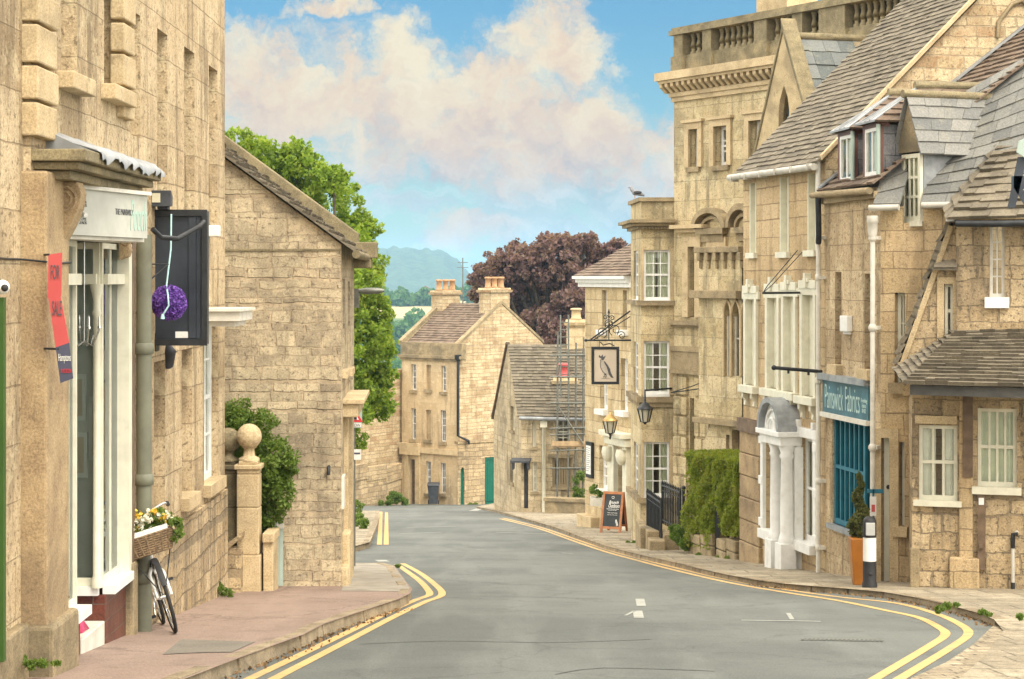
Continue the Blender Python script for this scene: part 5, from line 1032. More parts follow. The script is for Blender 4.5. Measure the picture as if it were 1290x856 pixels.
# ------------------------------------------------------------------ stone-roofed cottage under repair
sh = thing('scaffolded_cottage', 'low stone cottage with a mossy stone-tiled roof at the right foot of the hill', 'cottage', (.35, 72, gz(72)))
sf = Fac(.35, 72, 6.2, 71.3); sg_ = Fac(-.72, 77.0, .35, 72); ZB = -9.5; ZE = zv(521, 72); ZR = zv(434, 74.6); L = sg_.len
gw = [(643, 648, 512, 543), (642.5, 647.5, 580, 609)]; fw_ = [(670.5, 675.5, 532, 564), (670.5, 676.5, 582, 620), (700, 718, 528, 562), (696, 720, 577, 614)]; sd_ = (660, 665.5, 579, 641)
GW = [sg_.rect(*w) for w in gw]; FW = [sf.rect(*w) for w in fw_]; SD = sf.rect(*sd_)
zl = ZE - .5
k = MB(); k.wall(sg_, [(0, ZB), (L, ZB), (L, ZE), (L * .52, ZR), (0, zl)], GW, .2); k.wall(sf, [(0, ZB), (sf.len, ZB), (sf.len, ZE), (0, ZE)], FW + [SD], .22)
e0 = Vector((6.2, 71.3, 0)); e1 = Vector((5.4, 76.4, 0)); k.quad(e0 + Vector((0, 0, ZB)), e1 + Vector((0, 0, ZB)), e1 + Vector((0, 0, ZE)), e0 + Vector((0, 0, ZE))); k.quad((-.72, 77, ZB), (5.4, 76.4, ZB), (5.4, 76.4, zl), (-.72, 77, zl)); k.build('wall', M['grey cottage stone'], sh, uv=True)
for w in GW: window(sg_, w, sh, 2, 3, 'cream paint', .12, .06, .03, sill='weathered stone')
for w in FW[:3]: window(sf, w, sh, 2, 4, 'cream paint', .12, .06, .03, sill='weathered stone')
window(sf, FW[3], sh, 6, 1, 'weathered stone', .06, .08, .07, sill='weathered stone', sash=False); k = MB(); r_ = FW[3]; k.fb(sf, r_[0] - .15, r_[1] + .1, r_[3], r_[3] + .14, -.05, .14); k.build('hood_mould', M['weathered stone'], sh, uv=True)
k = MB(); k.fb(sf, SD[0], SD[1], -7.2, SD[3], -.2, -.12); k.build('door', M['dark cladding'], sh)
k = MB(); zc = zv(579, 72); k.prism([sf.p(SD[0] - .45, zc, .0), sf.p(SD[1] + .12, zc, .0), sf.p(SD[1] + .12, zc - .08, .5), sf.p(SD[0] - .45, zc - .08, .5)], (0, 0, .06)); k.fb(sf, SD[1], SD[1] + .06, zc - .35, zc - .02, 0, .42); k.fb(sf, SD[0] - .4, SD[0] - .34, zc - .35, zc - .02, 0, .42); k.build('door_canopy', M['dark cladding'], sh)
apex = sg_.p(L * .52, ZR); rend = apex + Vector((6.2, -.75, 0))
tile_roof('roof', sf.p(-.12, ZE - .1, .22), sf.p(sf.len, ZE - .1, .22), rend, apex, .15, .24, M['stone roof tile'], sh, .03, .4, seed=12); tile_roof('roof_back', (5.6, 76.7, zl), (-.85, 77.2, zl), apex, rend, .3, .4, M['stone roof tile'], sh, .04, seed=13)
k = MB(); a, b = sg_.p(-.15, zl - .1, .08), sg_.p(L * .52, ZR, .08); coping(k, a, b, -.16, .1, (sg_.n.x, sg_.n.y, 0)); k.build('verge_board', M['brown timber'], sh)
k = MB(); k.tube([sf.p(-.05, ZE - .16, .3), sf.p(2.6, ZE - .2, .3)], .07, 8); k.build('gutter', M['lead sheet'], sh)
k = MB(); s = sf.s(685.5); k.tube([sf.p(s, gz(72), .1), sf.p(s, ZE - .25, .1), sf.p(s, ZE - .2, .28)], .07, 8); k.fb(sf, s - .13, s + .13, ZE - .5, ZE - .28, .02, .22); k.build('drainpipe', M['cream paint'], sh)
pc = rend + Vector((-3.2, .4, 0)); stack('chimney', (xu(726, 74), 74.2), (1, 0), (0, 1), .36, .3, ZR - .8, zv(403, 74), 'inn ashlar stone', (), 'terracotta pot', sh)
k = MB(); chimney_pot(k, (xu(726, 74), 74.2, zv(403, 74)), .44, .2, 8); k.build('chimney_pot', M['dressed stone'], sh)
stack('low_chimney', (xu(712, 73), 73.0), (1, 0), (0, 1), .42, .3, ZE + .3, zv(476, 73), 'dressed stone', (), 'terracotta pot', sh)
k = MB(); chimney_pot(k, (xu(710, 73), 72.9, zv(476, 73)), .55, .2, 10); k.build('chimney_pot', M['red board'], sh)
lw_ = Fac(xu(686, 70.2), 70.2, xu(750, 69.6), 69.6); z1 = zv(628, 70); k = MB(); k.fb(lw_, 0, lw_.len, -9, z1 - .12, -.35, 0); k.fb(lw_, -.03, lw_.len, z1 - .12, z1, -.4, .05); k.build('front_garden_wall', M['weathered stone'], uv=True, label='low grey stone wall in front of the scaffolded cottage', cat='wall')
# scaffold
sc = thing('scaffold_tower', 'narrow steel scaffold tower with ladder against the stone-roofed cottage', 'scaffold', (xu(718, 70.6), 70.6, gz(70.6)))
xs_ = [xu(u, 70.8) for u in (702, 715.5, 725, 734.5)]; ysr = (70.75, 71.2); zt_s = {0: 418, 1: 398, 2: 432, 3: 425}
for yi, y in enumerate(ysr):
    for i, x in enumerate(xs_):
        if yi and i in (1,): continue
        k = MB(); k.tube([(x, y, gz(y) if i != 2 else gz(y)), (x + .02, y, zv(zt_s[i] + yi * 14, y))], .032, 7); k.build('standard', M['galvanised steel'], sc)
for v in (448, 475, 508, 540, 548, 568, 590):
    for y in ysr: k = MB(); k.tube([(xs_[0] - .25, y - .05, zv(v, y)), (xs_[3] + .5, y - .05, zv(v + random.uniform(-2, 2), y))], .028, 6); k.build('ledger', M['galvanised steel'], sc)
for v in (475, 508, 540, 568):
    for x in xs_[::3]: k = MB(); k.tube([(x + .05, ysr[0] - .3, zv(v - 1, 71)), (x + .05, ysr[1] + .3, zv(v - 1, 71))], .028, 6); k.build('transom', M['galvanised steel'], sc)
for (u0, v0, u1, v1) in ((703, 512, 735, 560), (722, 612, 738, 576)): k = MB(); k.tube([P(u0, v0, 70.6), P(u1, v1, 70.6)], .028, 6); k.build('brace', M['galvanised steel'], sc)
k = MB(); z = zv(563, 70.9); k.box(xs_[0] - .2, xs_[3] + .4, 70.7, 71.25, z, z + .05); k.box(xs_[0] - .2, xs_[3] + .4, 70.66, 70.69, z + .05, z + .22); k.build('boards', M['wood plank'], sc)
k = MB(); xl0, xl1 = xu(706.5, 70.9), xu(716.5, 70.9)
for x in (xl0, xl1): k.tube([(x, 70.9, zv(500, 70.9)), (x, 71.3, zv(397, 71.3))], .03, 6)
for i in range(11): t = i / 11; y = 70.9 + .4 * t; z = zv(500, 70.9) * (1 - t) + zv(397, 71.3) * t; k.tube([(xl0, y, z), (xl1, y, z)], .02, 5)
k.build('ladder', M['galvanised steel'], sc)
weeds('green shrub growing behind the low wall beside the scaffold', [bp_(730, 612, 9, 70.6, 2.0), bp_(728, 628, 8, 70.6), bp_(733, 600, 6, 70.6)], 900, .08, 47, 'bush leaves', 'shrub', 'shrub')
# ================================================================== the inn
inn = thing('inn', 'pale ashlar coaching inn with white eaves and a parapeted bay, hung with a bird sign', 'inn', (2.6, 46, gz(46)))
ff = Fac(2.02, 53.5, 3.1, 50.2); ZB = -8; ZE = zv(362, 52)
fwin = [(758.5, 764.5, 366, 416), (784.5, 790.5, 366, 416), (756, 765.5, 452, 516), (782, 791, 452, 518), (755, 765.5, 562, 617)]; FWR = [ff.rect(*w) for w in fwin]; FD = ff.rect(779, 789.5, 567, 660)
k = MB(); k.wall(ff, [(0, ZB), (ff.len + .3, ZB), (ff.len + .3, ZE), (0, ZE)], FWR + [FD], .2); k.quad(ff.p(0, ZB), ff.p(0, ZE), ff.p(0, ZE, -7), ff.p(0, ZB, -7)); k.quad(ff.p(0, ZB, -7), ff.p(0, ZE, -7), ff.p(6, ZE, -7), ff.p(6, ZB, -7)); k.build('wall', M['inn ashlar stone'], inn, uv=True)
for i, w in enumerate(FWR): window(ff, w, inn, 2 if i < 2 else 3, 4, 'white paint', .12, .07, .03, sill='white paint', sillh=.14, sillp=.16)
k = MB(); zc0, zc1 = zv(362, 52), zv(348, 52)
for a, b, o in ((0, .4, .12), (.4, .72, .2), (.72, 1, .30)): k.fb(ff, -.25, ff.len + .1, zc0 + (zc1 - zc0) * a, zc0 + (zc1 - zc0) * b, -.1, o)
k.build('eaves_cornice', M['white paint'], inn)
tile_roof('roof', ff.p(-.2, zc1, .25), ff.p(ff.len + .3, zc1, .25), ff.p(ff.len + 2, zc1 + 2.5, -3.6), ff.p(2.2, zc1 + 2.5, -3.6), .15, .22, M['brown roof tile'], inn, .02, seed=14)
tile_roof('hip_roof', ff.p(-.2, zc1, -7), ff.p(-.2, zc1, .25), ff.p(2.2, zc1 + 2.5, -3.6), ff.p(2.3, zc1 + 2.5, -3.7), .25, .35, M['brown roof tile'], inn, .02, seed=15)
k = MB(); k.fb(ff, FD[0], FD[1], ZB, FD[3], -.19, -.12); dd = k.build('door', M['dark cladding'], inn); k = MB(); k.sphere(ff.p(FD[0] + .15, FD[2] + 1.1, -.1), .04); k.build('handle', M['brass'], dd)
k = MB(); z = FD[3]
for s0, s1 in ((FD[0] - .42, FD[0] - .02), (FD[1] + .02, FD[1] + .3)): k.fb(ff, s0, s1, ZB, z + .1, -.05, .14)
k.fb(ff, FD[0] - .5, FD[1] + .4, z + .12, z + .34, -.05, .22); k.fb(ff, FD[0] - .6, FD[1] + .45, z + .34, z + .48, -.05, .34)
for s in (FD[0] - .24, FD[1] + .16): k.lathe(ff.p(s, z - .35, .22), [(.05, 0), (.12, .1), (.16, .25), (.13, .4)], 10)
k.build('door_surround', M['cream paint'], inn, bevel=.015)
k = MB(); k.fb(ff, -.02, 1.1, ZB, zv(652, 52.5), -.05, .25); k.build('plinth', M['dressed stone'], inn, uv=True, bevel=.02)
# parapeted bay with sash windows facing up the street
P1, P2, P3 = (2.67, 43.5), (2.757, 41.3), (3.46, 41.3); bfr = Fac(*P1, *P2); bch = Fac(*P2, *P3); ZT = zv(250, 41.3); zcn0, zcn1 = zv(289, 41.3), zv(277, 41.3)
cw = [(811, 844.5, 315, 378.5), (811, 843.5, 430, 497), (811, 843.5, 557, 626)]; CW = [bch.rect(*w) for w in cw]; fw2 = [(798.3, 803.8, 316, 378), (798.3, 803.8, 431, 497), (798.3, 803.8, 558, 626)]; FW2 = [bfr.rect(*w) for w in fw2]
k = MB(); k.wall(bch, [(0, ZB), (bch.len, ZB), (bch.len, ZT), (0, ZT)], CW, .16); k.wall(bfr, [(0, ZB), (bfr.len, ZB), (bfr.len, ZT), (0, ZT)], FW2, .16)
k.quad((P1[0], P1[1], ZB), (P1[0], P1[1], ZT), (7, 44.5, ZT), (7, 44.5, ZB)); k.quad((*P3, ZB), (*P3, ZT), (7, 42.5, ZT), (7, 42.5, ZB)); k.quad((*P1, ZT - .1), (*P2, ZT - .1), (*P3, ZT - .1), (7, 44, ZT - .1)); k.build('bay_wall', M['tower ashlar stone'], inn, uv=True)
for w in CW: window(bch, w, inn, 3, 4, 'white paint', .06, .05, .02, curtain=('green curtain cloth', .08) if w is CW[0] else ('green curtain cloth', .2), sill='white paint', sillh=.06, sillp=.05, sill_over=.0)
for w in FW2: window(bfr, w, inn, 2, 4, 'white paint', .05, .06, .03, sill='white paint', sillh=.06, sillp=.04, sill_over=.0)
k = MB()
def band(v0, v1, pr, e=.0):
    z0, z1 = zv(v1, 41.3), zv(v0, 41.3); k.fb(bch, -pr, bch.len, z0, z1, -.05, pr); k.fb(bfr, -pr, bfr.len, z0, z1, -.05, pr + .002)
band(277, 281, .26); band(281, 285, .18); band(285, 289, .08); band(249, 254, .06); band(379, 385, .10); band(500, 507, .10); band(507, 513, .05); band(627, 634, .10)
for i in range(11): k.fb(bch, .02 + i * .065, .05 + i * .065, zv(289, 41.3), zv(286, 41.3), .07, .13)
k.pieces('string_course', M['weathered stone'], inn, uv=True)
k = MB()
for (u0, u1, v0, v1) in cw:
    r_ = bch.rect(u0, u1, v0, v1); k.fb(bch, 0.003, r_[0] - .005, r_[2] - .02, r_[3] + .05, -.05, .025); k.fb(bch, r_[1] + .005, bch.len, r_[2] - .02, r_[3] + .05, -.05, .025)
k.pieces('pilaster_strip', M['dressed stone'], inn, uv=True)
# pigeon on the bay parapet
pg = Vector((xu(799, 41.4), 41.25, ZT + .0)); rp = thing('pigeon', 'grey pigeon perched on the bay parapet beside the sky', 'bird', pg)
k = MB(); k.sphere(pg + Vector((.03, 0, .115)), .07, 14, 10, (1.35, .8, .85)); k.tube([pg + Vector((-.04, 0, .15)), pg + Vector((-.07, 0, .19)), pg + Vector((-.08, 0, .215))], [.045, .033, .03], 10); k.sphere(pg + Vector((-.083, 0, .225)), .033, 12, 8); k.tube([pg + Vector((.08, 0, .10)), pg + Vector((.21, 0, .055))], [.05, .022], 8); k.build('body', M['bird grey'], rp)
k = MB(); k.tube([pg + Vector((-.11, 0, .225)), pg + Vector((-.14, 0, .215))], [.01, .003], 6); k.build('beak', M['rubber black'], rp)
for s in (-.03, .03): k = MB(); k.tube([pg + Vector((.0, s, .06)), pg + Vector((.0, s, 0))], .007, 5); k.build('leg', M['terracotta pot'], rp)
for s in (-.055, .055): k = MB(); k.sphere(pg + Vector((.06, s, .12)), .06, 10, 7, (1.5, .3, .6)); k.build('wing', M['dark cladding'], rp)
# ------------------------------------------------------------------ hanging pub sign and its wrought bracket
yp = 43.35; rs = thing('hanging_sign', 'framed bird picture sign hanging from a scrolled black bracket on the inn', 'sign', P(762, 484, yp))
k = MB(); x0, x1, z0, z1 = xu(745, yp), xu(780, yp), zv(484.5, yp), zv(437, yp); fw_t = .062
for b in ((x0, x1, z1 - fw_t, z1), (x0, x1, z0, z0 + fw_t), (x0, x0 + fw_t, z0 + fw_t, z1 - fw_t), (x1 - fw_t, x1, z0 + fw_t, z1 - fw_t)): k.box(b[0], b[1], yp - .04, yp + .04, b[2], b[3])
k.build('frame', M['black iron'], rs, bevel=.006)
k = MB(); k.box(x0 + fw_t, x1 - fw_t, yp - .02, yp + .02, z0 + fw_t, z1 - fw_t); pn = k.build('picture', M['parchment'], rs)
# the bird: crest, head, breast, folded wing, tail, legs, built as thin raised shapes
Q = lambda a, b, o=0: Vector((x0 + (x1 - x0) * a, yp - .022 - o, z1 + (z0 - z1) * b))
def shape(mb, pts, o=0.0, t=.003): mb.prism([Q(a, b, o + t) for a, b in pts], (0, t, 0))
BX = lambda L: [(.52 + (a - .53) * 1.35, .07 + b * 1.12) for a, b in L]
k = MB(); shape(k, BX([(.47, .29), (.50, .28), (.58, .37), (.64, .46), (.66, .54), (.70, .62), (.74, .68), (.67, .67), (.61, .60), (.585, .52), (.55, .42)])); shape(k, BX([(.35, .13), (.40, .17), (.44, .12), (.46, .18), (.53, .15), (.49, .22), (.46, .26), (.42, .25), (.40, .21), (.34, .19)])); shape(k, BX([(.50, .57), (.55, .58), (.52, .61), (.49, .60)])); k.pieces('bird_dark', M['dark lettering'], pn, tol=.02)
plain('bird breast', (.50, .44, .37), .7, 0, .1, 20); k = MB(); shape(k, BX([(.41, .27), (.46, .27), (.53, .40), (.575, .52), (.60, .60), (.52, .585), (.44, .52), (.39, .43), (.385, .34)]), 0, .002); k.build('bird_breast', M['bird breast'], pn)
k = MB()
for pts in ([(.40, .27), (.385, .34), (.39, .43), (.44, .52), (.52, .585)], [(.49, .58), (.50, .63), (.46, .655)], [(.53, .59), (.545, .64), (.51, .66)], [(.41, .24), (.375, .265), (.40, .28)]): k.tube([Q(a, b, .004) for a, b in BX(pts)], .0065, 5)
k.pieces('bird_outline', M['dark lettering'], pn, tol=.01)
text_part('THE FALCON', Fac(x0, yp - .021, x1, yp - .021), ((x1 - x0) * .34, (x1 - x0) * .66, z0 + (z1 - z0) * .15, z0 + (z1 - z0) * .172), 'dark lettering', pn, .001)
k = MB(); zb = zv(429, yp); xe, xf = xu(738, yp), xu(795, yp)
k.tube([(xe, yp, zb), (xf, yp, zb)], .02, 7); k.sphere((xe, yp, zb), .035, 8, 6); k.tube([P(744, 428, yp), P(794, 392, yp)], .018, 7); k.tube([P(745, 430, yp - .12), P(794, 399, yp + .1)], .012, 6)
def spiral(c, r, t0, turns, n=22): return [Vector((c.x + r * (1 - .75 * i / n) * math.cos(t0 + turns * 2 * math.pi * i / n), c.y, c.z + r * (1 - .75 * i / n) * math.sin(t0 + turns * 2 * math.pi * i / n))) for i in range(n + 1)]
for u, v, r_, t0, tn in ((758, 419, .13, -1.2, 1.3), (775, 416, .14, 4.2, -1.3), (766, 408, .11, -.6, 1.2), (768, 410, .10, 3.6, -1.2), (783, 423, .1, 3.0, -1.3), (752, 425, .06, 0, 1.2), (763, 400, .06, 0, 1.3), (771, 401, .06, 3, -1.3)): k.tube(spiral(P(u, v, yp), r_, t0, tn), .010, 5)
k.tube([P(767, 429, yp), P(767, 394, yp)], .012, 6); k.lathe(P(767, 396, yp), [(.004, 0), (.025, .03), (.004, .12)], 8)
for u in (755, 771): k.tube([P(u, 429, yp), P(u, 437, yp)], .008, 5)
k.tube([P(756, 431, yp), P(760, 435, yp), P(768, 433, yp), P(774, 436, yp)], .014, 6)
k.build('bracket', M['black iron'], rs)
def lantern(label, u, v0, v1, Y, wall_pt, top, roofmat):
    c0, c1 = P(u, v1, Y), P(u, v0, Y); H = c1.z - c0.z; r = thing('wall_lantern', label, 'lantern', c0, 'lanterns on the inn front'); w = H * .30
    k = MB(); k.lathe(c0, [(w * .12, 0), (w * .2, H * .06), (w * .62, H * .10), (w * .55, H * .12)], 6)
    for i in range(6): t = i * math.pi / 3; k.tube([c0 + Vector((w * .58 * math.cos(t), w * .58 * math.sin(t), H * .1)), c0 + Vector((w * math.cos(t), w * math.sin(t), H * .62))], .012, 5)
    k.build('frame', M['black iron'], r)
    k = MB(); k.lathe(c0, [(w * .52, H * .11), (w * .92, H * .61)], 6); k.build('pane', M['lantern glass'], r)
    k = MB(); k.lathe(c0, [(w * 1.12, H * .61), (w * 1.12, H * .65), (w * .75, H * .74), (w * .42, H * .86), (w * .2, H * .9), (w * .1, H * 1.0)], 6); k.build('cap', M[roofmat], r)
    k = MB(); wp = Vector(wall_pt); k.tube([c1 - Vector((0, 0, .03)), c1 + Vector((0, 0, top)), Vector((wp.x, wp.y, c1.z + top))] if top > 0 else [c0 + Vector((0, 0, H * .1)), c0 + Vector((0, 0, -.08)), Vector((wp.x, wp.y, c0.z - .08)), wp], .022, 7); k.build('arm', M['black iron'], r)
lantern('black six-sided lantern hanging from an arm on the inn bay', 812.5, 504, 535, 40.6, bch.p(bch.len - .05, 0, 0), .2, 'black iron')
lantern('copper-capped lantern beside the inn doorway, under the hanging sign', 768.5, 519, 549, 49.2, ff.p(2.1, zv(540, 50), 0), -1, 'brass')
mbd = thing('menu_board', 'tall narrow framed menu case on the inn wall left of the door', 'notice', ff.p(.3, zv(602, 53)))
r_ = ff.rect(741, 748.5, 557, 602); k = MB(); k.fb(ff, *r_, 0, .08); k.build('case', M['black iron'], mbd); k = MB(); k.fb(ff, r_[0] + .05, r_[1] - .05, r_[2] + .1, r_[3] - .1, .08, .085); sh_ = k.build('menu_sheet', M['white paint'], mbd)
k = MB()
for i in range(12): z = r_[3] - .16 - i * (r_[3] - r_[2] - .3) / 12; k.fb(ff, r_[0] + .08, r_[1] - .09 - .04 * (i % 3), z - .012, z, .0855, .087)
k.build('lines', M['dark lettering'], sh_)
# ------------------------------------------------------------------ A-board and wall planter
pa = Vector((*G(773, 667, .12), 0)); pa = Vector((xu(773.5, 48.3), 48.3, gz(48.3, .08))); ab = thing('a_board', 'oak-framed chalkboard A-board standing open before the inn door', 'sign board', pa)
sc_ = 48.3 / FPX; W_, H_ = 27 * sc_ / 2, 51 * sc_; rot = Matrix.Rotation(R(-20), 3, 'Z')
def leaf_board(sy, chalk):
    f = lambda x, z, o=0: pa + rot @ Vector((x, sy * (.30 * (1 - z / H_) + .02) + o, z)); k = MB(); t = .055
    for (xa, xb, za, zb_) in ((-W_, -W_ + t, 0, H_), (W_ - t, W_, 0, H_), (-W_ + t, W_ - t, H_ - t, H_), (-W_ + t, W_ - t, .12, .12 + t)):
        k.hexa([f(xa, za, -.02), f(xb, za, -.02), f(xb, za, .02), f(xa, za, .02), f(xa, zb_, -.02), f(xb, zb_, -.02), f(xb, zb_, .02), f(xa, zb_, .02)])
    fr = k.build('frame', M['oak frame'], ab); k = MB(); k.hexa([f(-W_ + t, .17, -.008), f(W_ - t, .17, -.008), f(W_ - t, .17, .008), f(-W_ + t, .17, .008), f(-W_ + t, H_ - t, -.008), f(W_ - t, H_ - t, -.008), f(W_ - t, H_ - t, .008), f(-W_ + t, H_ - t, .008)]); cbd = k.build('chalk_panel', M['chalkboard'], fr); return f, cbd
leaf_board(1, False); f_, cbd = leaf_board(-1, True)
class BoardFac:
    def __init__(s, f): s.f = f
    def p(s, a, z, o=0): return s.f(-W_ + .055 + a * (2 * W_ - .11), .17 + z * (H_ - .225), -.009 - o)
bfc = BoardFac(f_); T = lambda t, a, b, c, d, sh=0.0: text_part(t, bfc, (a, b, c, d), 'white lettering', ab, .001, shear=sh, bold=.012)
T('Brunch', .28, .86, .70, .80, .3); T('Outdoors', .26, .94, .585, .70, .3); T('Served in the garden all day', .16, .90, .525, .56); T('Breakfast from eight', .26, .78, .49, .515); T('Coffee, Cakes & Lunches', .22, .84, .41, .44); T('every day of the week', .22, .84, .35, .375)
k = MB()
for i, r0 in enumerate((.07, .05)): k.tube([bfc.p(.5 + r0 * 1.3 * math.cos(t), .86 + (.05 - i * .07) * .6 + r0 * .5 * math.sin(t), .003) for t in np.linspace(.2, math.pi - .2, 9)], .006, 5)
k.tube([bfc.p(a, b, .003) for a, b in ((.78, .22), (.76, .18), (.80, .12), (.86, .06), (.93, .03), (.90, .10), (.84, .18), (.80, .22), (.78, .22))], .008, 5); k.tube([bfc.p(a, b, .003) for a, b in ((.84, .07), (.82, .03), (.86, .03))], .006, 5); k.tube([bfc.p(a, b, .003) for a, b in ((.80, .20), (.85, .13), (.90, .05))], .007, 5); k.build('bird_drawing', M['white lettering'], ab)
pl = thing('wall_planter', 'small pale planter of trailing green leaves fixed left of the A-board', 'planter', P(751, 632, 51)); k = MB(); c = P(751.5, 631, 51.4); k.box(c.x - .16, c.x + .2, c.y - .2, c.y + .2, c.z - .12, c.z + .1); k.build('box', M['dull white paint'], pl); leaf_cloud('plants', clumps([(tuple(c + Vector((0, -.05, .25))), (.2, .2, .2))], 420, 12, .4, 51), .05, M['weed leaves'], pl, .5, 51)
# ------------------------------------------------------------------ railings, steps, shrubs before the inn
def railing(label, u0, v0t, v0b, Y0, u1, v1t, v1b, Y1, n):
    a0, a1 = P(u0, v0t, Y0), P(u0, v0b, Y0); b0, b1 = P(u1, v1t, Y1), P(u1, v1b, Y1); r = thing('railing', label, 'railing', a1, 'black iron railings by the inn steps')
    k = MB(); k.tube([a0, b0], .022, 7); k.tube([a1 + Vector((0, 0, .08)), b1 + Vector((0, 0, .08))], .016, 6); k.tube([a0 - Vector((0, 0, .1)), b0 - Vector((0, 0, .1))], .012, 6); k.build('rails', M['black iron'], r)
    for i in range(n + 1):
        t = i / n; p, q = a0.lerp(b0, t), a1.lerp(b1, t); k = MB(); k.tube([q, p + Vector((0, 0, .05))], .024 if i in (0, n) else .014, 6); k.lathe(p + Vector((0, 0, .03)), [(.008, 0), (.02, .025), (.003, .08)], 6); k.build('bar', M['black iron'], r)
railing('sloping black iron railing left of the inn steps', 815.5, 622, 675, 38.6, 833, 634, 689, 37.6, 10)
railing('taller black iron railing right of the inn steps', 834.5, 612, 660, 39.4, 857, 621, 672, 38.2, 11)
stp = thing('stone_steps', 'worn stone steps and kerb blocks at the foot of the black railings', 'steps', (xu(826, 37.3), 37.3, gz(37.3, .1)))
k = MB(); gzz = gz(37.5, .05); k.box(xu(818, 37.3), xu(838, 37.3), 37.2, 37.9, gzz - .2, zv(680, 37.4)); k.box(xu(815, 37.8), xu(836, 37.8), 37.75, 38.6, gzz - .2, zv(668, 37.9)); k.box(xu(836, 37.5), xu(856, 37.3), 37.45, 38.0, gzz - .2, zv(672, 37.6)); k.box(xu(806, 38.3), xu(816, 38.3), 38.2, 39.6, gzz - .2, zv(664, 38.3)); k.pieces('tread', M['weathered stone'], stp, uv=True, bevel=.02)
k = MB(); k.tube([P(861, 690, 36.9), P(861, 616, 36.9)], .03, 8); k.sphere(P(861, 615, 36.9), .045); k.tube([P(867, 688, 36.8), P(867, 618, 36.8)], .024, 8); k.tube([P(861, 640, 36.9), P(867, 642, 36.8)], .014, 6); tag(k.build('gate_post', M['black iron']), 'pair of thin black iron gate posts between railing and hedge', 'gate post')
weeds('rounded green shrub at the pavement edge below the hedge', [bp_(856, 676, 12, 36.2), bp_(864, 685, 10, 35.9), bp_(872, 680, 10, 35.9), bp_(850, 668, 8, 36.5)], 2600, .04, 52, 'bush leaves', 'shrub', 'shrub')
weeds('small weeds at the foot of the inn bay', [bp_(800, 685, 6, 41.1, .6), bp_(792, 684, 4, 41.3, .6)], 260, .05, 53)
# ================================================================== the tall balustraded building
tw = thing('town_hall', 'tall weathered stone building with balustraded roof and segmental pediments', 'building', (3.44, 41, gz(41)))
tf = Fac(3.45, 41.25, 3.45 + 5.16, 41.25 - 8.6); ZB = -8
zc1, zc0 = tf.z(850, 93), tf.z(850, 122); ZT = tf.z(850, 36)
tw_up = [(869, 880.5, 163, 211), (900.5, 917, 159, 209), (945, 961, 152, 200)]; tw_mid = [(869, 877.5, 311, 400), (900, 909.5, 311, 402)]; tw_low = [(869, 876, 502, 640), (897.5, 905, 502, 640)]
U_ = [tf.rect(*w) for w in tw_up]; M_ = [tf.rect(*w) for w in tw_mid]; L_ = [tf.rect(*w) for w in tw_low]
k = MB(); k.wall(tf, [(0, ZB), (tf.len, ZB), (tf.len, zc1), (0, zc1)], U_ + M_ + L_, .26)
inw = -tf.n; q0, q1 = Vector((3.45, 41.25)), Vector((8.61, 32.65)); q2, q3 = q1 + inw * 10, q0 + inw * 10
for a, b in ((q1, q2), (q2, q3), (q3, q0)): k.quad((a.x, a.y, ZB), (b.x, b.y, ZB), (b.x, b.y, zc1), (a.x, a.y, zc1))
k.poly([(p.x, p.y, zc1 - .05) for p in (q0, q1, q2, q3)]); k.build('wall', M['tower ashlar stone'], tw, uv=True)
for w in U_: window(tf, w, tw, 2, 3, 'white paint', .17, .07, .03, sill='weathered stone', sillh=.1)
for w in M_: window(tf, w, tw, 1, 2, 'white paint', .2, .07, .03, sill=None)
for w in L_: window(tf, w, tw, 1, 2, 'dark cladding', .2, .06, .03, sill=None)
k = MB()
for w in U_: surround(k, tf, w, .14, .05); k.fb(tf, w[0] - .2, w[1] + .2, w[3] + .14, w[3] + .2, -.05, .1)
for w in M_: surround(k, tf, w, .2, .06)
for w in M_[:1]: k.fb(tf, w[0] - .35, w[1] + .35, w[3] + .3, w[3] + .38, -.05, .12); k.fb(tf, w[0] - .45, w[1] + .45, w[3] + .38, w[3] + .46, -.05, .22)
k.pieces('window_surround', M['dressed stone'], tw, uv=True)
def pediment(s0, s1, z0, h, pr):
    k = MB(); n = 12; c = (s0 + s1) / 2; w = (s1 - s0) / 2; arc = lambda q, hh: [(c + (w * q) * math.cos(t), z0 + hh * math.sin(t)) for t in np.linspace(0, math.pi, n + 1)]
    o, i = arc(1.0, h), arc(.80, h * .74)
    for a in range(n):
        k.hexa([tf.p(*i[a], -.05), tf.p(*i[a], pr), tf.p(*i[a + 1], pr), tf.p(*i[a + 1], -.05), tf.p(*o[a], -.05), tf.p(*o[a], pr), tf.p(*o[a + 1], pr), tf.p(*o[a + 1], -.05)])
    o, i = arc(.68, h * .58), arc(.55, h * .44)
    for a in range(n): k.hexa([tf.p(*i[a], -.05), tf.p(*i[a], pr * .45), tf.p(*i[a + 1], pr * .45), tf.p(*i[a + 1], -.05), tf.p(*o[a], -.05), tf.p(*o[a], pr * .45), tf.p(*o[a + 1], pr * .45), tf.p(*o[a + 1], -.05)])
    k.fb(tf, s0 + .12, s1 - .12, z0 - .12, z0, -.05, pr * .8); k.fb(tf, s0 + .2, s1 - .2, z0 - .28, z0 - .12, -.05, pr * .4); return k.build('pediment', M['weathered stone'], tw, uv=True)
zp = tf.z(900, 288); pediment(tf.s(879), tf.s(922), zp, tf.z(900, 262) - zp, .20); pediment(tf.s(923), tf.s(957), zp, tf.z(940, 258) - tf.z(940, 288), .20)
k = MB()
def tband(v0, v1, pr, u=850): k.fb(tf, -.02, tf.len, tf.z(u, v1), tf.z(u, v0), -.05, pr)
tband(404, 409, .16); tband(409, 412, .08); tband(436, 442, .1); tband(442, 466, .06); tband(466, 470, .12); k.pieces('string_course', M['weathered stone'], tw, uv=True)
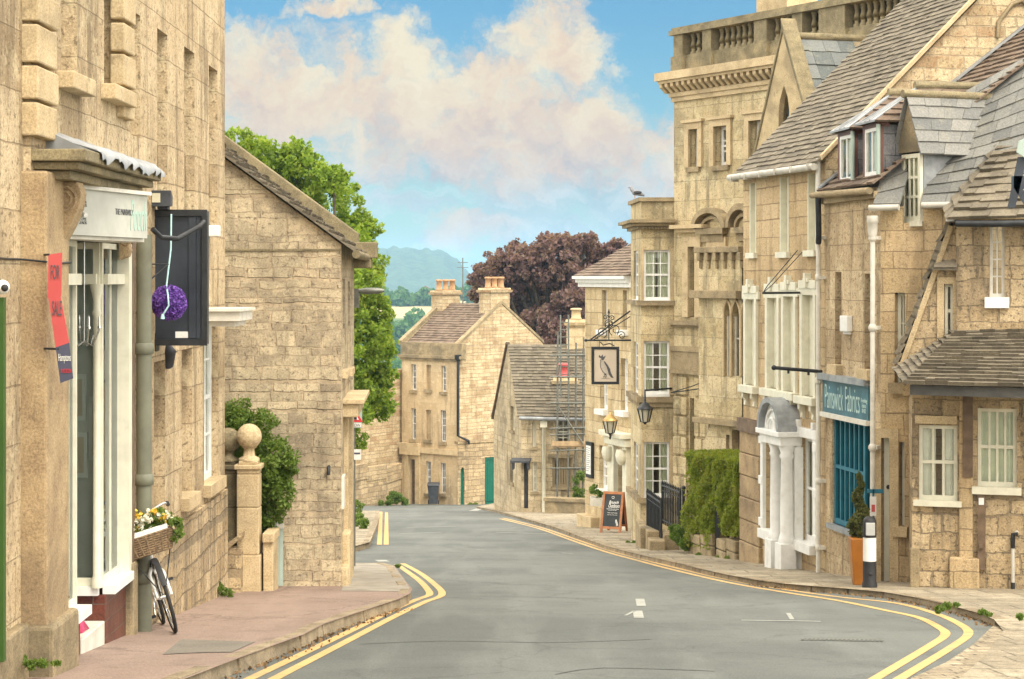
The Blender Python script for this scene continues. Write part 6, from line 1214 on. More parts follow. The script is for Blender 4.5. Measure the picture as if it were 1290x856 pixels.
k = MB()   # rusticated blocks of the ground floor
for (u0, u1) in ((851, 867.5), (877.5, 896)):
    v = 474
    while v < 690:
        h = 25; s0, s1 = tf.s(u0), tf.s(u1); zt, zbm = tf.z(850, v), tf.z(850, v + h - 2.5); mid = s0 + (s1 - s0) * (.55 if (v // 25) % 2 else .35); k.fb(tf, s0, mid - .012, zbm, zt, -.05, .075); k.fb(tf, mid + .012, s1, zbm, zt, -.05, .075); v += h
k.pieces('rusticated_pier', M['tower ashlar stone'], tw, tol=.06, uv=True, bevel=.025)
k = MB(); H = zc1 - zc0
k.fb(tf, -.22, tf.len, zc1 - H * .34, zc1, -.1, .36); k.fb(tf, -.17, tf.len, zc1 - H * .46, zc1 - H * .34, -.1, .30); k.fb(tf, -.06, tf.len, zc0 - .02, zc0 + H * .14, -.05, .10); k.fb(tf, -.03, tf.len, zc0 - .12, zc0 - .02, -.05, .06)
n = int(tf.len / .2)
for i in range(-1, n):
    s = .04 + i * .2; b = lambda z, o: tf.p(s, z, o); pr = [(zc1 - H * .46, .0), (zc1 - H * .46, .28), (zc1 - H * .62, .27), (zc1 - H * .74, .19), (zc0 + H * .14, .13), (zc0 + H * .14, 0)]
    k.prism([b(z, o) for z, o in pr], tf.p(s + .1, 0) - tf.p(s, 0))
k.build('modillion_cornice', M['dressed stone'], tw, uv=True)
k = MB(); zd = zc1 + (ZT - zc1) * .30; k.fb(tf, 0, tf.len, zc1, zd, -.45, .02); k.fb(tf, -.06, tf.len, ZT - .16, ZT - .06, -.5, .10); k.fb(tf, -.03, tf.len, ZT - .06, ZT, -.46, .05); k.fb(tf, .1, tf.len, zd, zd + .07, -.4, -.02)
piers = [(0, .42), (1.02, 1.42), (2.75, 3.25), (3.95, 4.35), (4.75, 5.6), (7.2, 8.0), (9.3, 9.7)]
for a, b in piers: k.fb(tf, a, b, zc1 + .004, zd + .06, -.42, .09); k.fb(tf, a + .05, b - .05, zd + .06, ZT - .16, -.38, .05)
k.fb(tf, .1, 7.0, zd + .07, ZT - .17, -.40, -.36); bal = k.build('parapet', M['lichen stone'], tw, uv=True)
km = MB(); hb_ = ZT - .16 - zd - .07; km.lathe((0, 0, 0), [(.075, 0), (.075, .05), (.045, .09), (.072, .28 * hb_ + .05), (.078, .36 * hb_), (.048, .6 * hb_), (.04, .75 * hb_), (.062, .80 * hb_), (.042, .84 * hb_), (.07, .92 * hb_), (.07, hb_)], 10)
proto = km.build('baluster', M['lichen stone'], bal, uv=True); pm = proto.data; off = wloc(bal); first = True
for (a, b) in zip(piers, piers[1:]):
    s0, s1 = a[1], b[0]; n = max(1, int((s1 - s0) / .17))
    for i in range(n):
        p = tf.p(s0 + (s1 - s0) * (i + .5) / n, zd + .07, -.14); o = proto if first else proto.copy(); first or COL.objects.link(o); first = False; o.parent = bal; o.location = p - off
pm.transform(Matrix.Translation(off))
stack('chimney', tuple(tf.p(tf.s(928), 0, -1.3).xy), tuple(tf.d), tuple(tf.n), .5, .4, zc1, tf.z(960, -60), 'dressed stone', (), 'terracotta pot', tw)
# oriel with gothic lights and corbelled gallery
of0, of1 = tf.s(905), tf.s(960); PR = .5; fo = Fac(*tf.p(of0, 0, PR).xy, *tf.p(of1, 0, PR).xy); fe = Fac(*tf.p(of0, 0, 0).xy, *tf.p(of0, 0, PR).xy)
ozt, oz1, oz0 = tf.z(905, 318), tf.z(905, 372), tf.z(905, 524)
def lancet(s0, s1, z0, z1):
    c = (s0 + s1) / 2; w = (s1 - s0) / 2; zs_ = z1 - w * 2.0; return [(s0, z0), (s1, z0), (s1, zs_), (c + w * .72, zs_ + w * 1.0), (c, z1), (c - w * .72, zs_ + w * 1.0), (s0, zs_)]
r0 = fo.rect(913, 920, 380, 474); r1 = fo.rect(922.5, 932, 380, 474); r2 = fo.rect(935, 945, 380, 474)
k = MB(); k.wall(fo, [(0, oz0), (fo.len, oz0), (fo.len, ozt), (0, ozt)], [lancet(*r) for r in (r0, r1, r2)], .15); k.quad(tf.p(of0, oz0, -.02), tf.p(of0, oz0, PR), tf.p(of0, ozt, PR), tf.p(of0, ozt, -.02)); k.quad(tf.p(of0, ozt, -.02), tf.p(of0, ozt, PR), tf.p(of1, ozt, PR), tf.p(of1, ozt, -.02)); k.quad(tf.p(of0, oz0, -.02), tf.p(of0, oz0, PR), tf.p(of1, oz0, PR), tf.p(of1, oz0, -.02)); k.build('oriel', M['tower ashlar stone'], tw, uv=True)
for r in (r0, r1, r2): k = MB(); k.poly([fo.p(a, b, -.1) for a, b in lancet(*r)]); pnn = k.build('lancet_pane', M['window glass'], tw); k = MB(); k.fb(fo, r[0], r[0] + .03, r[2], r[3] - .3, -.12, -.06); k.fb(fo, r[0], r[1], (r[2] + r[3]) / 2 - .015, (r[2] + r[3]) / 2 + .015, -.11, -.08); k.build('glazing_bar', M['dull white paint'], pnn); k = MB(); lp = lancet(r[0] - .03, r[1] + .03, r[2], r[3] + .05); k.tube([fo.p(a, b, .0) for a, b in lp[1:] + lp[:1]], .035, 6); k.build('lancet_moulding', M['dressed stone'], pnn, uv=True)
k = MB(); k.fb(fo, -.12, fo.len, oz1 - .06, oz1 + .1, -.55, .16); k.fb(fo, -.08, fo.len, oz0 - .12, oz0, -.5, .12); k.fb(fo, -.05, fo.len, ozt - .02, ozt + .1, -.5, .1)
for i in range(6): s = .05 + i * .27; k.fb(fo, s, s + .10, ozt - .18, ozt - .02, -.05, .10); k.fb(fo, s + .02, s + .08, ozt - .34, ozt - .18, -.05, .05)
k.pieces('corbelled_gallery', M['weathered stone'], tw, tol=.09, uv=True, bevel=.012)
pz = tf.z(905, 545); fp_ = Fac(*tf.p(tf.s(907), 0, .42).xy, *tf.p(of1, 0, .42).xy); pr_ = [fp_.rect(914.5, 919, 548, 640), fp_.rect(922, 936, 542, 680)]
k = MB(); k.wall(fp_, [(0, ZB), (fp_.len, ZB), (fp_.len, oz0 - .12), (.25, oz0 - .12), (0, pz - .2)], [pr_[0], pr_[1]], .2); k.quad(fp_.p(0, ZB), fp_.p(0, pz - .2), fp_.p(0, pz - .2, -.45), fp_.p(0, ZB, -.45)); k.build('porch', M['tower ashlar stone'], tw, uv=True)
k = MB(); k.fb(fp_, pr_[0][0], pr_[0][1], pr_[0][2], pr_[0][3], -.18, -.14); k.fb(fp_, pr_[1][0], pr_[1][1], ZB, pr_[1][3], -.2, -.16); k.pieces('porch_door', M['brown timber'], tw)
k = MB(); a = tf.p(tf.s(872), tf.z(872, 494), .55); c = tf.p(tf.s(905), tf.z(905, 487), .05); k.tube([a, c], .012, 6); k.tube([a, a.lerp(c, .5) + Vector((0, 0, .08)), c + Vector((0, 0, .22))], .01, 6); k.tube([c + Vector((0, 0, -.35)), c + Vector((0, 0, .3))], .018, 6); k.tube([c + Vector((-.3, 0, .02)), c + Vector((.25, 0, .04))], .01, 6)
k.torus(a.lerp(c, .7) + Vector((0, 0, .07)), tf.n.to_3d(), .05, .006, 14, 4); tag(k.build('iron_bracket', M['black iron']), 'empty black iron sign bracket on the tall balustraded building', 'bracket')
# ------------------------------------------------------------------ gabled wing with grey slate roof
smooth_stone('gable wing stone', [(.33, .27, .175), (.40, .33, .215), (.45, .375, .25)], .5, (.15, .125, .085))
gw_ = thing('gabled_chapel_wing', 'steep coped stone gable with a pale slate roof rising behind the long stone-tiled roof', 'building', (5, 35.5, gz(35)))
ga, gb, gap = Vector((4.62, 36.75, 0)), Vector((5.36, 34.2, 0)), Vector((4.97, 35.5, 0)); fgw = Fac(ga.x, ga.y, gb.x, gb.y); zE, zA = zv(182, 36.7), zv(34, 35.5); Lg = fgw.len
k = MB(); k.wall(fgw, [(0, 0), (Lg, 0), (Lg, zE), (Lg / 2, zA), (0, zE)], [lancet(Lg * .40, Lg * .58, zE + .1, zE + 1.0)], .15); k.build('wall', M['gable wing stone'], gw_, uv=True)
k = MB(); k.poly([fgw.p(a, b, -.1) for a, b in lancet(Lg * .40, Lg * .58, zE + .1, zE + 1.0)]); k.build('pane', M['window glass'], gw_)
rv = Vector((.96, .28, 0)).normalized() * 4.2
tile_roof('roof', fgw.p(Lg + .12, zE - .35, -.1), fgw.p(Lg + .12, zE - .35, -.1) + rv, fgw.p(Lg / 2, zA - .18, -.1) + rv, fgw.p(Lg / 2, zA - .18, -.1), .30, .42, M['blue slate tile'], gw_, .018, .12, seed=17); tile_roof('roof_back', fgw.p(-.1, zE - .3, -.1) + rv, fgw.p(-.1, zE - .3, -.1), fgw.p(Lg / 2, zA - .18, -.1), fgw.p(Lg / 2, zA - .18, -.1) + rv, .3, .42, M['blue slate tile'], gw_, .018, .12, seed=18)
k = MB(); dn3 = Vector((fgw.n.x, fgw.n.y, 0))
coping(k, fgw.p(-.04, zE - .25, -.26), fgw.p(Lg / 2, zA, -.26), .29, .12, dn3); coping(k, fgw.p(Lg + .1, zE - .25, -.22), fgw.p(Lg / 2, zA, -.22), .30, .16, dn3); k.build('gable_coping', M['lichen stone'], gw_, uv=True, bevel=.015)
k = MB(); a = fgw.p(Lg / 2, zA - .17, -.15); k.tube([a, a + rv], .075, 8); k.build('ridge', M['lichen stone'], gw_, uv=True)
# ================================================================== right side: the long stone-tiled house
lh = thing('long_house', 'stone house with cream blind windows and a white columned door hood', 'house', (4.3, 31, gz(31)))
rf = Fac(3.93, 32.9, 4.71, 29.1); ZB = -5; ZE = 3.42
up3 = [(945, 952.8, 231, 319), (983, 993.8, 223, 318), (1018, 1028.5, 218, 316)]; lo3 = [(942, 953, 370, 486), (969.5, 981.5, 368, 490), (990, 1002.5, 366, 494), (1013.5, 1027.5, 364, 500)]
sw = [(965, 976.5, 546, 668), (1009, 1028, 552, 684)]; dr3 = (979, 1003, 552, 712)
U3, L3, W3 = [[rf.rect(*w) for w in q] for q in (up3, lo3, sw)]; D3 = rf.rect(*dr3); D3 = (D3[0], D3[1], -4.6, D3[3])
k = MB(); k.wall(rf, [(0, ZB), (rf.len, ZB), (rf.len, ZE), (0, ZE)], U3 + L3 + W3 + [D3], .16); inn_ = Vector((.98, .196))
rg1 = Fac(4.71, 29.1, 4.71 + 9.8, 29.1 + 1.96); k2 = MB(); k2.wall(rg1, [(0, ZB), (rg1.len, ZB), (rg1.len, ZE + .03), (5.0, ZE + 4.95), (0.0, ZE)])
lg1 = Fac(3.93, 32.9, 3.93 + 9.8, 32.9 + 1.96); k.wall(lg1, [(0, ZB), (lg1.len, ZB), (lg1.len, ZE), (5.0, ZE + 4.95), (0.0, ZE)]); k.build('wall', M['house ashlar stone'], lh, uv=True); k2.build('gable_wall', M['brick rubble stone'], lh, uv=True)
k = MB()
for r in U3 + L3: k.fb(rf, r[0] + .001, r[1] - .001, r[2] + .001, r[3] - .001, -.2, -.07 if r in L3 else -.10); k.fb(rf, r[0] + .0008, r[0] + .008, r[2] + .001, r[3] - .001, -.1, -.001); k.fb(rf, r[1] - .008, r[1] - .0008, r[2] + .001, r[3] - .001, -.1, -.001)
k.pieces('blind_window', M['cream paint'], lh)
for r in U3: k = MB(); k.fb(rf, r[0] - .06, r[1] + .06, r[2] - .09, r[2] + .004, -.13, .07); k.fb(rf, r[0] - .001, r[0] + .03, r[2], r[3], -.13, .008); k.fb(rf, r[1] - .03, r[1] + .001, r[2], r[3], -.13, .008); k.build('painted_sill', M['cream paint'], lh)
for r in L3:
    k = MB(); w = .10; k.fb(rf, r[0] - w, r[0], r[2], r[3], -.05, .05); k.fb(rf, r[1], r[1] + w, r[2], r[3], -.05, .05); k.fb(rf, r[0] - w - .03, r[1] + w + .03, r[3], r[3] + .13, -.05, .06); k.fb(rf, r[0] - w - .09, r[1] + w + .09, r[3] - .1, r[3] + .03, -.05, .045)
    c = (r[0] + r[1]) / 2; k.fb(rf, c - .045, c + .045, r[3] + .02, r[3] + .24, -.05, .10); k.fb(rf, c - .11, c + .11, r[3] + .10, r[3] + .16, -.05, .085); k.fb(rf, r[0] - w - .06, r[1] + w + .06, r[2] - .12, r[2], -.05, .13); k.build('painted_architrave', M['cream paint'], lh, bevel=.006)
    k = MB()
    for s in (r[0] - .04, r[1] - .04): k.prism([rf.p(s, r[2] - .125, 0), rf.p(s, r[2] - .125, .10), rf.p(s, r[2] - .2, .10), rf.p(s, r[2] - .26, .05), rf.p(s, r[2] - .33, .06), rf.p(s, r[2] - .36, 0)], rf.p(s + .08, 0) - rf.p(s, 0))
    k.pieces('sill_bracket', M['cream paint'], lh)
for r in W3:
    window(rf, r, lh, 2, 2, 'white paint', .07, .07, .03, sill='white paint', sillh=.14, sillp=.13, curtain='curtain cloth'); k = MB(); w = .13
    k.fb(rf, r[0] - w, r[0] - .001, r[2], r[3], -.05, .06); k.fb(rf, r[1] + .001, r[1] + w, r[2], r[3], -.05, .06); k.fb(rf, r[0] - w - .04, r[1] + w + .04, r[3], r[3] + .15, -.05, .07)
    for zz in (r[3] - .12, (r[2] + r[3]) / 2, r[2] + .1): k.fb(rf, r[0] - w - .05, r[0] - .02, zz - .07, zz + .07, -.05, .075); k.fb(rf, r[1] + .02, r[1] + w + .05, zz - .07, zz + .07, -.05, .075)
    for s in (r[0] - .05, r[1] - .03): k.fb(rf, s, s + .09, r[3] + .15, r[3] + .26, -.05, .08)
    k.build('painted_surround', M['white paint'], lh, bevel=.008)
# door hood on columns
k = MB(); k.fb(rf, D3[0], D3[1], -4, D3[3], -.15, -.09); dd = k.build('door', M['white paint'], lh); k = MB(); k.sphere(rf.p(D3[0] + .1, D3[2] + 1.2, -.06), .03); k.build('handle', M['brass'], dd)
PRJ = .32; rfp = Fac(*rf.p(0, 0, PRJ - .05).xy, *rf.p(rf.len, 0, PRJ - .05).xy); sL, sR = rfp.s(963), rfp.s(987); zc = zv(550, 30.5)
for s in (sL + .36, sR - .06):
    b = rf.p(s, gz(30.6, .1), PRJ - .13); H = zc - b.z - .12; k = MB(); k.fb(rf, s - .15, s + .15, gz(30.6, .02), b.z + .42, PRJ - .28, PRJ + .02); k.lathe(b, [(.13, .42), (.14, .46), (.12, .52), (.105, .58), (.108, H * .5), (.09, H - .22), (.12, H - .16), (.095, H - .12), (.13, H - .02), (.13, H)], 18); k.build('column', M['white paint'], lh)
    k = MB(); k.fb(rf, s - .15, s + .15, gz(30.6, .0), zc - .14, -.02, .10); k.build('pilaster', M['white paint'], lh)
k = MB(); k.fb(rf, sL - .05, sR + .05, zc - .12, zc + .02, -.02, PRJ + .02); k.fb(rf, sL - .1, sR + .1, zc + .02, zc + .1, -.02, PRJ + .07); k.build('entablature', M['white paint'], lh, bevel=.008)
n = 14; c = (sL + sR) / 2; hw = (sR - sL) / 2 + .06; hh_ = zv(502, 30.3) - zc - .1; arc = [(c + hw * math.cos(t), zc + .1 + hh_ * math.sin(t)) for t in np.linspace(0, math.pi, n + 1)]; ari = [(c + (hw - .08) * math.cos(t), zc + .1 + (hh_ - .08) * math.sin(t)) for t in np.linspace(0, math.pi, n + 1)]
k = MB()
for i in range(n): k.hexa([rf.p(*ari[i], -.02), rf.p(*ari[i], PRJ + .06), rf.p(*ari[i + 1], PRJ + .06), rf.p(*ari[i + 1], -.02), rf.p(*arc[i], -.02), rf.p(*arc[i], PRJ + .06), rf.p(*arc[i + 1], PRJ + .06), rf.p(*arc[i + 1], -.02)])
k.build('hood', M['lead sheet'], lh)
k = MB()
for sc2, o in ((.9, .01), (.62, .03), (.35, .05)):
    a2 = [(c + hw * sc2 * math.cos(t), zc + .1 + hh_ * sc2 * math.sin(t)) for t in np.linspace(0, math.pi, n + 1)]; k.tube([rf.p(*q, PRJ + o - .06) for q in a2], .022, 6)
k.poly([rf.p(*q, PRJ - .05) for q in arc]); k.build('shell_tympanum', M['white paint'], lh)
# pier at the far end, iron lintel beam over the passage beside it
k = MB(); p0 = rf.s(937.5); zP = rf.z(948, 545); hs = np.linspace(-3.6, zP, 8)
for i, (a, b) in enumerate(zip(hs, hs[1:])): k.fb(rf, -.04 + .012 * (i % 2), rf.s(961) - .012 * (i % 3), a + .008, b, -.02, .06 + .012 * (i % 2))
k.build('end_pier', M['pier stone'], lh, uv=True, bevel=.02); k = MB(); k.fb(rf, -.06, rf.s(963), zP, zP + .22, -.02, .10); k.build('timber_lintel', M['brown timber'], lh)
# roof: eaves to ridge, ragged verge, gutter, downpipes
d3 = Vector((.98, .196, 0)) * 5.1; rise = Vector((0, 0, 5.1)); e0, e1 = rf.p(-.12, ZE - .1, .16), rf.p(rf.len + .06, ZE - .1, .16)
tile_roof('roof', e0, e1, e1 + d3 + rise, e0 + d3 + rise, .125, .21, M['stone roof tile'], lh, .016, .5, seed=21); rr = Vector((.98, .196, 0)) * 5.0; tile_roof('roof_back', e1 + d3 + rr + Vector((0, 0, .1)), e0 + d3 + rr + Vector((0, 0, .1)), e0 + d3 + rise, e1 + d3 + rise, .4, .5, M['stone roof tile'], lh, .034, seed=22)
k = MB(); coping(k, rf.p(rf.len + .02, ZE - .06, .1), rf.p(rf.len + .02, ZE - .06, .1) + d3 + rise, .1, .075, rf.d.to_3d()); k.build('verge_fillet', M['dressed stone'], lh, uv=True)
k = MB(); k.tube([rf.p(-.15, ZE - .12, .2), rf.p(rf.len * .5, ZE - .14, .2), rf.p(rf.len + .05, ZE - .16, .2)], .055, 10)
for s in np.linspace(.1, rf.len - .1, 6): k.fb(rf, s - .015, s + .015, ZE - .2, ZE - .1, .12, .27)
k.build('gutter', M['gutter paint'], lh)
def pipe(parent, fac, u, v0, v1, mat, r=.034, o=.09, collars=(), hopper=False, name='drainpipe'):
    s = fac.s(u); q = lambda v: fac.p(s, fac.z(u, v), o); k = MB(); k.tube([q(v1), q(v0)], r, 12)
    for v in collars: k.lathe(q(v), [(r, -.05), (r * 1.35, -.045), (r * 1.35, .045), (r, .05)], 12); k.fb(fac, s - r * 1.9, s + r * 1.9, fac.z(u, v) - .025, fac.z(u, v) + .025, 0, o)
    if hopper: k.lathe(q(v0), [(r, -.28), (r * 2.0, -.16), (r * 2.1, -.04), (r * 2.4, -.03), (r * 2.4, .06)], 12)
    return k.build(name, M[mat], parent)
pipe(lh, rf, 1038.8, 200, 722, 'dull white paint', .034, .10, (300, 350, 480, 606, 690), name='white_drainpipe')
# empty iron sign bracket and banner pole
k = MB(); a = rf.p(rf.s(1011), rf.z(1011, 369), .0); t = Vector((xu(961, 29.6), 29.6, zv(369.5, 29.6))); k.tube([a, t], .018, 8); k.tube([t, Vector((xu(967, 29.6), 29.6, zv(360, 29.6))), rf.p(rf.s(1006), rf.z(1006, 316), .02)], .008, 6); k.tube([t, Vector((xu(974, 29.7), 29.7, zv(358, 29.7))), rf.p(rf.s(1012), rf.z(1012, 318), .02)], .007, 6); k.fb(rf, rf.s(1010), rf.s(1013), rf.z(1011, 374), rf.z(1011, 363), 0, .03); tag(k.build('iron_bracket', M['black iron']), 'slim rusty iron sign bracket with stay wires above the cream lower windows', 'bracket')
k = MB(); a = rf.p(rf.len - .02, rf.z(1043, 469), .05); t = Vector((xu(975, 28.9), 28.9, zv(463.5, 28.9))); k.tube([a, t], .027, 8); k.sphere(t, .04, 10, 7); 
for f in (.3, .72): k.tube([t.lerp(a, f), t.lerp(a, f) - Vector((0, 0, .07))], .018, 6)
tag(k.build('banner_pole', M['black iron']), 'thick black horizontal pole projecting across the cream windows beside the white drainpipe', 'pole')
# gothic hood mould high on the gable
k = MB(); gp = [rg1.p(rg1.s(u), rg1.z(u, v), .03) for u, v in ((1256, 48), (1257, 28), (1274, 6), (1286, 1), (1300, 12))]; k.tube(gp, .035, 8); k.build('hood_mould', M['weathered stone'], lh, uv=True)
# ================================================================== the fabric shop
fsb = thing('fabric_shop', 'stone shop with teal window frames and two slate-cheeked dormers', 'shop', (4.9, 28, gz(28)))
ra = Fac(4.71, 29.1, 5.1, 26.8); ZE2 = 2.86
aw_ = [(1052, 1060, 343, 460), (1089, 1099.5, 345, 466)]; AW = [ra.rect(*w) for w in aw_]; shopw = ra.rect(1048.5, 1097, 525, 668)
k = MB(); k.wall(ra, [(0, ZB), (ra.len, ZB), (ra.len, ZE2), (0, ZE2)], AW + [shopw], .2); k.build('wall', M['shop ashlar stone'], fsb, uv=True)
for r in AW: window(ra, r, fsb, 2, 3, 'dull white paint', .14, .05, .025, sillh=.14, sillp=.11)
k = MB(); s0, s1, z0, z1 = shopw; q = lambda a, b, c, d, o0=-.10, o1=-.03: k.fb(ra, a, b, c, d, o0, o1)
sm = s0 + (s1 - s0) * .78
q(s0, s1, z1 - .08, z1 - .002); q(s0, s1, z0 + .002, z0 + .08); q(s0 + .002, s0 + .06, z0 + .08, z1 - .08); q(sm - .03, sm + .05, z0 + .08, z1 - .08); q(s1 - .05, s1 - .002, z0 + .08, z1 - .08)
for i in range(1, 6): x = s0 + .06 + (sm - s0 - .09) * i / 6; q(x - .022, x + .022, z0 + .08, z1 - .08, -.095, -.035)
zm = ra.z(1070, 593); q(s0 + .06, sm - .03, zm - .025, zm + .025, -.098, -.032); w_ = k.build('shop_window', M['teal paint'], fsb)
k = MB(); k.quad(ra.p(s0, z0, -.07), ra.p(s1, z0, -.07), ra.p(s1, z1, -.07), ra.p(s0, z1, -.07)); k.build('pane', M['shop glass'], w_)
k = MB(); n = 60; vs = []
for i in range(n + 1): s = s0 + (sm - s0) * i / n; d = -.15 + .02 * math.sin(i * 1.3); vs += [ra.p(s, z0, d), ra.p(s, z1, d)]
k.add(vs, [(2 * i, 2 * i + 2, 2 * i + 3, 2 * i + 1) for i in range(n)], True); plain('olive display cloth', (.40, .42, .15), .9, 0, .3, 6); k.build('display_cloth', M['olive display cloth'], w_)
k = MB(); k.fb(ra, s0 - .03, s1, z0 - .07, z0, -.1, .09); k.build('sill', M['lead sheet'], w_)
# roof of brown tiles, lead flashing against the taller gable
da = Vector((.98, .17, 0)); ee0, ee1 = ra.p(-.0, ZE2 + .03, .12), ra.p(ra.len + .05, ZE2 + .03, .12)
up_ = da * 4.6 + Vector((0, 0, 4.6 * .76)); tile_roof('roof', ee0, ee1, ee1 + up_, ee0 + up_, .15, .2, M['brown roof tile'], fsb, .026, .3, seed=23)
k = MB(); coping(k, ee0 + Vector((0, 0, .05)), ee0 + up_ + Vector((0, 0, .05)), .17, .03, ra.d.to_3d()); k.build('lead_flashing', M['lead sheet'], fsb)
k = MB(); k.tube([ra.p(-.12, ZE2 - .02, .17), ra.p(ra.len + .02, ZE2 - .06, .17)], .05, 10); k.fb(ra, -.05, ra.len, ZE2 - .16, ZE2 - .06, -.02, .10); k.build('gutter', M['weathered stone'], fsb, uv=True)
k = MB(); s = ra.s(1043.5); k.tube([ra.p(s, ZE2 - .05, .16), ra.p(s, ra.z(1043, 296), .15), ra.p(s - .1, ra.z(1043, 306), .12)], .045, 10); k.build('black_drainpipe', M['black iron'], fsb)
def box_dormer(cu, cv0, cv1, Y0, Y1, x0, cu1, ridge, label):
    """hipped lead-fronted dormer with slate cheeks; front faces the street"""
    n0, n1 = Vector((x0[0], Y0, 0)), Vector((x0[1], Y1, 0)); zt, zb = zv(cv0, Y0), zv(cv1, Y0); fD = Fac(n1.x, n1.y, n0.x, n0.y); L = fD.len
    k = MB(); back = da * 1.5; a, b = fD.p(L, 0), fD.p(0, 0)
    for p in (a, b): k.quad(p + Vector((0, 0, zb - .35)), p + back + Vector((0, 0, zb - .35)), p + back + Vector((0, 0, zt)), p + Vector((0, 0, zt)))
    k.pieces('dormer_cheek', M['dormer slate'], fsb, uv=True)
    w = window(fD, (.05, L - .05, zb, zt - .02), fsb, 2, 1, 'white paint', .0, .06, .04, sill='dull white paint', sash=False, o=.04, sillh=.05, sillp=.02, name='dormer_window', curtain='curtain cloth')
    k = MB(); k.fb(fD, -.02, .05, zb - .05, zt, -.02, .045); k.fb(fD, L - .05, L + .02, zb - .05, zt, -.02, .045); k.fb(fD, -.02, L + .02, zt - .03, zt + .03, -.1, .05); k.build('dormer_frame', M['red brown paint'], fsb)
    rp = Vector(ridge); e = .12; f0, f1 = fD.p(-e, zt + .03, e + .02), fD.p(L + e, zt + .03, e + .02)
    k = MB(); k.add([f0, f1, rp, f0 + Vector((0, 0, .03)), f1 + Vector((0, 0, .03)), rp + Vector((0, 0, .03))], [(0, 2, 1), (3, 4, 5), (0, 1, 4, 3), (1, 2, 5, 4), (2, 0, 3, 5)]); 
    for t in (.25, .5, .75): k.tube([f0.lerp(f1, t) + Vector((0, 0, .035)), (f0.lerp(f1, t)).lerp(rp, .96) + Vector((0, 0, .035))], .014, 6)
    dk = k.build('dormer_roof_front', M['lead sheet'], fsb); tile_roof('dormer_roof_side', f1, f1 + back * 1.25, rp + back * 1.25, rp, .17, .22, M['brown roof tile'], fsb, .022, seed=31); tile_roof('dormer_roof_far', f0 + back * 1.25, f0, rp, rp + back * 1.25, .16, .2, M['brown roof tile'], fsb, .022, seed=32)
    k = MB(); k.tube([rp - da * .1 + Vector((0, 0, .02)), rp + back * 1.25 + Vector((0, 0, .02))], .065, 8); k.build('dormer_ridge', M['lichen stone'], fsb, uv=True)
    k = MB(); p = fD.p(L + .03, zt + .0, .06); k.tube([p, Vector((p.x, p.y, zb + .02))], .03, 8); k.build('dormer_drainpipe', M['sage plastic'], fsb)
stone('dormer slate', [(.105, .11, .125), (.135, .14, .155), (.16, .165, .18)], (.05, .05, .055), .34, .30, .006, .004, .05, .2, .2, .3, .006, (.07, .07, .08))
island('dormer slate tile', [(.14, .145, .14), (.19, .19, .18), (.24, .235, .215)], (.32, .30, .22), .3, .75)
box_dormer(0, 166, 229, 27.95, 28.65, (4.965, 4.87), 1089, (5.62, 28.45, zv(119, 28.45)), '')
box_dormer(0, 157, 222, 26.9, 27.55, (5.135, 5.04), 1139, (5.78, 27.35, zv(110, 27.35)), '')
# fascia sign
r_ = ra.rect(1041, 1098.5, 487, 521); sgn = thing('shop_sign', 'dark teal fascia sign reading Painswick Fabrics over the teal shop window', 'sign', ra.p(1, r_[2])); s0, s1, z0, z1 = r_; z0, z1 = ra.z(1070, 524.5), ra.z(1070, 482)
k = MB(); k.fb(ra, s0, s1, z0, z1, 0, .06); k.build('board', M['navy sign board'], sgn); k = MB(); k.fb(ra, s0 - .02, s1 + .02, z0 - .07, z0, 0, .10); k.build('moulding', M['dull white paint'], sgn); k = MB(); k.fb(ra, s0 - .03, s1 + .03, z1, z1 + .09, -.02, .14); k.build('lead_capping', M['lead sheet'], sgn)
w = s1 - s0; h = z1 - z0; text_part('Painswick', ra, (s0 + w * .06, s0 + w * .47, z0 + h * .14, z0 + h * .86), 'pale teal lettering', sgn, .061, bold=-.012); text_part('Fabrics', ra, (s0 + w * .52, s0 + w * .83, z0 + h * .16, z0 + h * .88), 'pale teal lettering', sgn, .061, bold=-.012); text_part('Furnishing\nFabrics\n01452', ra, (s0 + w * .86, s0 + w * .985, z0 + h * .2, z0 + h * .62), 'pale teal lettering', sgn, .061)
k = MB(); r_ = ra.rect(1065, 1074, 398, 418); k.fb(ra, r_[0], r_[1], r_[2], r_[3], 0, .09); k.fb(ra, r_[0] + .02, r_[1] - .02, r_[2] - .04, r_[2], 0, .05); tag(k.build('alarm_box', M['white paint'], bevel=.012), 'white alarm box on the fabric shop wall between its upper windows', 'alarm box')
k = MB(); x0, x1 = xu(1096, 26.5), xu(1104, 26.5); k.box(x0, x1, 26.5, 26.515, zv(650, 26.5), zv(626, 26.5)); nt = tag(k.build('notice_sheet', M['white paint']), 'white paper notice beside the topiary at the teal shop window', 'notice'); off = wloc(nt)
k = MB(); k.box(x0 + .02, x1 - .02, 26.49, 26.4995, zv(645, 26.5), zv(636, 26.5)); k.build('print', M['red board'], nt); k = MB(); k.box(xu(1093, 26.55), xu(1112, 26.55), 26.52, 26.56, zv(622, 26.5), zv(617, 26.5)); k.build('holder_rail', M['teal paint'], nt); k = MB(); k.box(xu(1099, 26.55), xu(1101, 26.55), 26.52, 26.56, gz(26.5, .1), zv(617, 26.5)); k.build('holder_post', M['teal paint'], nt)
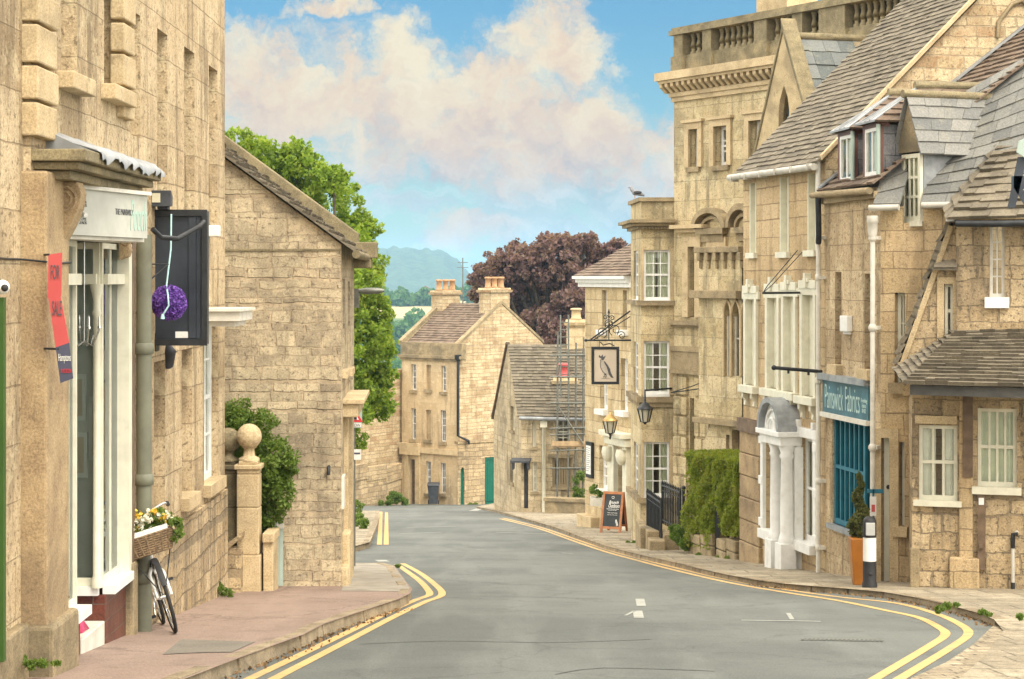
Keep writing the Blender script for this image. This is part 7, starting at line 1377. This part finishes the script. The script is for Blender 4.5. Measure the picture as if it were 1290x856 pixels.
# ================================================================== house with the slate roof and cream dormer
sl = thing('slate_roofed_house', 'stone house with grey slate roof, cream gabled dormer and narrow cream door', 'house', (5.6, 26.5, gz(26.5)))
rb = Fac(5.1, 26.8, 6.35, 26.05); ZE3 = 2.58
D4 = rb.rect(1110.5, 1121, 552, 735); D4 = (D4[0], D4[1], -4.5, D4[3]); SWn = rb.rect(1132, 1139.5, 557, 664); UW = rb.rect(1127, 1140.5, 369, 483)
k = MB(); k.wall(rb, [(0, ZB), (rb.len, ZB), (rb.len, ZE3), (rb.s(1163), ZE3), (rb.s(1163), zv(281, 26.5)), (rb.s(1139), zv(281, 26.5)), (rb.s(1139), ZE3), (0, ZE3)], [D4, SWn, UW], .2); a = rb.p(rb.len, 0); k.quad(a + Vector((0, 0, ZB)), a + Vector((1.5, 2.6, ZB)), a + Vector((1.5, 2.6, ZE3)), a + Vector((0, 0, ZE3))); k.build('wall', M['house ashlar stone'], sl, uv=True)
k = MB(); k.fb(rb, D4[0], D4[1], -3.2, D4[3], -.16, -.10); dd = k.build('door', M['cream paint'], sl); k = MB(); k.sphere(rb.p(D4[1] - .05, D4[2] + 3.2, -.08), .03); k.build('handle', M['black iron'], dd)
k = MB(); surround(k, rb, (D4[0], D4[1], -3, D4[3]), .13, .02); k.build('door_surround', M['dressed stone'], sl, uv=True)
window(rb, SWn, sl, 1, 2, 'cream paint', .14, .05, .02, sillh=.13, sillp=.08); window(rb, UW, sl, 2, 3, 'cream paint', .12, .05, .02, sillh=.14, sillp=.10, sill='weathered stone')
db = Vector((.514, .857, 0)); PB = 1.25; uu = lambda q: db * q + Vector((0, 0, q * PB)); sa, sb_ = rb.s(1140.5), rb.s(1163)
ep = lambda q: rb.p(q, ZE3 + .02, .14)
tile_roof('roof', ep(-.05), ep(sa - .02), ep(sa - .02) + uu(.75), ep(-.05) + uu(.5), .23, .30, M['slate tile'], sl, .016, .12, seed=24); tile_roof('roof', ep(sb_ + .02), ep(rb.len + 1.3), ep(rb.len + 1.3) + uu(2.3), ep(sb_ + .02) + uu(1.2), .23, .30, M['slate tile'], sl, .016, .12, seed=34)
k = MB(); k.tube([rb.p(-.1, ZE3 - .02, .17), rb.p(sa - .03, ZE3 - .02, .17)], .045, 10); k.tube([rb.p(sb_ + .04, ZE3 + .0, .17), rb.p(rb.len + .1, ZE3 + .0, .17)], .045, 10); k.pieces('gutter', M['gutter paint'], sl)
pipe(sl, rb, 1104.5, 278, 737, 'dull white paint', .034, .16, (300, 413, 563), True)
# gabled dormer breaking the eaves
nc = rb.p(sb_, 0, .0); fD = Fac(nc.x - .165, nc.y + .44, nc.x, nc.y); L = fD.len; db = -fD.n.to_3d(); zb, zt, zr_ = zv(279, 26.5), zv(193, 26.5), zv(117, 26.5)
k = MB(); k.add([fD.p(-.10, zt + .02, .07), fD.p(L + .10, zt + .02, .07), fD.p(L / 2, zr_ - .05, .07)], [(0, 1, 2)]); k.build('dormer_gable', M['weathered stone'], sl, uv=True)
window(fD, (.0, L, zb, zt), sl, 3, 3, 'cream paint', .0, .06, .035, sill='cream paint', sash=False, o=.05, sillh=.07, sillp=.07, name='dormer_window', curtain='green curtain cloth')
k = MB(); bk = db * .9
for s in (0.0, L): p = fD.p(s, 0, -.01); k.quad(p + Vector((0, 0, ZE3 - .3)), p + bk + Vector((0, 0, ZE3 - .3)), p + bk + Vector((0, 0, zt + .02)), p + Vector((0, 0, zt + .02)))
k.pieces('dormer_cheek', M['lead sheet'], sl)
rl = db * 1.65; n0, n1, nr = fD.p(L + .13, zt - .03, .13), fD.p(-.13, zt - .03, .13), fD.p(L / 2, zr_, .13)
tile_roof('dormer_roof', n0, n0 + db * .78, nr + rl, nr, .20, .34, M['dormer slate tile'], sl, .016, .12, seed=25); tile_roof('dormer_roof_far', n1 + db * .78, n1, nr, nr + rl, .2, .34, M['dormer slate tile'], sl, .016, .12, seed=26)
k = MB(); k.tube([nr - db * .05, nr + rl], .06, 8); k.build('dormer_ridge', M['lichen stone'], sl, uv=True)
k = MB(); p = rb.d.to_3d() * .12; k.tube([n0 + db * .8 + Vector((.03, -.03, -.05)), nr + rl + Vector((.04, -.03, -.04))], .04, 6); k.build('valley_lead', M['lead sheet'], sl)
k = MB(); k.fb(rb, rb.len * .66, rb.len * .74, ZE3 - .22, ZE3 - .06, .0, .11); k.build('hopper', M['white paint'], sl)
# ================================================================== the stone cottage on the right
co = thing('stone_cottage', 'rubble stone cottage at the right edge with a sagging stone-tiled pentice roof', 'cottage', (6.2, 25.2, gz(25)))
c1 = Fac(5.265, 25.5, 7.6, 24.75); w1 = c1.rect(1157, 1206, 536, 631); w2 = c1.rect(1231, 1281, 515, 614)
k = MB(); k.wall(c1, [(0, ZB), (c1.len, ZB), (c1.len, .45), (0, .45)], [w1, w2], .13); k.quad(c1.p(0, ZB), c1.p(0, .45), (5.5, 26.9, .45), (5.5, 26.9, ZB)); k.build('lower_wall', M['cottage rubble stone'], co, uv=True)
window(c1, w1, co, 3, 2, 'cream paint', .06, .05, .032, curtain=('curtain cloth', .15), sill='cream paint', sash=True, sillh=.07, sillp=.08)
window(c1, w2, co, 4, 2, 'cream paint', .06, .05, .028, curtain='green curtain cloth', sill='cream paint', sash=True, sillh=.09, sillp=.09)
k = MB(); s0, s1 = c1.s(1206.5), c1.s(1229); k.fb(c1, s0 + .02, s1 - .03, -3.4, .3, -.02, .05); k.fb(c1, s0 - .1, s1 + .05, -3.4, -2.05, -.02, .09); k.build('stone_pier', M['house ashlar stone'], co, uv=True, bevel=.02); k = MB(); k.fb(c1, s0 + .07, s1 - .03, -1.0, .2, .05, .075); k.build('timber_post', M['brown timber'], co)
k = MB(); k.fb(c1, -.02, .1, -3.4, -1.95, -.02, .05); k.build('corner_stone', M['weathered stone'], co, uv=True, bevel=.02); k = MB(); k.fb(c1, c1.s(1153), c1.s(1206), c1.z(1180, 534), c1.z(1180, 524), -.02, .05); k.build('window_lintel', M['dressed stone'], co, uv=True)
r_ = c1.rect(1232, 1241.5, 620, 717); k = MB(); k.fb(c1, *r_, 0, .07); k.fb(c1, r_[0] + .02, r_[1] - .02, r_[2] + .28, r_[2] + .36, .07, .10); k.build('meter_duct', M['brown timber'], co); k = MB(); k.fb(c1, r_[0] + .015, r_[1] - .015, r_[3] - .16, r_[3] - .07, .0705, .075); k.build('duct_label', M['white paint'], co)
k = MB(); s = c1.s(1276.5); k.tube([c1.p(s, gz(25, .03), .07), c1.p(s, c1.z(1276, 673), .07), c1.p(s + .05, c1.z(1276, 670), .0)], .024, 10); k.build('waste_pipe', M['gutter paint'], co); k = MB(); k.tube([c1.p(s, gz(25, .04), .07), c1.p(s, gz(25, .16), .07)], .028, 10); k.tube([c1.p(s, c1.z(1276, 690), .07), c1.p(s, c1.z(1276, 672), .07), c1.p(s + .06, c1.z(1276, 672), .07)], .028, 10); k.pieces('pipe_collar', M['black iron'], co)
# pentice roof over the ground floor: thick uneven stone tiles, hipped left end
g0, g1, g2_, g3 = Vector((xu(1139, 24.62), 24.62, zv(484, 24.62))), Vector((7.7, 23.75, zv(490, 24.0))), Vector((7.7, 25.35, zv(413, 25.6))), Vector((xu(1206, 25.85), 25.85, zv(417, 25.85)))
tile_roof('pentice_roof', g0, g1, g2_, g3, .105, .19, M['stone roof tile'], co, .034, .5, seed=27)
k = MB(); h0 = Vector((5.1, 25.9, g0.z + .12)); tile_roof('pentice_hip', h0, g0, g3, g3 + Vector((0, .1, 0)), .12, .2, M['stone roof tile'], co, .034, .4, seed=28)
k = MB(); q0, q1 = g0 + Vector((.10, .10, -.015)), g1 + Vector((0, .08, -.015)); d = Vector((0, .04, 0)); k.hexa([q0 + Vector((0, 0, -.13)), q1 + Vector((0, 0, -.13)), q1 + d + Vector((0, 0, -.13)), q0 + d + Vector((0, 0, -.13)), q0, q1, q1 + d, q0 + d]); k.quad(q0 + Vector((0, .04, -.02)), q1 + Vector((0, .04, -.02)), c1.p(c1.len, .18), c1.p(0, .18)); k.build('pentice_fascia', M['grey fascia'], co)
# upper storey, tiled roof with swept eaves
c2 = Fac(5.93, 25.86, 7.9, 25.3); ZU = zv(276, 25.8); uw = c2.rect(1246.5, 1265.5, 280, 375)
k = MB(); k.wall(c2, [(0, -.3), (c2.len, -.3), (c2.len, ZU), (0, ZU)], [uw], .14); k.quad(c2.p(0, -.3), c2.p(0, ZU), (6.2, 26.9, ZU), (6.2, 26.9, -.3)); k.build('upper_wall', M['cottage rubble stone'], co, uv=True)
w = window(c2, uw, co, 2, 4, 'dull white paint', .06, .04, .02, sill='white paint', sash=False, sillh=.14, sillp=.06)
for i in range(1): pass
k0, k1 = Vector((xu(1194, 25.55), 25.55, zv(277, 25.55))), Vector((8.1, 24.9, zv(272, 25.2))); k2, k3 = Vector((8.1, 26.2, zv(150, 26.5))), Vector((xu(1266, 26.6), 26.6, zv(172, 26.6)))
tile_roof('roof', k0, k1, k2, k3, .17, .22, M['stone roof tile'], co, .04, .45, seed=29); tile_roof('roof_left', Vector((5.95, 26.7, k0.z + .3)), k0, k3, k3 + Vector((.0, .2, 0)), .2, .24, M['stone roof tile'], co, .04, .3, seed=30)
k = MB(); k.tube([k0 + Vector((.1, -.02, -.05)), k0.lerp(k1, .25) + Vector((0, -.03, -.07)), k1 + Vector((0, -.02, -.07))], .045, 8); k.build('gutter', M['black iron'], co)
# half gable to the left with its steep stacked stone verge
c3 = Fac(5.16, 26.27, 5.96, 25.97); gpt = lambda u, v: (c3.s(u), c3.z(u, v)); hw3 = c3.rect(1189.5, 1200.5, 358, 427)
k = MB(); k.wall(c3, [gpt(1137, 500), gpt(1210, 500), gpt(1210, 282), gpt(1197, 286), gpt(1138, 456)], [hw3], .12); k.build('half_gable', M['cottage rubble stone'], co, uv=True)
window(c3, hw3, co, 1, 2, 'cream paint', .05, .04, .02, sill=None); k = MB(); surround(k, c3, hw3, .09, .03, True); k.fb(c3, hw3[0] - .09, hw3[1] + .09, hw3[2] - .1, hw3[2], -.05, .034); k.build('stone_surround', M['dressed stone'], co, uv=True)
k = MB(); a, b = gpt(1179, 337), gpt(1208, 337); k.prism([c3.p(a[0], a[1], .0), c3.p(a[0], a[1], .22), c3.p(a[0], a[1] + .1, .0)], c3.p(b[0], 0) - c3.p(a[0], 0)); k.fb(c3, a[0] - .02, b[0], a[1] - .04, a[1], 0, .2); k.build('window_hood', M['stone roof tile'], co)
k = MB(); A_, B_ = Vector(c3.p(*gpt(1134, 460), .10)), Vector(c3.p(*gpt(1196, 284), .10)); n = 15; rg = random.Random(5); ax = (B_ - A_) / n; out = Vector((-ax.z, 0, ax.x)).normalized()
for i in range(n):
    p = A_ + ax * i; t = rg.uniform(.05, .085); e = rg.uniform(-.02, .05); back = -c3.n.to_3d() * .55; s_ = ax * 1.25
    k.hexa([p + out * e, p + s_ + out * .005, p + s_ + back, p + back + out * e, p + out * (e + t), p + s_ + out * (t * .9), p + s_ + out * t + back, p + out * (e + t) + back])
k.build('stacked_verge', M['stone roof tile'], co); k = MB(); k.hexa([A_ - out * .07 + c3.n.to_3d() * -.02, B_ - out * .07 + c3.n.to_3d() * -.02, B_ - out * .07 - c3.n.to_3d() * .5, A_ - out * .07 - c3.n.to_3d() * .5, A_, B_, B_ - c3.n.to_3d() * .5, A_ - c3.n.to_3d() * .5]); k.build('barge_fillet', M['dressed stone'], co, uv=True)
k = MB(); k.box(xu(1133, 26), xu(1146, 26), 25.9, 26.2, zv(463, 26), zv(457, 26)); k.build('kneeler', M['weathered stone'], co)
# dark bracket of a hanging board at the frame's right edge
wb = thing('timber_sign_bracket', 'dark timber bracket and pale green board cut off by the right edge', 'sign', (6.0, 21, gz(21, .02))); Yq = 21.
k = MB(); k.box(5.92, 6.06, Yq, Yq + .14, gz(21), zv(150, Yq)); k.build('post', M['brown timber'], wb); k = MB(); k.hexa([P(1269, 262, Yq), P(1279, 262, Yq), P(1279, 262, Yq + .1), P(1269, 262, Yq + .1), P(1282, 198, Yq), P(1294, 198, Yq), P(1294, 198, Yq + .1), P(1282, 198, Yq + .1)]); k.box(xu(1277, Yq), 5.92, Yq, Yq + .1, zv(238, Yq), zv(222, Yq)); k.hexa([P(1292, 262, Yq), P(1300, 258, Yq), P(1300, 258, Yq + .1), P(1292, 262, Yq + .1), P(1278, 238, Yq), P(1288, 238, Yq), P(1288, 238, Yq + .1), P(1278, 238, Yq + .1)]); k.build('bracket', M['dark slate paint'], wb)
k = MB(); pts = [P(u, v, Yq - .06) for u, v in ((1281, 192), (1284, 178), (1300, 170), (1330, 170), (1330, 205), (1300, 205))]; k.prism(pts, (0, .03, 0)); k.build('board', M['sage plastic'], wb)
# ================================================================== things along the right pavement
b = Vector((*G(1095.5, 740, .08), 0)); b.z = gz(b.y, .078); bo = thing('bollard', 'black and white traffic bollard on the right pavement edge', 'bollard', b); hpx = 89 / FPX * b.y; r0 = 8.5 / FPX * b.y
k = MB(); k.lathe(b, [(r0 * 1.12, 0), (r0 * 1.1, hpx * .06), (r0, hpx * .08), (r0, hpx * .375)], 22); k.sphere(b + Vector((0, -r0 * .98, hpx * .2)), .03, 10, 7, (1, .3, .8)); k.build('base', M['rubber black'], bo)
k = MB(); k.lathe(b, [(r0 * .985, hpx * .375), (r0 * .975, hpx * .71)], 22); k.build('white_band', M['white paint'], bo); k = MB(); k.lathe(b, [(r0 * 1.0, hpx * .71), (r0 * 1.0, hpx * .93), (r0 * .85, hpx * .975), (r0 * .5, hpx)], 22); k.build('cap', M['rubber black'], bo)
plain('reflector', (.48, .50, .50), .2, .3, .05, 8); k = MB(); k.box(b.x - r0 * .72, b.x + r0 * .62, b.y - r0 * 1.08, b.y - r0 * .6, b.z + hpx * .745, b.z + hpx * .925); k.build('reflector', M['reflector'], bo, bevel=.006)
Yt_ = 26.3; b = Vector((xu(1077.5, Yt_), Yt_ - .3, gz(Yt_ - .3, .076))); pt = thing('potted_topiary', 'spiral clipped conifer in a tall glazed terracotta planter by the teal window', 'potted plant', b); zt = zv(677, 26.0)
k = MB(); w0, w1 = .085, .135; k.hexa([b + Vector((x * w0, y * w0, 0)) for x, y in ((-1, -1), (1, -1), (1, 1), (-1, 1))] + [Vector((b.x + x * w1, b.y + y * w1, zt)) for x, y in ((-1, -1), (1, -1), (1, 1), (-1, 1))]); k.build('planter', M['terracotta glaze'], pt, bevel=.02)
k = MB(); k.tube([Vector((b.x, b.y, zt - .05)), Vector((b.x, b.y, zv(605, 26)))], [.025, .008], 7); k.build('stem', M['bark'], pt)
bl = []
for i in range(26):
    t = i / 25; z = zt + .06 + (zv(596, 26) - zt - .08) * t; rr = .145 * (1 - t) ** .8 + .03; a = t * 4.4 * math.pi + .6; off = .05 * (1 - t * .6); bl.append(((b.x + off * math.cos(a), b.y + off * math.sin(a), z), (rr * .85, rr * .85, .045)))
bl.append(((b.x, b.y, zt + .07), (.15, .15, .09))); leaf_cloud('topiary', clumps(bl, 7500, 16, .34, 61, shell=.5), .021, M['topiary leaves'], pt, .5, 61)
# clipped hedge on its low wall, with a dark gap where the iron gate stands
h0, h1 = Vector((3.36, 36.2, 0)), Vector((3.97, 33.35, 0)); hd = (h1 - h0).normalized(); hn = Vector((hd.y, -hd.x, 0)); hn = hn if hn.y < 0 or hn.x < 0 else -hn
he = thing('hedge', 'tall boxy clipped hedge with brownish green face beside the long house', 'hedge', h0.lerp(h1, .5) + Vector((0, 0, gz(34.7, .1)))); rg = np.random.default_rng(71)
LH = (h1 - h0).length; pts = []
def hed(n, s0, s1, o0, o1, z0, z1):
    s = rg.uniform(s0, s1, n); o = rg.uniform(o0, o1, n); t = s / LH; y = h0.y + hd.y * s; ztp = z1(y); zb = z0(y); z = zb + (ztp - zb) * rg.uniform(0, 1, n)
    bump = .07 * np.sin(s * 5 + z * 4) + .05 * np.sin(s * 11 - z * 7); return np.stack([h0.x + hd.x * s + hn.x * (o + bump), h0.y + hd.y * s + hn.y * (o + bump), z], 1)
ztopf = lambda y: EYE - (576 - CY) / FPX * 34.6 + (34.6 - y) * .03; zbotf = lambda y: -SL * y + .48
gap = (1.62, 1.84)
for a, b_ in ((0, gap[0]), (gap[1], LH)):
    f = (b_ - a) / LH; pts += [hed(int(17000 * f), a, b_, -.02, .12, zbotf, ztopf), hed(int(9000 * f), a, b_, -1.1, .1, lambda y: ztopf(y) - .12, lambda y: ztopf(y) + .04), hed(int(6000 * f), a, b_, -.5, .0, zbotf, ztopf)]
pts += [hed(3000, -.12, .1, -1.1, .1, zbotf, ztopf), hed(900, 0, LH, -.05, .1, lambda y: ztopf(y) - .5, ztopf), hed(1600, 0, LH, -.25, -.12, zbotf, ztopf)]
# straggling ends hanging over the wall
pts += [hed(900, 0, gap[0], .05, .16, lambda y: -SL * y + .2, lambda y: -SL * y + .7)]
leaf_cloud('foliage', np.concatenate(pts), .030, M['hedge leaves'], he, .5, 72)
k = MB()
for i in range(8): p = h0 + hd * (LH * (i + .5) / 8) - hn * .4; k.tube([p + Vector((0, 0, gz(p.y))), p + Vector((random.uniform(-.1, .1), 0, gz(p.y) + 1.7))], [.03, .012], 6)
k.build('stems', M['bark'], he)
hw_ = thing('low_wall', 'low weathered stone block wall under the clipped hedge', 'wall', h0.lerp(h1, .5) + Vector((0, 0, gz(34.7, .1)))); hf_ = Fac(h0.x + hn.x * .12, h0.y + hn.y * .12, h1.x + hn.x * .12, h1.y + hn.y * .12)
k = MB(); rg2 = random.Random(3)
for (a, b_) in ((0, gap[0] - .03), (gap[1] + .03, LH)):
    s = a
    while s < b_ - .05:
        w = min(rg2.uniform(.35, .6), b_ - s); y = hf_.p(s, 0).y; hh2 = .5 if b_ < LH else .42; zz = gz(y, -.1)
        k.fb(hf_, s + .006, s + w - .006, zz, zz + hh2 * .55 + .1, -.3, rg2.uniform(0, .03)); k.fb(hf_, s + .006, s + w - .006, zz + hh2 * .55 + .11, zz + hh2 + .1 + rg2.uniform(-.04, .04), -.3, rg2.uniform(0, .03)); s += w
k.pieces('wall', M['weathered stone'], hw_, tol=.04, uv=True, bevel=.025)
ig = thing('iron_gate', 'narrow black iron gate in the gap of the clipped hedge', 'gate', hf_.p(gap[0], gz(34.4, .1))); k = MB()
for i in range(4): s = gap[0] + .02 + i * .06; k.tube([hf_.p(s, gz(34.6, .12), -.05), hf_.p(s, zv(604 + 3 * (i % 2), 34.4), -.05)], .011, 6)
for v in (690, 640, 612): k.tube([hf_.p(gap[0], zv(v, 34.4), -.05), hf_.p(gap[1], zv(v, 34.4), -.05)], .012, 6)
k.build('bars', M['black iron'], ig)
for lab, pts_, n, sd in (('green grass tuft at the right kerb bend', [bp_(1184, 768, 7, 20.3, .7), bp_(1194, 764, 7, 20.4, .6), bp_(1205, 762, 5, 20.4, .5)], 420, 54), ('second grass tuft in the kerb joint near the setts', [bp_(1238, 772, 6, 19.6, .5), bp_(1246, 774, 4, 19.6, .5)], 260, 55), ('sprig of grass growing at the frame edge on the right pavement', [bp_(1285, 778, 5, 19.5, .8)], 140, 56), ('weeds at the pavement edge under the white columns', [bp_(985, 714, 4, 30.6, .6), bp_(1001, 713, 3, 30.4, .5), bp_(952, 714, 7, 32, .4)], 260, 57), ('moss and weeds along the foot of the hedge wall', [bp_(882, 699, 6, 35.2, .7), bp_(920, 703, 7, 33.7, .6), bp_(905, 702, 5, 34.2, .6)], 420, 58)):
    weeds(lab, pts_, n, .032, sd)
# fallen leaves and grit gathered in the gutter
rg = np.random.default_rng(81); C = []
for L_ in (KR[:9], KL[2:9]):
    for (x0, y0), (x1, y1) in zip(L_, L_[1:]):
        n = int(34 * math.hypot(x1 - x0, y1 - y0)); t = rg.uniform(0, 1, n); sgn = -1 if L_ is not KL[2:9] and x0 > 0 else 1; o = np.abs(rg.normal(0, .07, n)) * sgn; x = x0 + (x1 - x0) * t + o; y = y0 + (y1 - y0) * t; C.append(np.stack([x, y, -SL * y + .012], 1))
island('dead leaf', [(.16, .09, .04), (.24, .15, .07), (.10, .065, .035)], lamt=.1); leaf_cloud('leaf_litter', np.concatenate(C), .022, M['dead leaf'], None, .6, 82, kind='stuff', label='scatter of brown dead leaves along the gutters', cat='leaves')
# ------------------------------------------------------------------ air: the far hill fades to blue
m, t = new_mat('haze air'); t.t.nodes.remove(t.b); pv = t.n('ShaderNodeVolumePrincipled'); pv.inputs['Color'].default_value = (.38, .70, 1.0, 1); pv.inputs['Density'].default_value = HAZE; pv.inputs['Anisotropy'].default_value = .0; t.lk(pv.outputs[0], t.out.inputs['Volume'])
mb = MB(); mb.box(-4700, 4700, -70, 6100, -75, 75); hz = mb.build('haze', m, kind='stuff'); tag(hz, 'thin blue air between the street and the far wooded hill', 'haze')
